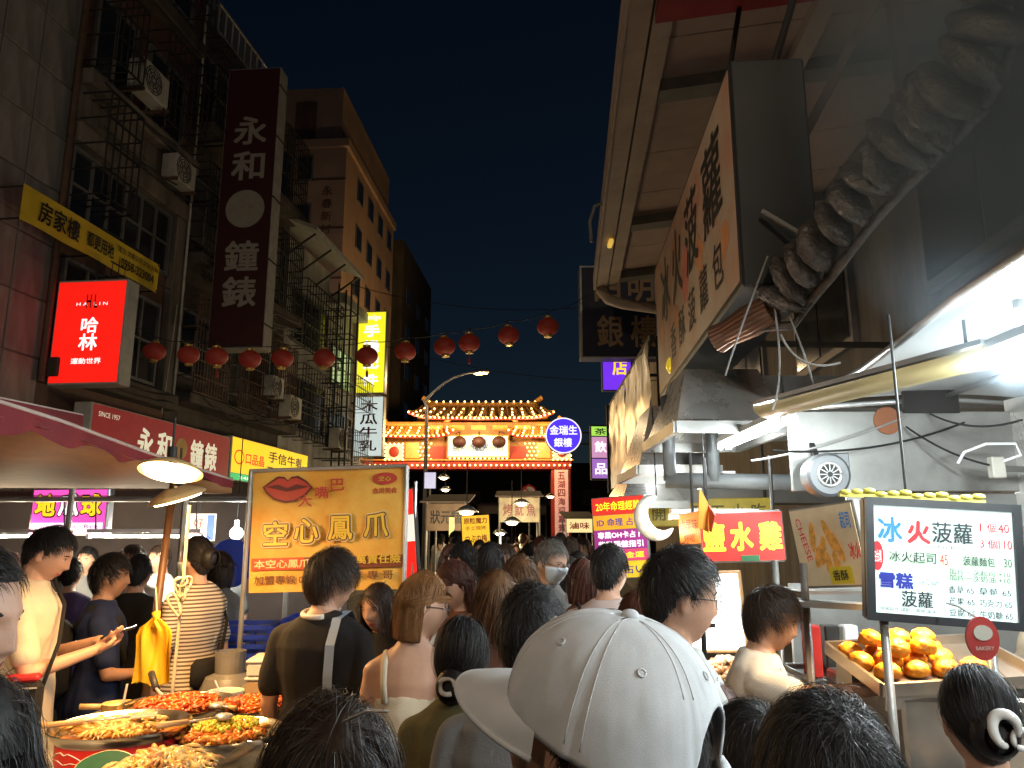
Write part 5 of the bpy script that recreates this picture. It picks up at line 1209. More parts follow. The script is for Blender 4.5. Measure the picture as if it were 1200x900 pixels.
# tray with buns
tc = Vector((1.40, 2.70, 1.29)); trot = Euler((R(14), R(-2), R(6))).to_matrix(); TRY = thing('bun_tray', 'shallow metal baking tray tilted on the counter', 'tray', tc, rot=(R(14), R(-2), R(6)))
part('base', MB().box((0, 0, 0), (.56, .34, .012)), BRS, TRY, local=True); mb = MB(); [mb.box(q, s_) for q, s_ in (((0, .17, .016), (.56, .012, .04)), ((0, -.17, .016), (.56, .012, .04)), ((-.28, 0, .016), (.012, .328, .04)), ((.28, 0, .016), (.012, .328, .04)))]; part('rim', mb, BRS, TRY, local=True)
part('tray_stand', MB().box((0, .1, -.06), (.5, .1, .1)).box((0, -.12, -.04), (.5, .04, .05)), STEELD, TRY, local=True)
BUN = mat('pineapple_bun_crust', (.86, .30, .02), rough=.42, var=.18, scale=30, bump=.7, bscale=38, spec=.5)
bunm = MB().ball((0, 0, 0), 1, 26, 18); vs = [p * (1 + .10 * noise.noise(p * 4) + .11 * noise.noise(p * 10)) for p in bunm.v]; b2 = MB(); b2.add([(p.x * .043, p.y * .037, max(p.z, -.5) * .033) for p in vs], bunm.f); bun_me = b2.mesh('pineapple_bun', [BUN], smooth=True)
bp = [(-.23 + i * .095, .10 - (i % 2) * .01, .025) for i in range(4)] + [(-.24 + i * .095, .015, .025) for i in range(4)] + [(-.2 + i * .1, -.07, .025) for i in range(4)] + [(-.18 + i * .095, .06, .08) for i in range(3)] + [(-.14 + i * .095, -.02, .08) for i in range(2)]
rown = ['rear row', 'middle row', 'front row', 'upper rear row', 'upper front row']; ordn = ['first', 'second', 'third', 'fourth']
for k, p in enumerate(bp):
    ro = 0 if k < 4 else 1 if k < 8 else 2 if k < 12 else 3 if k < 15 else 4; i = k - (0, 4, 8, 12, 15)[ro]
    o = link(bpy.data.objects.new('pineapple_bun', bun_me)); o.location = tc + trot @ Vector(p); o.rotation_euler = (R(14) + random.uniform(-.15, .15), random.uniform(-.15, .15), random.uniform(-.6, .6)); s_ = random.uniform(.9, 1.1); o.scale = (s_,) * 3
    tag(o, f'golden bun in the tray, {ordn[i]} from the left in the {rown[ro]}', 'bun', 'golden buns piled on the tray')
# heat lamp over the buns
c = at(1068, 640, 2.66); HLp = thing('heat_lamp', 'small warm heat lamp hidden behind the menu board over the buns', 'lamp', c)
part('shade', MB().lathe([(.02, .06), (.06, .05), (.08, 0), (.075, 0)], 20, X=Matrix.Translation(c)), ALU, HLp, smooth=True); part('bulb', MB().ball(c + Z * .01, .03, 12, 8), glow('heat_bulb', (1, .6, .2), 6, 0), HLp); part('cord', MB().tube([c + Z * .06, (c.x, c.y, 2.5)], .005, 6), WIRE, HLp)
lamp('heat_glow', 'SPOT', c - Z * .03, 70, (1, .58, .2), HLp, .05, c - Z + Vector((-.1, -.15, 0)), 140)
# red plaque on bent stick, rack behind, cups
c = at(1151, 748, 2.2); PL = thing('red_plaque', 'round red plaque with pale centre hanging below the menu board', 'plaque', c - Z * .06)
part('disc', MB().prism([(.045 * math.cos(a), .058 * math.sin(a)) for a in np.linspace(0, 6.283, 29)[:-1]], .008, X=Matrix.Translation(c)), mat('plaque_red', (.28, .025, .02), rough=.4), PL); part('pale_centre', MB().prism([(.026 * math.cos(a), .02 * math.sin(a) + .015) for a in np.linspace(0, 6.283, 21)[:-1]], .003, X=Matrix.Translation(c - Vector((0, .006, 0)))), CREAM, PL)
letters(PL, 'BAKERY', c + Vector((0, -.007, -.025)), (1, 0, 0), Z, .05, .01, CREAM, .0); part('string', MB().tube([c + Z * .05, c + Vector((0, .1, .075)), c + Vector((0, .16, .08))], .003, 5), WIREG, PL)
RK = thing('steel_rack', 'steel rack holding the poster and shelves beside the buns', 'rack', (1.2, 3.0, 0))
mb = MB(); [mb.tube([(x, y, 0), (x, y, 1.62)], .015, 8) for x, y in ((1.10, 2.98), (1.10, 3.3), (2.2, 3.3))]; part('upright', mb, STEELD, RK, smooth=True)
for z in (1.2, 1.5): mb = MB(); mb.tube([(1.10, 2.98, z), (1.10, 3.3, z), (2.2, 3.3, z)], .012, 8); part('shelf_rail', mb, STEELD, RK, smooth=True)
part('shelf', MB().box((1.64, 3.22, 1.50), (1.06, .16, .012)), BRS, RK); part('poster_ledge', MB().box((1.2, 2.88, 1.475), (.36, .12, .02), (0, 0, R(-35))), STEELD, RK)
for k in range(3): single('drinks_box', MB().box((1.2 + k * .075, 3.22, 1.27), (.06, .06, .2), None, .006), [REDL, BLACKL, WHITEL][k], ['red upright carton in the rack behind the vendor', 'black upright carton in the rack behind the vendor', 'white upright carton in the rack behind the vendor'][k], 'carton'); single('shelf_board_piece', MB().box((1.2 + k * .075, 3.22, 1.158), (.07, .1, .016)), STEELD, ['small steel shelf under the red carton', 'small steel shelf under the black carton', 'small steel shelf under the white carton'][k], 'shelf')
BA = thing('paper_bag', 'cream printed paper bag standing at the right edge behind the counter', 'bag', (2.05, 2.62, 1.22)); part('bag_body', MB().box((1.98, 2.62, 1.36), (.2, .1, .28), (0, 0, R(-8)), .012), mat('paper_cream', (.66, .56, .44), rough=.8, var=.1, bump=.3, bscale=20), BA)
letters(BA, 'NATSU', Vector((1.965, 2.565, 1.40)), (1, -.14, 0), Z, .1, .025, LGR, .0); letters(BA, 'Bakery', Vector((1.965, 2.565, 1.30)), (1, -.14, 0), Z, .08, .02, LNV, .0)

# ------------------------------------------------------------------ salted chicken stall
Pn = Panel.px(((822, 600), (920, 597), (820, 660)), (5.0, 4.9), .1)
SC1 = thing('chicken_stall_sign', 'red lit box sign with three bold yellow characters', 'sign', Pn.p(.5, 0))
Pn.case(SC1, STEELD, bev=.015); Pn.face(SC1, glow('lit_scarlet', (.88, .012, .005), 1.25, .08), .02, .04, .98, .96)
for c, x in (('鹽', .16), ('水', .49), ('雞', .83)): Pn.text(SC1, c, x, .5, .27, .56, LITY, .05)
Pn.face(SC1, mat('small_plate_green', (.02, .14, .05), rough=.5), .46, .03, .68, .14, 'small_plate', .02, .006)
mb = MB(); [mb.tube([Pn.p(x, 1, -.05), Pn.p(x, 1, -.05) + Z * .35], .012, 6) for x in (.1, .9)]; part('hanger', mb, IRON, SC1)
Pn2 = Panel.px(((795, 603), (820, 598), (797, 640)), (5.35, 5.0), .06); SC2 = thing('side_box_sign', 'orange lit side panel left of the red chicken sign', 'sign', Pn2.p(.5, 0)); Pn2.case(SC2, STEELD); Pn2.face(SC2, glow('lit_orange', (.85, .22, .02), 1.1)); Pn2.text(SC2, '古早味', .5, .62, .8, .34, REDL, .03); Pn2.text(SC2, '好吃', .5, .22, .5, .26, REDL, .03)
mb = MB(); mb.tube([Pn2.p(.5, 1, -.03), Pn2.p(.5, 1, -.03) + Z * .4], .01, 6); part('hanger', mb, IRON, SC2)
# folded paper pennant hanging in front
c0 = at(826, 572, 4.6); PE = thing('paper_pennant', 'orange folded paper pennant hanging before the red chicken sign', 'pennant', at(826, 628, 4.6))
v = [at(820, 571, 4.6), at(830, 590, 4.62), at(831, 624, 4.62), at(818, 618, 4.55)]; part('front_leaf', quadslab(v, .006), mat('paper_orange', (.62, .24, .03), rough=.6, emit=.08, var=.15), PE); v2 = [at(830, 592, 4.62), at(838, 604, 4.5), at(833, 624, 4.5), at(831, 622, 4.6)]; part('rear_leaf', quadslab(v2, .006), mat('paper_red', (.5, .04, .02), rough=.6), PE); part('string', MB().tube([c0, c0 + Z * .4], .004, 5), WIRE, PE)
# white menu on a lit board
Pn = Panel.px(((800, 671), (874, 668), (796, 765)), (5.0, 4.85), .04); MB2 = thing('paper_menu_board', 'glaring white lit menu sheet in a wooden frame behind the vendor', 'menu board', Pn.p(.5, 0))
Pn.case(MB2, mat('wood_light', (.42, .25, .12), rough=.5, var=.2, scale=10)); Pn.face(MB2, glow('lit_paper', (.92, .92, .90), 1.35, .02), .05, .04, .95, .96)
for k in range(12): Pn.text(MB2, '鹽水雞 半隻 ' + str(100 + 20 * k), .5 - .03 * (k % 3), .88 - k * .07, .38 - .05 * (k % 3), .022, LBK, .0)
mb = MB(); [mb.tube([Pn.p(x, 0, -.02), Pn.p(x, 0, -.02) - Z * .35], .012, 6) for x in (.1, .9)]; part('leg', mb, STEELD, MB2)
CT2 = thing('chicken_counter', 'low steel counter piled with salted chicken and vegetables', 'counter', (1.5, 5.0, 0)); part('cabinet', MB().box((1.55, 5.0, .41), (1.5, .9, .82), None, .01), BRS, CT2); part('worktop', MB().box((1.55, 5.0, .84), (1.56, .96, .04), None, .006), STEEL, CT2)
lamp('menu_glow', 'POINT', Pn.p(.5, .3, .25), 10, (1, .93, .8), MB2, .08)
tube_lamp('short warm tube light over the chicken counter', (1.1, 5.4, 1.85), (1.7, 5.4, 1.85), 22, (1, .9, .72), TUBEW, two=False)
def heap(name, label, c, rx, ry, h, size, n, mats, cat='food', asp=(1, .7, .6), seed=1):
    """a heap of food pieces: a mound that nobody could count"""
    rg = random.Random(seed); mb = MB(); c = Vector(c)
    def top(x, y): return h * max(0., 1 - (x / rx) ** 2 - (y / ry) ** 2) ** .6
    mb.lathe([(.99, 0), (.9, .15), (.7, .35), (.4, .62), (.01, .75)], 20, X=Matrix.Translation(c - Z * .004) @ Matrix.Diagonal((rx, ry, h, 1)))
    for i in range(n):
        a = rg.uniform(0, 6.283); q = math.sqrt(rg.random()) * .96; x, y = rx * q * math.cos(a), ry * q * math.sin(a); s = size * rg.uniform(.7, 1.25)
        mb.ball(c + Vector((x, y, top(x, y) * .86 + s * .15)), (s * asp[0], s * asp[1] * rg.uniform(.7, 1.2), s * asp[2]), 8, 6, mi=rg.randrange(len(mats)), rot=Euler((rg.uniform(-.8, .8), rg.uniform(-.8, .8), rg.uniform(0, 3))).to_matrix())
    o = single(name, mb, mats, label, cat, base=c, smooth=True, kind='stuff'); return o
CABB = mat('cabbage', (.55, .62, .25), rough=.45, var=.3, scale=25); GREENV = mat('green_vegetable', (.18, .38, .05), rough=.45, var=.3, scale=25); CHKN = mat('soy_chicken', (.36, .17, .06), rough=.35, var=.35, scale=25, spec=.6); CHKP = mat('pale_chicken', (.68, .52, .32), rough=.4, var=.25, scale=25)
c = at(818, 785, 4.55); c.z = .862; x0 = c.x
heap('chicken_heap', 'heap of brown salted chicken pieces on the chicken counter', (x0 + .22, 4.78, .862), .16, .15, .16, .03, 130, [CHKN, CHKP, CHKN], seed=3); heap('vegetable_heap', 'heap of pale cabbage and greens beside the salted chicken', (x0 - .02, 4.78, .862), .13, .15, .15, .028, 120, [CABB, GREENV, CHKP], seed=4)
single('thin_post', MB().tube([at(822, 690, 3.7), Vector((at(822, 690, 3.7).x, 3.7, 0))], .012, 8).bar(at(808, 733, 3.7), at(838, 733, 3.7), .02), IRON, 'thin dark iron post with a short cross bar before the menu sheet', 'post')
DR = Panel.px(((885, 690), (925, 668), (885, 700)), (4.4, 4.2), .02)

# crescent lamp
c = at(772, 604, 5.6); ML = thing('crescent_lamp', 'glowing white crescent moon lamp hanging beside the chicken stall', 'lamp', c - Z * .2); mb = MB(); K = 26; vs = []
for k in range(K + 1):
    a = R(95) + R(225) * k / K; w = .052 * max(0., math.sin(math.pi * k / K)) ** .8 + .004; ctr = c + Vector((.128 * math.cos(a), 0, .14 * math.sin(a))); rd = Vector((math.cos(a), 0, math.sin(a)))
    for j in range(10): q = 2 * math.pi * j / 10; vs.append(ctr + rd * (w * math.cos(q)) + Vector((0, w * .6 * math.sin(q), 0)))
mb.add(vs, [(k * 10 + j, k * 10 + (j + 1) % 10, (k + 1) * 10 + (j + 1) % 10, (k + 1) * 10 + j) for k in range(K) for j in range(10)] + [tuple(range(10)), tuple(K * 10 + j for j in range(10))]); part('crescent', mb, mat('moon_plastic', (.50, .48, .46), rough=.4, emit=.06, ecol=(1, .9, .75), var=.05), ML, smooth=True)
for k in range(9): a = R(150 + 14 * k); part('spark_bulb', MB().ball(c + Vector((.128 * math.cos(a), -.045, .14 * math.sin(a) + .02 * (k % 2))), .010, 8, 6), glow('spark_warm', (1, .75, .35), 8, 0), ML)
part('lamp_spot', MB().ball(c + Vector((-.02, -.05, -.13)), (.032, .02, .03), 12, 8), MATS['spark_warm'], ML, smooth=True); part('cord', MB().tube([c + Vector((-.012, 0, .138)), c + Vector((0, .1, .8))], .005, 5), WIRE, ML); lamp('moon_glow', 'POINT', c + Vector((0, -.2, -.1)), 2.5, (1, .75, .4), ML, .05)
# fortune boards
Pn = Panel.px(((694, 584), (757, 579), (697, 680)), (7.0, 6.8), .06); FB = thing('fortune_board', 'stacked fortune telling board in red, orange and violet bands', 'sign', Pn.p(.5, 0))
Pn.case(FB, STEELD)
for (y0, y1, cn, cl, t, lm) in ((.78, .99, 'fb_red', (.60, .03, .02), '20年命理經驗', LITY), (.60, .775, 'fb_orange', (.78, .36, .02), 'ID 命理 占卜', LNV), (.36, .595, 'fb_violet', (.30, .03, .22), '專業OH卡占卜', LITW), (.22, .355, 'fb_pink', (.65, .06, .16), '愛情 · 金運', LITY), (.02, .215, 'fb_yellow', (.80, .52, .03), '塔羅占い', LNV)):
    Pn.face(FB, mat(cn, cl, rough=.4, emit=.55, var=.08), .02, y0, .98, y1, 'colour_band'); Pn.text(FB, t, .5, (y0 + y1) / 2 + (.055 if cn == 'fb_violet' else 0), .82, (.08 if cn == 'fb_violet' else (y1 - y0) * .55), lm, .02)
Pn.text(FB, '紫微羅盤指引', .5, .42, .82, .08, LITW, .02)
mb = MB(); [mb.tube([Pn.p(x, 0, -.03), (Pn.p(x, 0, -.03).x, Pn.p(x, 0, -.03).y, 0)], .015, 6) for x in (.15, .85)]; part('leg', mb, IRON, FB)
Pn = Panel.px(((757, 585), (905, 583), (757, 617)), (8.2, 8.0), .06); YB = thing('yellow_board', 'long dull yellow board with dark characters behind the crescent lamp', 'sign', Pn.p(.5, 0)); Pn.case(YB, mat('board_yellow', (.62, .46, .06), rough=.5, emit=.2, var=.15)); Pn.text(YB, '開 用 四 五 小 吃', .5, .5, .9, .6, mat('letter_olive', (.18, .16, .02), rough=.5), .03)
mb = MB(); [mb.tube([Pn.p(x, 1, -.03), Pn.p(x, 1, -.03) + Z * .6], .015, 6) for x in (.05, .95)]; part('hanger', mb, IRON, YB)
# ------------------------------------------------------------------ food table at the lower left
TZ = .90
TBL = thing('food_table', 'low food table with pans of chicken feet at the lower left', 'table', (-1.45, 3.2, 0))
part('tabletop', MB().box((-1.46, 3.22, TZ - .02), (1.06, 1.75, .04), None, .008), STEELD, TBL)
for x in (-1.95, -.97):
    for y in (2.38, 4.06): part('leg', MB().tube([(x, y, 0), (x, y, TZ - .04)], .02, 8), IRON, TBL)
part('skirt', MB().box((-1.995, 3.22, .5), (.012, 1.75, .76)), REDL, TBL); part('skirt', MB().box((-1.46, 2.34, .5), (1.06, .012, .76)), REDL, TBL)
PANM = mat('pan_steel', (.62, .60, .56), rough=.22, metal=1., var=.12, scale=6, rvar=.08)
SAUCE = mat('sauce_orange', (.52, .16, .02), rough=.18, var=.25, scale=12, spec=.6); CHILI = mat('chili_red', (.55, .07, .012), rough=.3, var=.3, scale=30, spec=.6); CHILI2 = mat('chili_orange', (.62, .17, .02), rough=.3, var=.3, scale=30, spec=.6)
FEET = mat('chicken_feet_gold', (.62, .33, .07), rough=.32, var=.3, scale=30, spec=.6); FEET2 = mat('chicken_feet_pale', (.70, .46, .16), rough=.32, var=.3, scale=30, spec=.6); CORN = mat('chopped_egg_yellow', (.78, .56, .05), rough=.4, var=.25, scale=40); SPRING = mat('spring_onion', (.30, .42, .05), rough=.4, var=.3)
def pan(label, px, py, wpx, z=1.0, red=False, food=None, seed=1, h=.085, flabel=None, tilt=0):
    c = atz(px, py, z); r = wpx / 2 * c.y / (FPX * CP - (450 - py) * SP) ; t = thing('food_pan', label, 'pan', (c.x, c.y, TZ), 0, 'steel pans on the food table'); INV[t] = Matrix.Translation((c.x, c.y, TZ)).inverted()
    X = Matrix.Translation((c.x, c.y, TZ)); H = z - TZ
    part('dish', MB().lathe([(.001, H - h + .004), (r * .62, H - h), (r * .9, H - .03), (r, H), (r * 1.02, H + .002), (r * 1.02, H - .006), (r * .92, H - .038), (r * .64, H - h - .006), (.001, H - h - .004)], 44, X=X, cap=False), PANM, t, smooth=40)
    if red:
        part('red_drum', MB().lathe([(r * .90, .001), (r * .90, H - .036), (r * .88, H - .036), (r * .88, .001)], 44, X=X, cap=False), mat('drum_red', (.50, .015, .012), rough=.35, var=.1), t, smooth=40)
    else: part('base_ring', MB().lathe([(r * .6, .001), (r * .66, H - h + .0), (r * .62, H - h), (r * .57, .001)], 32, X=X, cap=False), STEELD, t, smooth=40)
    return t, Vector((c.x, c.y, z)), r
def strips(name, label, c, r, h, n, mats, seed, L=.05, w=.007, group=None, extra=None, claw=False):
    """loose cooked pieces, curled, that nobody could count"""
    rg = random.Random(seed); mb = MB(); c = Vector(c)
    mb.lathe([(r * .86, -.030), (r * .82, -.02), (r * .5, h * .35 - .01), (.01, h * .55)], 28, X=Matrix.Translation(c))
    for i in range(n):
        a = rg.uniform(0, 6.283); q = math.sqrt(rg.random()) * .84 * r; p = c + Vector((q * math.cos(a), q * math.sin(a), h * (1 - (q / r) ** 2) * .72 - .024 + .02 * (q / r) + rg.uniform(-.004, .014)))
        d = rg.uniform(0, 6.283); l = L * rg.uniform(.6, 1.2); k = rg.uniform(-.5, .5); dv = Vector((math.cos(d), math.sin(d), rg.uniform(-.15, .35))); nv = Vector((-math.sin(d), math.cos(d), .4)); ww = w * rg.uniform(.7, 1.3); mi = rg.randrange(len(mats))
        mb.tube([p - dv * l * .5, p + nv * k * l * .35 + Vector((0, 0, .004)), p + dv * l * .5], [ww * .7, ww * 1.1, ww * .6], 6, mi=mi)
        if claw and i % 2 == 0:
            e = p + dv * l * .5
            for g in (-.6, 0, .6): v = Vector((math.cos(d + g), math.sin(d + g), -.1)); mb.tube([e, e + v * l * .35, e + v * l * .55 - Z * .006], [ww * .7, ww * .55, ww * .25], 5, mi=mi)
    if extra:
        m2 = len(mats); ex, exr, en = extra
        for i in range(en):
            a = rg.uniform(0, 6.283); q = math.sqrt(rg.random()); p = c + Vector((ex[0] + exr * q * math.cos(a), ex[1] + exr * q * math.sin(a), h * .75 + .01 * (1 - q)))
            mb.ball(p, rg.uniform(.005, .009), 6, 4, mi=m2 if rg.random() < .7 else m2 + 1)
        mats = list(mats) + [CORN, SPRING]
    return single(name, mb, mats, label, 'food', base=c, smooth=True, kind='stuff')
p1, c1, r1 = pan('nearest left pan on a red drum with painted lips, holding sauced chicken feet', 143, 848, 150, 1.04, True)
part('sauce', MB().lathe([(r1 * .84, -.036), (.01, -.034)], 36, X=Matrix.Translation(c1)), SAUCE, p1)
strips('sauced_chicken_feet', 'golden chicken feet in orange sauce in the red drum pan', c1 + Vector((-.02, .03, -.02)), r1 * .74, .035, 260, [FEET, FEET2, FEET], 5, .06, .008, claw=True)
p2, c2, r2 = pan('far left pan heaped with red chili chicken feet', 212, 824, 132, 1.02, True)
strips('red_chili_feet', 'heap of glossy red chili chicken feet in the far left pan', c2 + Vector((-.01, 0, -.016)), r2 * .80, .065, 520, [CHILI, CHILI2, CHILI], 6, .05, .007)
p3, c3, r3 = pan('far right pan of red chili pieces half hidden by the young man', 297, 824, 110, 1.0)
strips('chili_pieces', 'red chili pieces in the far right pan beside the black shirt', c3 + Vector((0, 0, -.016)), r3 * .82, .06, 380, [CHILI2, CHILI], 7, .045, .007)
p4, c4, r4 = pan('middle pan of chicken pieces topped with chopped yellow garnish', 262, 856, 138, 1.0)
strips('garnished_chicken_feet', 'orange chicken feet strewn with yellow and green garnish in the middle pan', c4 + Vector((0, 0, -.018)), r4 * .82, .05, 380, [CHILI2, FEET, CHILI2], 8, .05, .0075, extra=((.0, .02), r4 * .55, 260))
p5, c5, r5 = pan('almost empty shiny pan at the front of the table', 248, 888, 150, .985)
p6, c6, r6 = pan('front bowl heaped high with pale braised chicken feet', 190, 905, 120, 1.0)
strips('braised_chicken_feet', 'high heap of pale braised chicken feet in the front bowl', c6 + Vector((0, 0, -.014)), r6 * .88, .11, 330, [FEET2, CHKN, FEET2, FEET], 9, .07, .010, claw=True)
# lips emblem on the red drum
WL = mat('paint_white', (.75, .7, .66), rough=.5)
def on_drum(a, z): return Vector((c1.x + r1 * .905 * math.cos(a), c1.y + r1 * .905 * math.sin(a), z))
lip = [(-.16, 0), (-.08, .025), (-.03, .033), (0, .026), (.03, .033), (.08, .025), (.16, 0), (.09, -.03), (0, -.042), (-.09, -.03), (-.16, 0)]
part('painted_lips', MB().tube([on_drum(R(-118) + x / r1 * .75, TZ + .052 + y) for x, y in lip], .0022, 5).tube([on_drum(R(-118) + x / r1 * .75, TZ + .052 + y) for x, y in ((-.16, 0), (-.05, .004), (0, -.004), (.05, .004), (.16, 0))], .0018, 5), WL, p1)
for k, t in enumerate('空心鳳爪'):
    a = R(-74) + k * .17; letters(p1, t, on_drum(a, TZ + .06), (-math.sin(a), math.cos(a), 0), Z, .035, .04, WL, .02, .003)
def ladle(label, a, b, handle_len=None, spoon=True, m=None, blade=None):
    a, b = Vector(a), Vector(b); t = thing('serving_tool', label, 'utensil', b); d = (b - a).normalized()
    WD = mat('wood_handle', (.55, .33, .14), rough=.5, var=.15, scale=12, stretch=(1, 1, 1))
    part('handle', MB().tube([a, a.lerp(b, .5)], [.011, .009], 8), WD, t, smooth=True); part('shaft', MB().tube([a.lerp(b, .5), b], .004, 6), STEEL, t, smooth=True)
    if blade: part('blade', MB().box(b + d * .045 , (.075, .09, .003), Matrix((d.cross(Z).normalized(), d, d.cross(Z).normalized().cross(d))).transposed()), STEEL, t)
    else: part('bowl', MB().ball(b + d * .03, (.035, .035, .014), 12, 8), STEEL, t, smooth=True)
ladle('spatula with wooden handle lying across the red drum pan', c1 + Vector((-.27, -.10, .012)), c1 + Vector((.02, .02, .02)), blade=True)
ladle('wooden handled ladle between drum pan and middle pan', c1 + Vector((.20, -.17, .03)), c4 + Vector((-.02, -.02, .05)))
ladle('wooden handled ladle resting at the far edge of the middle pan', c2 + Vector((.27, -.1, .0)), c3 + Vector((-.08, -.16, .02)))
tng = thing('black_tongs', 'black handled tongs stuck in the red chili feet', 'utensil', c2 + Vector((-.1, .05, .05))); part('handle', MB().tube([c2 + Vector((-.12, .02, .055)), c2 + Vector((-.19, .12, .10))], .016, 8), IRON, tng, smooth=True); part('tip', MB().tube([c2 + Vector((-.12, .02, .055)), c2 + Vector((-.06, -.05, .04))], .006, 6), STEEL, tng)
# small cup with handle, plastic tub with spoon
cu = atz(139, 822, 1.02); CU = thing('sauce_pot', 'small ribbed yellow sauce pot with wooden handle beside the red pan', 'pot', (cu.x, cu.y, TZ)); X = Matrix.Translation((cu.x, cu.y, TZ))
part('pot', MB().lathe([(.001, .002), (.055, .002), (.062, .10), (.066, .115), (.058, .115), (.05, .10), (.001, .1)], 28, X=X, cap=False), mat('paper_pot', (.62, .36, .12), rough=.6, var=.2, scale=40), CU, smooth=40); part('sauce', MB().lathe([(.056, .103), (.001, .105)], 24, X=X, cap=False), mat('pale_sauce', (.75, .68, .38), rough=.35), CU); part('handle', MB().tube([(cu.x - .06, cu.y - .01, TZ + .10), (cu.x - .15, cu.y - .03, TZ + .105)], .012, 8), MATS['wood_handle'], CU, smooth=True); part('stick', MB().tube([(cu.x + .02, cu.y, TZ + .1), (cu.x + .03, cu.y, TZ + .19)], .005, 6), WL, CU)
cu = atz(265, 808, 1.0); TB = thing('plastic_tub', 'translucent white plastic tub with a spoon behind the pans', 'tub', (cu.x, cu.y, TZ)); part('tub', MB().lathe([(.001, .003), (.06, .002), (.078, .09), (.084, .092), (.084, .096), (.074, .092), (.056, .008), (.001, .008)], 24, X=Matrix.Translation((cu.x, cu.y, TZ)), cap=False), mat('tub_plastic', (.66, .60, .50), rough=.3), TB, smooth=40); part('spoon', MB().tube([(cu.x, cu.y, TZ + .03), (cu.x - .06, cu.y + .01, TZ + .14)], .004, 6).ball((cu.x, cu.y, TZ + .03), (.02, .015, .006), 8, 6), WL, TB)
# green lid leaning at the front
gl = atz(124, 900, .97); GL = thing('green_board', 'rounded green plastic lid propped at the front of the table', 'lid', gl - Z * .08)
part('plate', MB().prism([(.085 * math.cos(a) * (1 + .1 * math.cos(2 * a)), .065 * math.sin(a)) for a in np.linspace(0, 6.283, 25)[:-1]], .012, X=Matrix.Translation(gl) @ Euler((R(-55), 0, R(12))).to_matrix().to_4x4()), mat('green_plastic', (.015, .085, .045), rough=.35, var=.15), GL); part('edge', MB().tube([(Matrix.Translation(gl) @ Euler((R(-55), 0, R(12))).to_matrix().to_4x4()) @ Vector((.085 * math.cos(a) * (1 + .1 * math.cos(2 * a)), 0, .065 * math.sin(a))) for a in np.linspace(0, 6.283, 29)], .006, 6), mat('lid_edge_tan', (.50, .34, .18), rough=.5), GL, smooth=True)

# ------------------------------------------------------------------ pendant lamps over the table
WARM = (1., .57, .21)
def pendant(label, px, py, Y, tilt, power, r=.135, hang=2.45):
    c = at(px, py, Y); hang = c.z + .24; rot = Euler((R(tilt[0]), R(tilt[1]), 0)).to_matrix(); t = thing('pendant_lamp', label, 'lamp', c); X = Matrix.Translation(c) @ rot.to_4x4()
    part('shade', MB().lathe([(.03, .052), (.05, .05), (r * .8, .024), (r * .98, .008), (r, 0), (r * .985, -.002), (r * .95, .006), (r * .75, .02), (.045, .043), (.02, .046)], 40, X=X, cap=False), mat('shade_enamel', (.62, .42, .20), rough=.35, var=.1), t, smooth=40)
    part('diffuser', MB().lathe([(r * .84, .001), (r * .8, -.012), (.01, -.020)], 32, X=X, cap=False), glow('pendant_glow', (1, .74, .36), 22, 0), t, smooth=True)
    part('socket', MB().tube([c + Z * .05, c + Z * .11], .02, 10), IRON, t); part('cord', MB().tube([c + Z * .11, Vector((c.x, c.y, hang))], .005, 6), WIRE, t)
    lamp('pendant_light', 'SPOT', c + rot @ Vector((0, 0, -.04)), power, WARM, t, .10, c + rot @ Vector((0, 0, -1)), 165)
    return t
pendant('round pendant lamp glaring warm white under the maroon canopy', 200, 553, 3.35, (-16, 0), 130)
pendant('lower tilted pendant lamp beside the brown pole', 208, 583, 3.75, (14, -14), 65)
pendant('third pendant lamp of the food table outside the left edge', -80, 552, 2.05, (0, 14), 120)  # extra lamp past the frame, put in to warm the bare back and pans
# canopy over the stall: maroon outside, tan lining
CNP = thing('maroon_canopy', 'sagging maroon stall canopy with tan lining at the left', 'canopy', (-2.6, 3.6, 2.1)); MRC = mat('canopy_maroon', (.20, .018, .025), rough=.75, var=.2, scale=4, bump=.3, bscale=60); TANC = mat('canopy_tan', (.50, .31, .15), rough=.8, var=.15, scale=4, bump=.2, bscale=50)
E_ = [at(-60, 470, 2.5), at(70, 508, 3.0), at(170, 542, 3.7), at(272, 572, 4.65)]
def edge(v):
    k = min(int(v * 3), 2); t = v * 3 - k; return E_[k].lerp(E_[k + 1], t)
def roofc(u, v):
    e = edge(v); far = at(-150 + 422 * v, 571 + 2 * v, 5.3 - .6 * v); p = e.lerp(far, u); p.z += -.03 * math.sin(math.pi * u) + .015 * math.sin(v * 19) * math.sin(math.pi * u); return p
part('lining', MB().sheet(roofc, 12, 30), TANC, CNP, smooth=True)
part('top_cloth', MB().sheet(lambda u, v: roofc(u, v) + Z * (.03 + .16 * math.sin(math.pi * u) * (1 - v * .6)), 12, 30), MRC, CNP, smooth=True)
part('valance', MB().sheet(lambda u, v: edge(v) + Z * (.045 - .10 * u * (1 - v * .7) + .02 * math.sin(v * 31) * u) + Vector((.015 * math.sin(v * 40) * u, 0, 0)), 3, 60), MRC, CNP, smooth=True)
part('edge_trim', MB().tube([edge(v) + Z * .05 for v in np.linspace(0, 1, 20)], .008, 6), mat('trim_pale', (.55, .45, .4), rough=.7), CNP, smooth=True)
part('canopy_pole', MB().tube([E_[0] + Vector((-.3, 0, .05)), E_[0] + Vector((-.3, 0, -2.2))], .02, 8).tube([(-4.1, 5.2, 2.0), (-4.1, 5.2, 0)], .02, 8).tube([(-2.0, 4.75, 1.98), (-2.0, 4.75, 0)], .02, 8), STEELD, CNP)
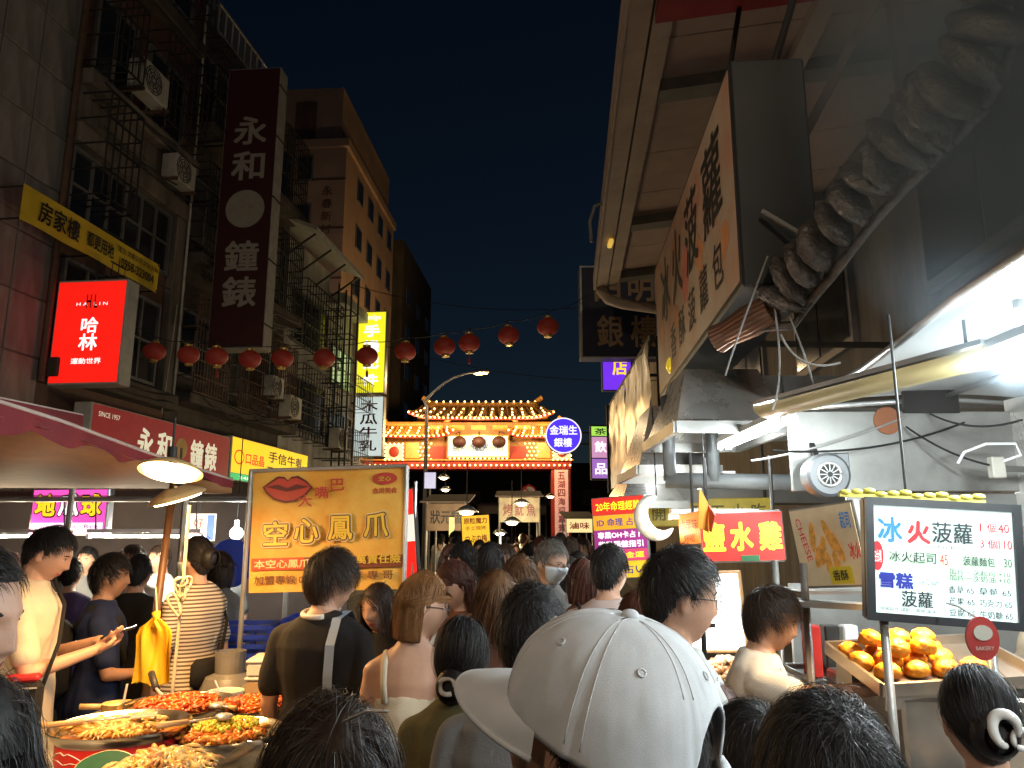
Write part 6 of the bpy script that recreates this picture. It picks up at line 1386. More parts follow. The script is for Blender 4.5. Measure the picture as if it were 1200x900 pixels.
# second maroon strip above, running back
a, b, c_, d_ = at(-60, 455, 4.2), at(96, 487, 5.4), at(96, 503, 5.4), at(-60, 490, 4.2)
MA2 = thing('maroon_awning', 'straight maroon awning edge with pale trim at the far left', 'awning', c_); part('cloth', quadslab([d_, c_, b, a], .01), MRC, MA2); part('top', quadslab([a, b, b + Vector((-1.6, .4, .3)), a + Vector((-1.6, .4, .3))], .01), MRC, MA2); part('trim', MB().bar(a, b, .02), MATS['trim_pale'], MA2)
part('pole', MB().tube([c_ + Vector((-.05, .05, .05)), Vector((c_.x - .05, c_.y + .05, 0))], .02, 8).tube([d_ + Vector((-.2, .15, .1)), Vector((d_.x - .2, d_.y + .15, 0))], .02, 8), STEELD, MA2)
# poles, rope, bag
p = at(196, 560, 4.15); single('brown_pole', MB().tube([Vector((p.x + .04, 4.15, 2.05)), Vector((p.x - .06, 4.15, 0))], .02, 10), mat('bamboo_brown', (.13, .055, .02), rough=.45, var=.25, scale=8), 'brown bamboo pole holding up the canopy beside the yellow bag', 'pole', smooth=True)
a, m_, b = at(222, 592, 3.72), at(214, 690, 3.72), at(203, 800, 3.72); RP = thing('pale_rope', 'pale yellow rope with a looped knot hanging from the lower lamp', 'rope', Vector((b.x, b.y, TZ))); RPM = mat('rope_pale', (.70, .58, .34), rough=.7, var=.1)
part('rope', MB().tube([a, m_, b, Vector((b.x, b.y, TZ + .0))], .008, 8), RPM, RP, smooth=True)
for (dx, dz, rx, rz, ti) in ((.0, .0, .022, .055, .3), (.018, .01, .02, .05, -.4), (-.022, -.07, .02, .06, .5), (.0, .03, .028, .02, .2)):
    part('loop', MB().tube([m_ + Vector((dx + rx * math.cos(q) * math.cos(ti) - rz * math.sin(q) * math.sin(ti), -.02 + .01 * math.sin(2 * q), dz + rx * math.cos(q) * math.sin(ti) + rz * math.sin(q) * math.cos(ti))) for q in np.linspace(0, 6.283, 21)], .006, 6), RPM, RP, smooth=True)
c = at(180, 765, 3.95); YBG = thing('yellow_plastic_bag', 'yellow plastic bags hanging in a bunch from the brown pole', 'bag', c - Z * .15); YPL = mat('bag_yellow', (.78, .45, .02), rough=.38, var=.15, scale=8, bump=.3, bscale=15, spec=.5)
def bagf(u, v): w = .085 - .01 * (v > .8); q = (u * 2 - 1); return c + Vector((q * w * (1 if v < .86 else max(.2, 1 - (v - .86) * 6)), -.02 + .016 * math.sin(u * 9 + v * 4) + .012 * math.sin(u * 17), -.14 + .30 * v + .008 * math.sin(u * 7)))
part('sheet', MB().sheet(bagf, 22, 16), YPL, YBG, smooth=True); part('rear_sheet', MB().sheet(lambda u, v: bagf(u, v) + Vector((.008, .025 + .01 * math.sin(u * 12), -.004)), 16, 12), YPL, YBG, smooth=True)
part('knot', MB().tube([c + Vector((0, -.01, .12)), c + Vector((.008, -.01, .16)), c + Vector((-.004, .0, .19))], [.02, .013, .022], 10), YPL, YBG, smooth=True); part('tie', MB().tube([c + Vector((0, 0, .18)), Vector((p.x + .0, 4.13, c.z + .3))], .004, 5), RPM, YBG)

# ------------------------------------------------------------------ orange cloth banner 空心鳳爪
Pn = Panel.px(((296, 552), (474, 546), (291, 695)), (4.4, 4.35), .01)
OB = thing('orange_food_banner', 'large orange banner with red lips and bold yellow characters', 'banner', Pn.p(.5, 0))
OM = mat('banner_orange', (.70, .30, .03), rough=.55, var=.3, scale=2.4, tint=(.80, .50, .10), tvar=.5, bump=.05)
part('cloth', MB().sheet(lambda u, v: Pn.p(u, v, .008 * math.sin(u * 9) + .006 * math.sin(v * 7 + u * 4) - .008), 30, 20), OM, OB, smooth=True)
LIPR = mat('print_lip_red', (.48, .05, .03), rough=.5); LIPD = mat('print_lip_dark', (.12, .015, .015), rough=.5); BRN = mat('print_brown', (.14, .05, .02), rough=.5); YLW = mat('print_yellow', (.80, .50, .05), rough=.5); CRM = mat('print_cream', (.75, .55, .25), rough=.5)
def lipshape(cx, cy, sx, sy): return [(cx + sx * x, cy + sy * y) for x, y in ((-1, .15), (-.75, .45), (-.4, .85), (-.15, .8), (0, .55), (.15, .8), (.4, .85), (.75, .5), (1, .05), (.7, -.55), (.3, -.9), (-.1, -.95), (-.55, -.7), (-.85, -.25))]
Pn.poly(OB, lipshape(.24, .84, .165, .125), LIPD, .012, 'lip_outline'); Pn.poly(OB, lipshape(.24, .84, .15, .105), LIPR, .015, 'lip_print'); Pn.poly(OB, [(.10, .86), (.18, .875), (.24, .845), (.30, .875), (.385, .85), (.30, .83), (.24, .815), (.18, .835)], LIPD, .018, 'lip_line')
for c, x, y in (('大', .36, .735), ('嘴', .47, .80), ('巴', .57, .86)): Pn.text(OB, c, x, y, .09, .10, LIPR, .03, o=.021)
for k, (c, x) in enumerate((('空', .17), ('心', .37), ('鳳', .59), ('爪', .82))):
    Pn.text(OB, c, x, .475 + .015 * k, .185, .235, CRM, .11, o=.012); Pn.text(OB, c, x, .475 + .015 * k, .17, .215, BRN, .075, o=.015); Pn.text(OB, c, x, .475 + .015 * k, .155, .195, YLW, .03, o=.018)
Pn.face(OB, mat('print_strip_brown', (.20, .05, .02), rough=.5), .02, .18, .99, .275, 'title_strip', .014, .011); Pn.face(OB, mat('print_strip_red', (.55, .06, .02), rough=.5), .02, .179, .36, .276, 'red_strip', .016, .0145)
Pn.text(OB, '本空心鳳爪', .22, .228, .36, .07, CRM, .03, o=.019); Pn.text(OB, '千萬責任險', .80, .245, .36, .07, YLW, .03, o=.019)
Pn.text(OB, '加盟專線 0937', .25, .10, .42, .07, BRN, .02, o=.014); Pn.text(OB, '李 專 哥', .80, .12, .26, .07, BRN, .02, o=.014)
Pn.disc(OB, .875, .90, .08, .05, LIPR, .013, name='oval_emblem'); Pn.text(OB, '空心', .875, .90, .08, .04, YLW, .02, o=.016); Pn.text(OB, '食尚美食', .875, .80, .16, .05, LIPR, .02, o=.013)
part('top_rod', MB().tube([Pn.p(-.02, 1.0, 0), Pn.p(1.02, 1.0, 0)], .012, 8), STEELD, OB); part('post', MB().tube([Pn.p(-.01, 1, .0), (Pn.p(-.01, 1).x, Pn.p(-.01, 1).y, 0)], .014, 8).tube([Pn.p(1.015, 1, 0), (Pn.p(1.015, 1).x, Pn.p(1.015, 1).y, 0)], .014, 8), STEELD, OB)
# red and white strip light next to the banner
Pn = Panel.px(((474, 572), (487, 570), (474, 700)), (5.6, 5.55), .05); RS = thing('red_white_strip', 'narrow upright red and white lit strip beside the orange banner', 'sign', Pn.p(.5, 0)); Pn.case(RS, IRON)
for k, (y0, y1, m) in enumerate(((.75, .98, 'lit_red'), (.5, .745, 'lit_white'), (.02, .495, 'lit_red'))): Pn.face(RS, MATS[m] if m != 'lit_white' else glow('lit_soft_white', (.85, .8, .7), .8), .05, y0, .95, y1, 'light_panel')
mb = MB(); mb.tube([Pn.p(1.1, 1.05, -.03), (Pn.p(1.1, 1).x, Pn.p(1.1, 1).y - .03, 0)], .012, 8); part('post', mb, ALU, RS)

# ------------------------------------------------------------------ pink sign stall behind
Pn = Panel.px(((36, 573), (127, 572), (34, 628)), (6.3, 6.25), .08); PK = thing('pink_snack_sign', 'magenta lit sign with bubbly yellow and white characters', 'sign', Pn.p(.5, 0)); Pn.case(PK, ALU)
Pn.face(PK, glow('lit_pink', (.8, .08, .42), 1.4)); Pn.face(PK, glow('lit_pale_pink', (.9, .7, .85), 1.5), .05, .05, .95, .27, 'pale_strip', .006, .0045)
for c, x, m in (('地', .2, LITY), ('瓜', .5, LITW), ('球', .79, LITY)): Pn.text(PK, c, x, .64, .29, .52, BLACKL, .10, o=.008); Pn.text(PK, c, x, .64, .26, .46, m, .05, o=.011)
Pn.text(PK, 'Sweet Potato Balls', .5, .19, .82, .09, mat('letter_purple', (.25, .02, .25), rough=.5), .0, o=.009); Pn.text(PK, '一份 50 元', .6, .09, .5, .07, MATS['letter_purple'], .0, o=.009)
mb = MB(); [mb.tube([Pn.p(x, 1, -.04), Pn.p(x, 1, -.04) + Z * .04], .012, 6) for x in (.1, .9)]; part('hanger', mb, IRON, PK)
ST = thing('snack_stall', 'stall behind the shoppers with steel frame and pale counter', 'stall', (-3.4, 6.6, 0))
part('roof', MB().sheet(lambda u, v: Vector((-6 + 4.4 * u, 6.0 + 1.8 * v, 2.02 + .15 * v)), 6, 6), mat('stall_tarp_dark', (.10, .075, .06), rough=.8, var=.2), ST); part('back_sheet', MB().box((-4.2, 7.75, 1.08), (5.2, .03, 2.1)), mat('stall_back_dark', (.07, .05, .045), rough=.8, var=.3, scale=2), ST)
part('counter', MB().box((-4.0, 6.4, .48), (2.6, .6, .96), None, .01), BRS, ST); part('counter_top', MB().box((-4.0, 6.38, .98), (2.7, .7, .04), None, .008), PLASTW, ST)
mb = MB(); [mb.tube([(x, y, 0), (x, y, 2.05)], .022, 8) for x in (-5.9, -1.72) for y in (6.05, 7.7)]; mb.tube([(-5.9, 6.05, 2.0), (-1.72, 6.05, 2.0)], .02, 8); part('frame', mb, STEELD, ST)
LX = [(-4.55, -3.5), (-3.35, -2.45)]
for k, (x0, x1) in enumerate(LX): tube_lamp(['white tube light under the pink sign in the snack stall', 'white tube light right of the pink sign in the snack stall'][k], (x0, 6.2, 1.72), (x1, 6.2, 1.72), 42, (1, .86, .62), glow('tube_stall', (1, .95, .82), 8, 0), two=False)
mb = MB(); [mb.tube([(x, 6.2, 1.76), (x, 6.15, 2.01)], .006, 5) for x in (-4.5, -3.55, -3.3, -2.5)]; single('tube_hanging_wires', mb, WIRE, 'thin wires that hold the stall tube lights', 'wire')
c = at(277, 625, 6.6); GB = thing('globe_bulb', 'round glaring white bulb left of the orange banner', 'lamp', c); part('bulb', MB().ball(c, .055, 16, 12), glow('bulb_daylight', (.95, 1, .95), 10, 0), GB, smooth=True); part('socket', MB().tube([c + Z * .05, c + Z * .11], .022, 8), PLASTW, GB); part('cord', MB().tube([c + Z * .11, c + Z * .8], .005, 5), WIRE, GB); lamp('bulb_light', 'POINT', c - Vector((0, .08, .03)), 45, (.95, 1, .9), GB, .05)
# poster of blue and pink, blue round lid, blue crate, gas bottle, boxes
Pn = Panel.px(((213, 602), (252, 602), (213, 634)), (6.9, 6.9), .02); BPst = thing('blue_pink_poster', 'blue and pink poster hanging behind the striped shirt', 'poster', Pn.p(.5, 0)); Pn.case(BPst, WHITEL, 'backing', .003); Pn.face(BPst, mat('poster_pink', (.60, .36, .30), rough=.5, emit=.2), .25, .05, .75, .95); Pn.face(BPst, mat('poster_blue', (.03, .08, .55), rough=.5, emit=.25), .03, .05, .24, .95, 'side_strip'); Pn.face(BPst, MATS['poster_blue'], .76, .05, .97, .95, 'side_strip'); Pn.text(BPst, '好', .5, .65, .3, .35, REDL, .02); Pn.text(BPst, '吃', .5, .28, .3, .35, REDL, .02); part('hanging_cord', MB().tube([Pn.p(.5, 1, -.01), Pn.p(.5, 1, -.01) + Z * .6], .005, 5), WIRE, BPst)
CRT = mat('crate_blue', (.02, .05, .38), rough=.4, var=.12)
SB = thing('side_cart', 'small steel cart behind the banner carrying crates', 'cart', (-1.45, 4.9, 0)); part('top', MB().box((-1.45, 4.95, .98), (1.0, .6, .03)), STEELD, SB); part('shelf', MB().box((-1.45, 4.95, .4), (1.0, .6, .03)), STEELD, SB)
for x in (-1.92, -.98):
    for y in (4.68, 5.22): part('leg', MB().tube([(x, y, 0), (x, y, .965)], .018, 8), STEELD, SB)
def crate(label, c, s, m):
    t = thing('plastic_crate', label, 'crate', c, .05); w, d, h = s
    part('base', MB().box((0, 0, .01), (w, d, .02)), m, t, local=True)
    for k in range(4): part('rail', MB().box((0, -d / 2, .03 + k * (h - .04) / 3), (w, .012, .026)).box((0, d / 2, .03 + k * (h - .04) / 3), (w, .012, .026)).box((-w / 2, 0, .03 + k * (h - .04) / 3), (.012, d, .026)).box((w / 2, 0, .03 + k * (h - .04) / 3), (.012, d, .026)), m, t, local=True)
    mb = MB(); [mb.box((x, y, h / 2), (.03, .03, h)) for x in (-w / 2, 0, w / 2) for y in (-d / 2, d / 2)]; part('post', mb, m, t, local=True)
crate('blue plastic crate under the orange banner on the left', (-1.62, 4.9, .996), (.36, .3, .2), CRT); crate('blue plastic crate under the orange banner on the right', (-1.2, 4.95, .996), (.34, .3, .24), CRT)
c = at(270, 660, 5.9); single('round_blue_lid', MB().lathe([(.001, -.01), (.17, -.01), (.18, 0), (.17, .012), (.001, .016)], 32, X=Matrix.Translation(c) @ Matrix.Rotation(R(90), 4, 'X')), CRT, 'round blue lid held up behind the striped woman', 'lid', smooth=40)
GC = thing('gas_cylinder', 'grey gas cylinder standing behind the table', 'cylinder', (-1.50, 4.3, 0)); X = Matrix.Translation((-1.50, 4.3, .52)); GCM = mat('cylinder_grey', (.30, .28, .26), rough=.4, metal=.4, var=.2)
part('stand', MB().box((-1.50, 4.3, .26), (.3, .3, .52)), WOODB, GC); part('body', MB().lathe([(.001, 0), (.12, .0), (.15, .04), (.15, .40), (.12, .47), (.05, .5), (.001, .5)], 28, X=X, cap=False), GCM, GC, smooth=40); part('valve', MB().tube([(-1.50, 4.3, 1.01), (-1.50, 4.3, 1.09)], .022, 10), GOLD, GC); part('collar', MB().lathe([(.075, .49), (.08, .6), (.075, .6), (.07, .49)], 20, X=X, cap=False), GCM, GC)
SBX = mat('styrofoam', (.66, .60, .50), rough=.8, var=.08, bump=.2, bscale=120)
SUP = thing('box_stand', 'dark wooden stand under the stacked white boxes', 'stand', (-1.2, 4.0, 0)); part('top', MB().box((-1.16, 4.12, .86), (.36, .3, .03)), WOODB, SUP); [part('leg', MB().box((x, y, .42), (.04, .04, .85)), WOODB, SUP) for x in (-1.3, -1.02) for y in (4.02, 4.22)]
for k in range(3):
    t = thing('foam_box', ['bottom white food box in the stack behind the table', 'middle white food box in the stack, brown layer showing', 'top white food box in the stack with a clear lid'][k], 'box', (-1.16, 4.12, .875 + k * .082), .04 * k, 'white boxes stacked behind the table'); part('tray', MB().box((0, 0, .03), (.32, .24, .06), None, .008), SBX if k != 1 else mat('cardboard', (.42, .26, .12), rough=.8, var=.15), t, local=True); part('lid', MB().box((0, 0, .0715), (.33, .25, .018), None, .006), SBX, t, local=True)
# steel chair frame
CH = thing('steel_chair', 'curved silver chair frame beside the gas cylinder', 'chair', (-1.28, 3.95, 0)); mb = MB(); mb.tube([(-1.42, 4.12, .3), (-1.40, 4.1, .88), (-1.34, 4.08, .98), (-1.28, 4.06, 1.0), (-1.24, 4.05, .9), (-1.24, 4.05, .3)], .012, 8); part('back_frame', mb, ALU, CH, smooth=True); part('seat', MB().box((-1.33, 4.26, .45), (.3, .3, .04), None, .01), BLACKL, CH)
for x in (-1.46, -1.2):
    for y in (4.13, 4.4): part('leg', MB().tube([(x, y, 0), (x, y, .43)], .012, 8), ALU, CH)

# ------------------------------------------------------------------ far stalls in the street before the gate
def far_stall(label, px0, px1, pytop, pyb, Y, m, txt=None, tm=None, lab2=None, slope=.25):
    a, b = at(px0, pytop, Y), at(px1, pytop, Y); zb = at(px0, pyb, Y).z; t = thing('market_stall', label, 'stall', ((a.x + b.x) / 2, Y, 0)); w = b.x - a.x
    Pq = Panel(Vector(((a.x + b.x) / 2, Y, (a.z + zb) / 2)), (1, 0, 0), Z, w, a.z - zb, .02); Pq.case(t, m, 'front_banner', .004)
    part('roof', MB().add([(a.x - .1, Y - .3, a.z), (b.x + .1, Y - .3, a.z), (b.x + .1, Y + 2, a.z + slope), (a.x - .1, Y + 2, a.z + slope), (a.x - .1, Y - .3, a.z + .03), (b.x + .1, Y - .3, a.z + .03), (b.x + .1, Y + 2, a.z + slope + .03), (a.x - .1, Y + 2, a.z + slope + .03)], [(0, 1, 2, 3), (7, 6, 5, 4), (0, 4, 5, 1), (1, 5, 6, 2), (2, 6, 7, 3), (3, 7, 4, 0)]), MATS['stall_tarp_dark'], t)
    mb = MB(); [mb.tube([(x, y, 0), (x, y, a.z + .02)], .025, 6) for x in (a.x, b.x) for y in (Y + .03, Y + 1.9)]; part('frame', mb, STEELD, t); part('counter', MB().box(((a.x + b.x) / 2, Y + .6, .5), (w, .7, 1.0), None, .01), BRS, t)
    if txt: Pq.text(t, txt, .5, .5, .8, .5, tm or BLACKL, .03)
    return t, Pq
far_stall('far stall with brown dark lettered banner left of the yellow board', 500, 545, 590, 622, 15, mat('banner_brown', (.22, .15, .10), rough=.7, var=.3, scale=3), '狀元糕', BLACKL)
far_stall('far stall with pale worn canopy banner right of the yellow board', 585, 632, 583, 612, 20, mat('banner_pale', (.42, .36, .26), rough=.7, var=.4, scale=4), '烤 魷 魚', DKR)
far_stall('far stall with bright cream board beside the gate column', 664, 694, 608, 624, 24, glow('lit_cream_board', (.9, .75, .35), .9), '滷味', REDL)
far_stall('farthest dim stall seen through the gateway', 560, 600, 592, 602, 52, mat('banner_dim', (.2, .16, .12), rough=.7)); far_stall('second dim stall seen through the gateway on the right', 604, 640, 592, 604, 56, MATS['banner_dim'])
Pn = Panel.px(((541, 604), (575, 602), (540, 644)), (13.0, 13.0), .05); YB2 = thing('yellow_food_board', 'glowing yellow board with red characters deep in the market street', 'sign', Pn.p(.5, 0)); Pn.case(YB2, IRON); Pn.face(YB2, glow('lit_amber', (.9, .5, .03), 1.1)); Pn.text(YB2, '原粒魔力', .5, .82, .8, .18, REDL, .03); Pn.text(YB2, '手工現烤', .5, .6, .7, .12, REDL, .01); Pn.text(YB2, 'つぶの梅', .5, .3, .75, .22, REDL, .03)
mb = MB(); [mb.tube([Pn.p(x, 0, -.03), (Pn.p(x, 0).x, 13.03, 0)], .02, 6) for x in (.1, .9)]; part('leg', mb, IRON, YB2)
Pn = Panel.px(((526, 605), (532, 605), (526, 645)), (12.6, 12.6), .05); YB3 = thing('yellow_strip_light', 'narrow upright yellow light strip left of the yellow board', 'light', Pn.p(.5, 0)); Pn.case(YB3, IRON); Pn.face(YB3, glow('lit_strip_yellow', (.95, .75, .2), 1.6)); part('leg', MB().tube([Pn.p(.5, 0, -.03), (Pn.p(.5, 0).x, 12.63, 0)], .02, 6), IRON, YB3)
for k, (px, py, Y, pw, lb) in enumerate(((547, 600, 14, 30, 'oval lamp glowing above the yellow board in the street'), (600, 612, 17, 25, 'small warm bulb lamp right of the yellow board'), (611, 590, 19, 30, 'warm lamp lighting the pale worn stall banner'), (586, 625, 22, 22, 'tiny warm lamp over the far crowd'), (520, 560, 26, 22, 'distant lamp left under the gate beam'), (645, 582, 30, 20, 'distant lamp by the gate column'), (522, 574, 28, 15, 'second distant lamp left under the gate beam'))):
    c = at(px, py, Y); t = thing('stall_lamp', lb, 'lamp', c); part('shade', MB().lathe([(.04, .12), (.1, .1), (.22, 0), (.2, 0)], 16, X=Matrix.Translation(c), cap=False), ALU, t, smooth=True); part('bulb', MB().ball(c + Z * .0, (.13, .13, .07), 12, 8), glow('stall_bulb', (1, .82, .5), 7, 0), t, smooth=True); part('cord', MB().tube([c + Z * .12, c + Z * .9], .01, 5), WIRE, t); lamp('stall_glow', 'POINT', c - Vector((0, .3, .25)), pw * 4, (1, .78, .45), t, .1)
# small violet-white sign by gate left, no-entry disc
Pn = Panel.px(((497, 553), (511, 553), (497, 573)), (30, 30), .1); s_ = thing('small_pale_sign', 'small pale lit sign under the left end of the gate beam', 'sign', Pn.p(.5, 0)); Pn.case(s_, IRON); Pn.face(s_, glow('lit_lavender', (.6, .6, .85), .8)); part('post', MB().tube([Pn.p(.5, 0, -.05), (Pn.p(.5, 0).x, 30.05, 0)], .04, 6), GALV, s_)
c = at(620, 577, 29); s_ = thing('round_traffic_sign', 'small round red rimmed traffic sign below the gate', 'sign', (c.x, c.y, 0)); X = Matrix.Translation(c) @ Matrix.Rotation(R(90), 4, 'X'); part('disc', MB().lathe([(.28, -.01), (.28, .01)], 24, X=X), WHITEL, s_); part('rim', MB().tube([X @ Vector((.25 * math.cos(a), .25 * math.sin(a), .02)) for a in np.linspace(0, 6.283, 25)], .04, 6), REDL, s_); part('bar', MB().bar(c + Vector((-.17, -.02, .17)), c + Vector((.17, -.02, -.17)), .05), REDL, s_); part('pole', MB().tube([(c.x, c.y + .04, 0), (c.x, c.y + .04, c.z + .3)], .03, 8), GALV, s_)
# street trees and dark backdrop houses behind the gate
BK = thing('distant_house_row', 'unlit long house front closing the street beyond the gate', 'building', (-2, 78, 0)); part('wall', MB().box((0, 4, 4.5), (60, 8, 9)), CONCD, BK, local=True)
for i in range(10):
    w = part('window', MB().box((-18 + i * 4, -.03, 5.5), (1.6, .06, 1.4)), WFRM, BK, local=True); part('pane', MB().box((-18 + i * 4, -.08, 5.5), (1.4, .03, 1.2)), WINM, w, local=True)
# ------------------------------------------------------------------ clothes
CBLK = fabric('black', (.016, .014, .013)); CWHT = fabric('white', (.66, .64, .60)); CCRM = fabric('cream', (.60, .50, .36)); CNVY = fabric('navy_tee', (.015, .022, .06)); COLV = fabric('olive', (.10, .085, .035)); CBRN = fabric('brown', (.12, .055, .035))
CGRY = fabric('mid_grey', (.17, .17, .17)); CBLU = fabric('blue', (.03, .16, .34)); CDEN = fabric('denim', (.10, .12, .15)); CLDN = fabric('light_denim', (.30, .32, .32)); CPNK = fabric('pink', (.5, .16, .18)); CPAL = fabric('pale_grey', (.45, .45, .43))
# striped cloth
CSTR = fabric('striped', (.5, .4, .28)); n_ = CSTR.node_tree; wv = n_.nodes.new('ShaderNodeTexWave'); wv.bands_direction = 'Z'; wv.inputs['Scale'].default_value = 16; tcn = n_.nodes.new('ShaderNodeTexCoord'); n_.links.new(tcn.outputs['Object'], wv.inputs[0]); rp = n_.nodes.new('ShaderNodeValToRGB'); rp.color_ramp.elements[0].position = .35; rp.color_ramp.elements[1].position = .5; rp.color_ramp.elements[0].color = (.13, .08, .05, 1); rp.color_ramp.elements[1].color = (.58, .48, .36, 1); n_.links.new(wv.outputs[0], rp.inputs[0]); n_.links.new(rp.outputs[0], n_.nodes['Principled BSDF'].inputs['Base Color'])
def ppl(label, px, yt, Y, face, lean=0, **k):
    p = at(px, yt, Y); fwd = .62 * math.sin(R(lean)) * p.z / 1.7; x = p.x + fwd * math.sin(R(face)); y = Y - fwd * math.cos(R(face))
    H = p.z / (1 if not lean else (1 - .46 * (1 - math.cos(R(lean)))))
    return person(label, x, y, H, face, lean=lean, **k)
def worn(rt, name, label, cat, mb, m, smooth=True):     # carried thing, given in the person's own coordinates
    Mx = ROOTM[rt]; mb.v = [Mx @ Vector(p) for p in mb.v]; return single(name, mb, m, label, cat, smooth=smooth)

# --- nearest row
capman = ppl('person in a white baseball cap filling the middle foreground', 704, 730, .79, 60, hair=('short', HBLACK), shirt=CGRY, head=(0, 12, -3), vox=.0075, n=900, hw=.002, hkw=dict(vol=.05, length=.035), pants=CDEN)
def cap_child(rt):
    Hm = ROOTM[rt].inverted() @ HEADM[rt]; rx, ry, rz = .094, .112, .122; mb = MB(); nu, nv = 180, 40; vs = []; WC = mat('cap_cotton', (.64, .66, .68), rough=.9, var=.10, scale=14, bump=.16, bscale=1300, spec=.2)
    def pt(u, v, k=0.):
        a = 2 * math.pi * u; e = .5 * math.pi * v; zb = .012 + .018 * math.sin(a)
        seam = min(abs((a / (math.pi / 3) + .5) % 1 - .5), 1) * math.pi / 3; g = -.012 * math.exp(-(seam / .035) ** 2) + .006 * math.exp(-((seam - .07) / .03) ** 2)
        f = max(0., math.cos(e)) ** .82 * (1 + g * (1 - v ** 4)) + k; nn = 1 + .024 * noise.noise((math.cos(a) * 2.2, math.sin(a) * 2.2, v * 2.5 + 4)) + .011 * noise.noise((math.cos(a) * 6, math.sin(a) * 6, v * 6)) + .004 * noise.noise((math.cos(a) * 17, math.sin(a) * 17, v * 5))
        return Hm @ Vector((rx * f * nn * math.cos(a), -.004 + ry * f * nn * math.sin(a), zb + (rz + .006 - zb) * math.sin(e) ** .92))
    fs = []
    for j in range(nv + 1):
        for i in range(nu):
            da = (i / nu - .75) * 2 * math.pi; h = .36 * math.sqrt(max(0, 1 - (da / .52) ** 2)); vs.append(pt(i / nu, h + (1 - h) * j / nv))
    for j in range(nv):
        for i in range(nu):
            fs.append((j * nu + i, j * nu + (i + 1) % nu, (j + 1) * nu + (i + 1) % nu, (j + 1) * nu + i))
    mb.add(vs, fs); co = part('cap', mb, WC, rt, smooth=True, local=True)
    s_ = co.modifiers.new('thick', 'SOLIDIFY'); s_.thickness = .003; s_.offset = -1
    br = MB()
    def bp_(u, v, dz=0):
        a = R(22 + 136 * u); c, s = math.cos(a), math.sin(a); ext = .064 * (max(0., math.sin(math.pi * u)) ** .55) * v; y0 = -.004 + ry * s; x0 = rx * c
        return Hm @ Vector((x0 * (1 + .10 * v * math.sin(math.pi * u)), y0 + ext, .012 + .018 * s + .004 - .014 * v * v + dz - .030 * (c ** 2) * v * .35))
    br.sheet(lambda u, v: bp_(u, v), 32, 10); br.sheet(lambda u, v: bp_(u, v, -.005), 32, 10); br.tube([bp_(u, 1, -.0025) for u in np.linspace(0, 1, 33)], .003, 6); part('brim', br, WC, co, smooth=True, local=True)
    part('button', MB().ball(Hm @ Vector((0, -.004, rz + .007)), (.009, .009, .006), 12, 8), WC, co, smooth=True, local=True)
    for k in range(6):
        p = pt((k + .5) / 6 * 1.0 + 0, .52, .004); q = pt((k + .5) / 6, .56, .004); n0 = (p - Hm @ Vector((0, 0, .03))).normalized(); X = Matrix.Translation(p) @ n0.to_track_quat('Z', 'Y').to_matrix().to_4x4()
        part('eyelet', MB().tube([X @ Vector((.0036 * math.cos(a), .0036 * math.sin(a), .0)) for a in np.linspace(0, 6.283, 15)], .001, 6), WC, co, smooth=True, local=True)
    for k in range(6):
        for o in (-.011, .011):
            part('stitch_row', MB().tube([pt(k / 6 + o, v, .002) for v in np.linspace(.42 if k in (4, 5) else .06, .94, 16)], .0006, 5), WC, co, smooth=True, local=True)
    # strap across the rear opening
    part('rear_strap', MB().tube([pt(.75 + d, 0, .005) + Vector((0, 0, .006)) for d in np.linspace(-.09, .09, 10)], .008, 6), WC, co, smooth=True, local=True)
cap_child(capman)
ppl('person with dark straight parted hair at the bottom left of centre', 388, 838, .97, 4, hair=('long', HDARK), shirt=CBLK, female=True, vox=.009, n=9800, hw=.0008, hkw=dict(fly=.06, vol=.2, seg=9, length=.36), detail=False)
HP = Matrix.Translation(at(432, 822, .92)); single('hair_pin', MB().tube([at(402, 846, .90), at(430, 833, .885), at(455, 834, .885)], .0018, 6), STEEL, 'thin silver hair pin on the parted dark hair', 'hair pin', smooth=True)
ppl('person with thick black bobbed hair at the bottom right of centre', 970, 838, .98, -6, hair=('fluffy', HBLACK), shirt=CGRY, female=True, vox=.009, n=9800, hw=.0008, hkw=dict(fly=.06, vol=.24, length=.13, seg=8, fringe=.02), detail=False)
ppl('dark haired person just left of the thick black bob', 884, 838, 1.38, 8, hair=('fluffy', HBLACK), shirt=CBLK, vox=.01, n=7000, hw=.0009, hkw=dict(vol=.2), detail=False)
ppl('brown haired person low behind the white cap at the right', 838, 806, 1.95, 0, hair=('bob', HRED), shirt=CBRN, female=True, vox=.011, n=1800, hw=.002, detail=False)
clipw = ppl('dark haired person with a white claw clip at the bottom right corner', 1143, 786, 1.68, -12, hair=('bun', HBLACK), shirt=CWHT, female=True, vox=.008, n=7000, hw=.0009, hkw=dict(vol=.13, bun=(.0, -.085, -.01)), detail=False)
Hm = HEADM[clipw]; CL = thing('hair_claw', 'white curved claw clip holding the dark hair at the bottom right', 'hair clip', Hm @ Vector((.01, -.13, .0))); CLM = mat('clip_white', (.72, .70, .66), rough=.25)
part('arch', MB().tube([Hm @ Vector((.012 + .026 * math.cos(a), -.128 - .006 * math.sin(a * 2), .008 + .034 * math.sin(a))) for a in np.linspace(R(-20), R(265), 22)], [.006 + .005 * math.sin(i / 21 * 3.14) for i in range(22)], 10), CLM, CL, smooth=True)
part('second_arch', MB().tube([Hm @ Vector((.046 + .018 * math.cos(a), -.122, -.012 + .02 * math.sin(a))) for a in np.linspace(R(60), R(300), 14)], .006, 8), CLM, CL, smooth=True)
ppl('dark haired person at the bottom left corner', -38, 801, .98, 20, hair=('long', HBLACK), shirt=CBLK, female=True, vox=.011, n=5000, hw=.0009, hkw=dict(vol=.16), detail=False)
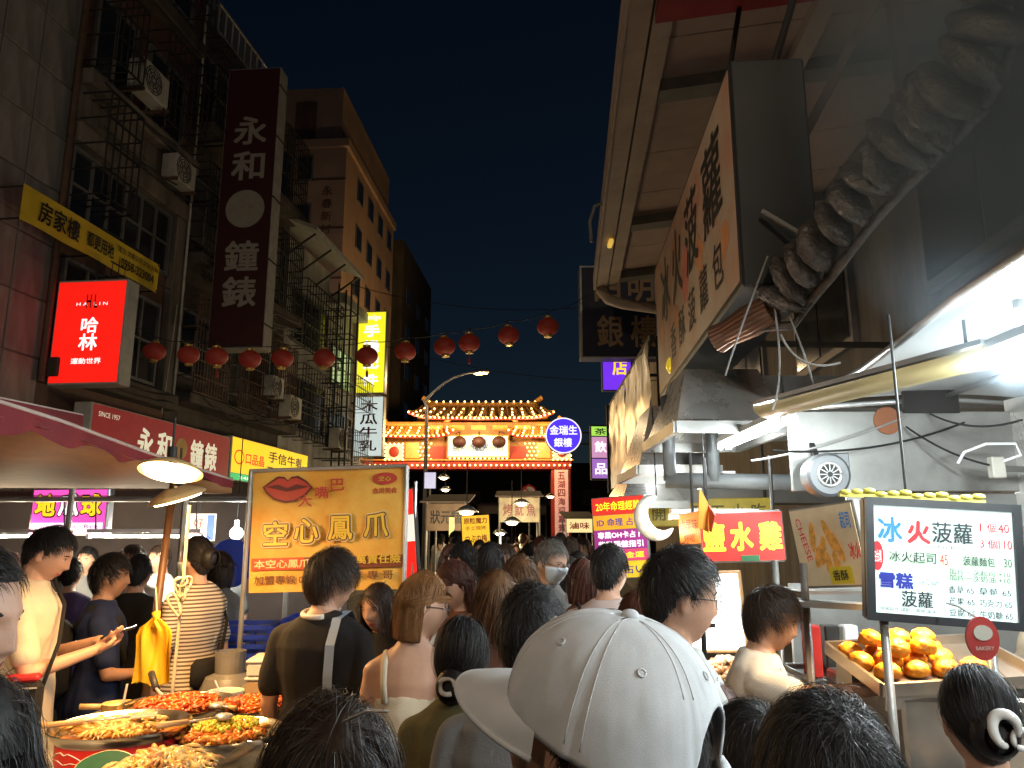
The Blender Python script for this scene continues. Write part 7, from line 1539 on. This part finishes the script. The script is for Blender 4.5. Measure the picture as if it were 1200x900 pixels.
ppl('man in shadow seen in profile at the left edge', -60, 640, 1.30, -88, hair=('short', HBLACK), shirt=CGRY, vox=.0055, n=3000, hw=.0012, head=(0, -6, 0), hkw=dict(length=.035))
# --- second row
ppl('dark haired man seen from behind over the white cap', 622, 692, 1.85, -14, hair=('short', HBLACK), shirt=CGRY, vox=.009, n=5000, hw=.0012, hkw=dict(vol=.17), detail=False)
bw = ppl('woman with black hair tied low in a pale scrunchie', 541, 727, 2.3, -12, hair=('bun', HBLACK), shirt=COLV, sleeve='long', female=True, vox=.009, n=4200, hw=.0012, hkw=dict(bun=(-.005, -.09, -.075), vol=.14), detail=False)
Hm = HEADM[bw]; single('scrunchie', MB().tube([Hm @ Vector((-.012 + .026 * math.cos(a), -.126 - .004 * math.cos(3 * a), -.07 + .024 * math.sin(a))) for a in np.linspace(0, 5.2, 20)], .007, 8), CWHT, 'pale scrunchie round the low black bun', 'scrunchie', smooth=True)
tall = ppl('tall man in glasses looking right before the chicken stall', 784, 646, 2.08, -74, hair=('short', HBLACK), shirt=CPAL, vox=.0075, n=5000, hw=.0011, glasses=True, hkw=dict(vol=.17, length=.07, side=.6), head=(-6, -6, 0))
tee = ppl('young man in a black shirt with headphones round his neck', 383, 649, 3.32, -12, hair=('fluffy', HDARK), shirt=CBLK, vox=.008, n=4600, hw=.0013, glasses=True, hkw=dict(vol=.26, length=.12, seg=8, fringe=.03), head=(-46, -4, 0), neckline=None)
hp = MB().tube([Vector((.082 * math.cos(a), -.012 + .085 * math.sin(a), 1.455 + .012 * math.sin(a))) for a in np.linspace(R(-60), R(-300), 24)], .012, 10); worn(tee, 'headphones', 'pale headphones worn round the neck of the young man', 'headphones', hp, mat('headphone_pale', (.62, .55, .45), rough=.4))
st = MB(); stp = [Vector(q) for q in ((.10, .145, 1.20), (.105, .125, 1.36), (.10, .02, 1.462), (.098, -.085, 1.44), (.098, -.142, 1.34), (.098, -.152, 1.22), (.10, -.15, 1.1), (.11, -.15, .95))]
for i in range(len(stp) - 1): st.sheet(lambda u, v: stp[i].lerp(stp[i + 1], v) + Vector((.02 * (2 * u - 1), 0, 0)), 2, 4)
worn(tee, 'bag_strap', 'light blue bag strap over the black shirt', 'strap', st, mat('strap_blue', (.30, .38, .50), rough=.7), smooth=False)
tank = ppl('woman in a white tank top with her bare back towards the camera', 486, 673, 2.86, 8, hair=('bob', HBLOND), shirt=CCRM, sleeve='tank', female=True, vox=.008, n=4600, hw=.0013, head=(-80, -6, 0), glasses=True, hkw=dict(vol=.13, seg=8, length=.23, tuck=True), pants=CLDN, folds=.008, skin=SKIN)
ch = MB(); cp = [Vector(q) for q in ((.125, -.10, 1.02), (.12, -.108, 1.15), (.112, -.112, 1.28), (.105, -.085, 1.392), (.10, -.02, 1.43), (.10, .08, 1.36))]
for k in range(60):
    t = k / 59 * 5; i = min(int(t), 4); c = cp[i].lerp(cp[i + 1], t - i); ch.ball(c + Vector((.003 * (-1) ** k, -.008, 0)), (.006, .004, .009), 6, 4)
worn(tank, 'chain_strap', 'dark chain bag strap over the shoulder of the white tank top', 'strap', ch, mat('chain_dark', (.08, .06, .05), rough=.3, metal=.8))
ppl('woman bending and looking down between the two in front of the banner', 447, 686, 3.8, 152, hair=('long', HDARK), shirt=CBLK, female=True, vox=.009, n=2600, hw=.0022, lean=14, head=(0, -4, 0), hkw=dict(length=.3, vol=.13))
ppl('reddish haired woman in a brown shirt behind the tank top', 541, 657, 3.75, 118, hair=('bob', HRED), shirt=CBRN, female=True, vox=.01, n=2000, hw=.0024, head=(0, -12, 0), hkw=dict(tuck=True))
ppl('masked girl in a white shirt with black strap facing left', 545, 637, 5.2, 96, hair=('bob', HBLACK), shirt=CWHT, female=True, vox=.012, n=1600, hw=.003, mask=True, hkw=dict(vol=.12, tuck=True))
g2 = ppl('girl with a black bob and grey backpack straps on a white shirt', 574, 638, 4.9, -8, hair=('bob', HBLACK), shirt=CWHT, female=True, vox=.013, n=1600, hw=.003, detail=False, hkw=dict(vol=.15))
bpk = MB()
for sg in (-1, 1): bpk.tube([Vector((sg * .09, .12, 1.2)), Vector((sg * .095, .06, 1.41)), Vector((sg * .09, -.06, 1.425)), Vector((sg * .085, -.13, 1.32))], .02, 8)
bpk.box((0, -.20, 1.12), (.3, .14, .42), None, .05); worn(g2, 'backpack', 'grey backpack on the girl with the black bob', 'backpack', bpk, CGRY)
ppl('grey haired man with glasses and a pale face mask', 640, 634, 4.5, -128, hair=('short', HGREY), shirt=CGRY, vox=.01, n=1800, hw=.0026, mask=True, glasses=True, head=(0, -10, 0))
ppl('brown haired person beside the masked grey haired man', 610, 655, 3.5, 5, hair=('fluffy', HBROWN), shirt=CBRN, vox=.012, n=1800, hw=.0026, detail=False, female=True)
ws = ppl('man in a pale pink shirt with a dark strap across his back', 712, 641, 3.75, -18, hair=('short', HBLACK), shirt=fabric('pale_pink', (.58, .46, .42)), vox=.01, n=2200, hw=.0024, detail=False, hkw=dict(vol=.17), head=(-15, 0, 0))
st = MB(); stp = [Vector(q) for q in ((-.16, .03, 1.415), (-.13, -.07, 1.405), (-.09, -.125, 1.30), (0, -.13, 1.15), (.10, -.125, 1.0))]
for a, b in zip(stp[:-1], stp[1:]): st.bar(a, b, .035, .008, up=(0, 1, 0))
worn(ws, 'shoulder_strap', 'dark bag strap crossing the pale pink shirt', 'strap', st, CBLK, smooth=False)
ppl('person with reddish brown hair left of the pale pink shirt', 684, 657, 4.3, 10, hair=('bob', HRED), shirt=CBRN, female=True, vox=.014, n=1300, hw=.003, detail=False)
ppl('black haired person behind the shoulder of the masked man', 667, 654, 5.3, 0, hair=('bob', HBLACK), shirt=CBLK, female=True, vox=.015, n=1000, hw=.003, detail=False)
ppl('short dark haired person right of the pale pink shirt', 748, 696, 3.0, 0, hair=('short', HRED), shirt=CBLK, vox=.013, n=1400, hw=.0026, detail=False)
ppl('long brown haired person hidden behind the scrunchie', 583, 672, 2.85, -5, hair=('long', HBROWN), shirt=CBRN, female=True, vox=.013, n=1600, hw=.0026, detail=False, hkw=dict(length=.3))
# --- vendor and staff at the right
vend = ppl('vendor in a pale shirt reaching over the bun counter', 893, 691, 2.95, -104, hair=('fluffy', HDARK), shirt=fabric('vendor_cream', (.62, .56, .47)), vox=.0075, n=4600, hw=.0013, hkw=dict(vol=.22, fringe=.02, length=.10), head=(0, -10, 0), lean=8, arms=(((-.22, .12, 1.18), (-.14, .36, 1.2)), ((.25, .20, 1.33), (.20, .46, 1.36))), curls=(30, 24), palms=((0, 0, -1), (0, 0, -1)), lips=True)
ppl('staff member in a cream apron at the right edge behind the counter', 1225, 640, 3.0, 75, hair=('short', HBLACK), shirt=CCRM, vox=.012, n=1200, hw=.003, arms=(((-.24, .1, 1.1), (-.12, .3, 1.02)), ((.24, .1, 1.1), (.12, .3, 1.02))))
# --- left group
ph = ppl('man in a cream shirt looking down at his phone', 47, 616, 3.75, -70, hair=('short', HBLACK), shirt=CCRM, vox=.0065, n=5000, hw=.0013, head=(0, -20, 0), hkw=dict(vol=.15, side=.6), arms=(((-.23, .06, 1.10), (-.045, .27, 1.17)), ((.23, .06, 1.08), (.05, .27, 1.14))), curls=(22, 30), palms=((.4, .3, .9), (-.4, .3, .9)), skin=SKIN)
pm = MB().box((0.0, .37, 1.215), (.078, .15, .01), Euler((R(18), 0, 0)).to_matrix(), .003); worn(ph, 'mobile_phone', 'dark mobile phone held in both hands by the man in cream', 'phone', pm, mat('phone_black', (.02, .02, .025), rough=.2), smooth=False)
boy = ppl('boy in a navy shirt with backpack straps facing right', 128, 652, 4.3, -64, hair=('fluffy', HBLACK), shirt=CNVY, vox=.009, n=2200, hw=.0024, skin=SKIN2, hkw=dict(vol=.18, length=.08), arms=(None, ((.22, .05, 1.08), (.1, .27, 1.06))), pants=CBLK)
bpk = MB()
for sg in (-1, 1): bpk.tube([Vector((sg * .12, .13, 1.12)), Vector((sg * .125, .08, 1.36)), Vector((sg * .12, -.05, 1.43)), Vector((sg * .11, -.13, 1.32))], .018, 8)
bpk.box((0, -.2, 1.15), (.28, .13, .4), None, .05); worn(boy, 'backpack', 'black backpack worn by the boy in navy', 'backpack', bpk, CBLK)
ppl('person in a loose black shirt with back turned beside the yellow bag', 163, 652, 5.0, 10, hair=('short', HBLACK), shirt=CBLK, vox=.011, n=1200, hw=.003, detail=False, lean=6)
ppl('stall keeper in white facing the shoppers under the tube light', 158, 640, 5.75, 165, hair=('short', HDARK), shirt=CWHT, vox=.012, n=1200, hw=.003)
sw = ppl('masked woman in a striped shirt with a black waist bag', 234, 631, 4.42, 62, hair=('bun', HBLACK), shirt=CSTR, female=True, vox=.009, n=2200, hw=.0026, mask=True, hkw=dict(bun=(0, -.105, .01)), pants=CLDN)
wb = MB().box((-.02, -.155, 1.0), (.2, .075, .15), None, .03); wb.tube([Vector((.08, -.14, 1.06)), Vector((.155, -.09, 1.25)), Vector((.13, -.02, 1.44)), Vector((.0, .12, 1.3))], .009, 6); worn(sw, 'waist_bag', 'black waist bag slung behind the striped shirt', 'bag', wb, CBLK)
ppl('grey shirted woman behind the striped shirt', 258, 648, 5.4, -10, hair=('long', HDARK), shirt=CGRY, female=True, vox=.014, n=1000, hw=.003, detail=False, hkw=dict(length=.25))
ppl('shopper in dark clothes far left beside the snack counter', 15, 650, 5.6, 40, hair=('short', HRED), shirt=CBRN, vox=.014, n=900, hw=.003, detail=False); ppl('shopper in violet leaning at the snack counter under the pink sign', 83, 655, 5.5, 10, hair=('short', HBLACK), shirt=fabric('violet', (.09, .06, .16)), vox=.014, n=900, hw=.003, detail=False)
ppl('vendor in pale clothes beneath the tube light right of the pink sign', 190, 640, 6.9, 150, hair=('short', HDARK), shirt=CPAL, vox=.014, n=900, hw=.003); ppl('snack vendor under the pink sign facing the street', 105, 642, 7.0, 180, hair=('short', HBLACK), shirt=CGRY, vox=.014, n=900, hw=.003)
ppl('shopper in a grey shirt near the globe bulb', 262, 645, 6.9, 20, hair=('short', HDARK), shirt=CGRY, vox=.015, n=800, hw=.0035, detail=False)
# dark red shoulder bag at the lower left
SBG = thing('red_black_bag', 'black shoulder bag with red top worn by the man in cream', 'bag', ROOTM[ph] @ Vector((.26, .0, .86))); LP = lambda *q: ROOTM[ph] @ Vector(q); rb = ROOTM[ph].to_3x3().normalized()
part('bag_body', MB().box(LP(.275, .02, .97), (.09, .24, .19), rb, .02), CBLK, SBG); part('red_lining', MB().box(LP(.275, .02, 1.075), (.07, .21, .03), rb, .01), mat('lining_red', (.38, .012, .015), rough=.5), SBG); part('zip', MB().bar(LP(.322, -.08, 1.04), LP(.322, .12, 1.04), .006), STEEL, SBG)
part('strap', MB().tube([LP(*q) for q in ((.26, .13, 1.04), (.19, .16, 1.2), (.06, .145, 1.35), (-.06, .07, 1.455), (-.07, -.06, 1.445), (.04, -.15, 1.3), (.2, -.13, 1.12), (.26, -.09, 1.04))], .009, 8), CBLK, SBG, smooth=True)

# ------------------------------------------------------------------ the crowd further up the street
protos = [person('x', 40 + i, -40, h, 0, hair=(hs, HBLACK), shirt=CBLK, female=fm, vox=.02, n=420, hw=.005, detail=False, folds=.004) for i, (h, hs, fm) in enumerate(((1.70, 'short', False), (1.6, 'bob', True), (1.65, 'long', True), (1.74, 'fluffy', False)))]
cl = [CBLK, CWHT, CGRY, CPAL, CBRN, CWHT, CBLU, CCRM, CPNK, CNVY, CPAL]; hc = [HBLACK, HBLACK, HDARK, HBLACK, HRED, HDARK]
spots = []; rg = random.Random(5)
tries = 0
while len(spots) < 62 and tries < 6000:
    tries += 1; Y = 5.9 + 30 * rg.random() ** 1.7; px = rg.uniform(500, 700) if Y < 14 else rg.uniform(508, 690); x = at(px, 628, Y).x
    if Y < 8 and (px < 525 or px > 680): continue
    if any((x - a) ** 2 + (Y - b) ** 2 < .48 ** 2 for a, b in spots): continue
    if abs(Y - 13) < .5 and 535 < px < 580: continue
    if (14.6 < Y < 17.2 and px < 552) or (19.6 < Y < 22.3 and 575 < px < 640) or (23.6 < Y < 26.3 and px > 655): continue
    spots.append((x, Y))
spots.sort(key=lambda q: q[1])
CN_ = {CBLK: 'black', CWHT: 'white', CGRY: 'grey', CNVY: 'navy', CBRN: 'brown', CPAL: 'pale grey', CBLU: 'bright blue', CCRM: 'cream', CPNK: 'pink', COLV: 'olive'}
for k, (x, Y) in enumerate(spots):
    pr = protos[k % 4]; o = pr if k < 4 else copy_tree(pr); h = rg.uniform(.94, 1.05) * (1.7 if k % 4 in (0, 3) else 1.6) / 1.7
    o.location = (x, Y, 0); o.rotation_euler = (0, 0, R(rg.choice((0, 0, 0, 180, 20, -25, 160)) + rg.uniform(-20, 20))); o.scale = (h, h, h); sh = cl[(k * 7 + k // 5) % len(cl)]; hcol = hc[(k * 5) % len(hc)]
    for c in [q for q in bpy.data.objects if q.parent == o]:
        m_ = sh if c.name.startswith('shirt') else hcol if c.name.startswith('hair') else None
        if m_: c.material_slots[0].link = 'OBJECT'; c.material_slots[0].material = m_
    if Y > 9: o['label'] = 'dark haired person deep in the packed crowd between yellow board and gate'; o['group'] = 'far crowd in the market street'
    else:
        hn = ['short', 'bobbed', 'long', 'tousled'][k % 4]; side_ = 'left' if x < at(600, 628, Y).x - .25 else 'right' if x > .35 else 'middle'
        o['label'] = f'person with {hn} hair in a {CN_[sh]} top, {["nearest", "second", "third", "fourth", "fifth", "sixth", "seventh", "eighth", "ninth", "tenth", "eleventh", "twelfth", "thirteenth", "fourteenth", "fifteenth", "sixteenth", "seventeenth", "eighteenth", "nineteenth", "twentieth"][min(k, 19)]} into the crowd'; o['group'] = 'shoppers in the middle distance'

# ------------------------------------------------------------------ cooking smoke above the right stall
SM = bpy.data.materials.new('cooking_smoke'); SM.use_nodes = True; N = SM.node_tree.nodes; Lk = SM.node_tree.links; N.remove(N['Principled BSDF']); pv = N.new('ShaderNodeVolumePrincipled'); pv.inputs['Color'].default_value = (.62, .78, .90, 1); pv.inputs['Anisotropy'].default_value = .1
tc = N.new('ShaderNodeTexCoord'); nz = N.new('ShaderNodeTexNoise'); nz.inputs['Scale'].default_value = 1.6; nz.inputs['Detail'].default_value = 3; Lk.new(tc.outputs['Object'], nz.inputs['Vector']); ln = N.new('ShaderNodeVectorMath'); ln.operation = 'LENGTH'; mp = N.new('ShaderNodeMapping'); mp.inputs['Scale'].default_value = (1 / .95, 1 / 1.2, 1 / 1.4); Lk.new(tc.outputs['Object'], mp.inputs[0]); Lk.new(mp.outputs[0], ln.inputs[0])
fl = N.new('ShaderNodeMapRange'); fl.inputs[1].default_value = 1.0; fl.inputs[2].default_value = .25; fl.inputs[3].default_value = 0; fl.inputs[4].default_value = 1; Lk.new(ln.outputs['Value'], fl.inputs[0]); m1 = N.new('ShaderNodeMapRange'); m1.inputs[1].default_value = .35; m1.inputs[2].default_value = .7; m1.inputs[3].default_value = .5; m1.inputs[4].default_value = 2.4; Lk.new(nz.outputs[0], m1.inputs[0]); mu = N.new('ShaderNodeMath'); mu.operation = 'MULTIPLY'; Lk.new(fl.outputs[0], mu.inputs[0]); Lk.new(m1.outputs[0], mu.inputs[1]); Lk.new(mu.outputs[0], pv.inputs['Density']); Lk.new(pv.outputs[0], N['Material Output'].inputs['Volume'])
so = single('smoke', MB().ball((1.95, 2.35, 3.5), (.95, 1.2, 1.4), 24, 16), SM, 'blue grey cooking smoke drifting under the awning at the upper right', 'smoke', base=(1.95, 2.35, 3.5), kind='stuff')

bpy.data.scenes.remove(SCR)
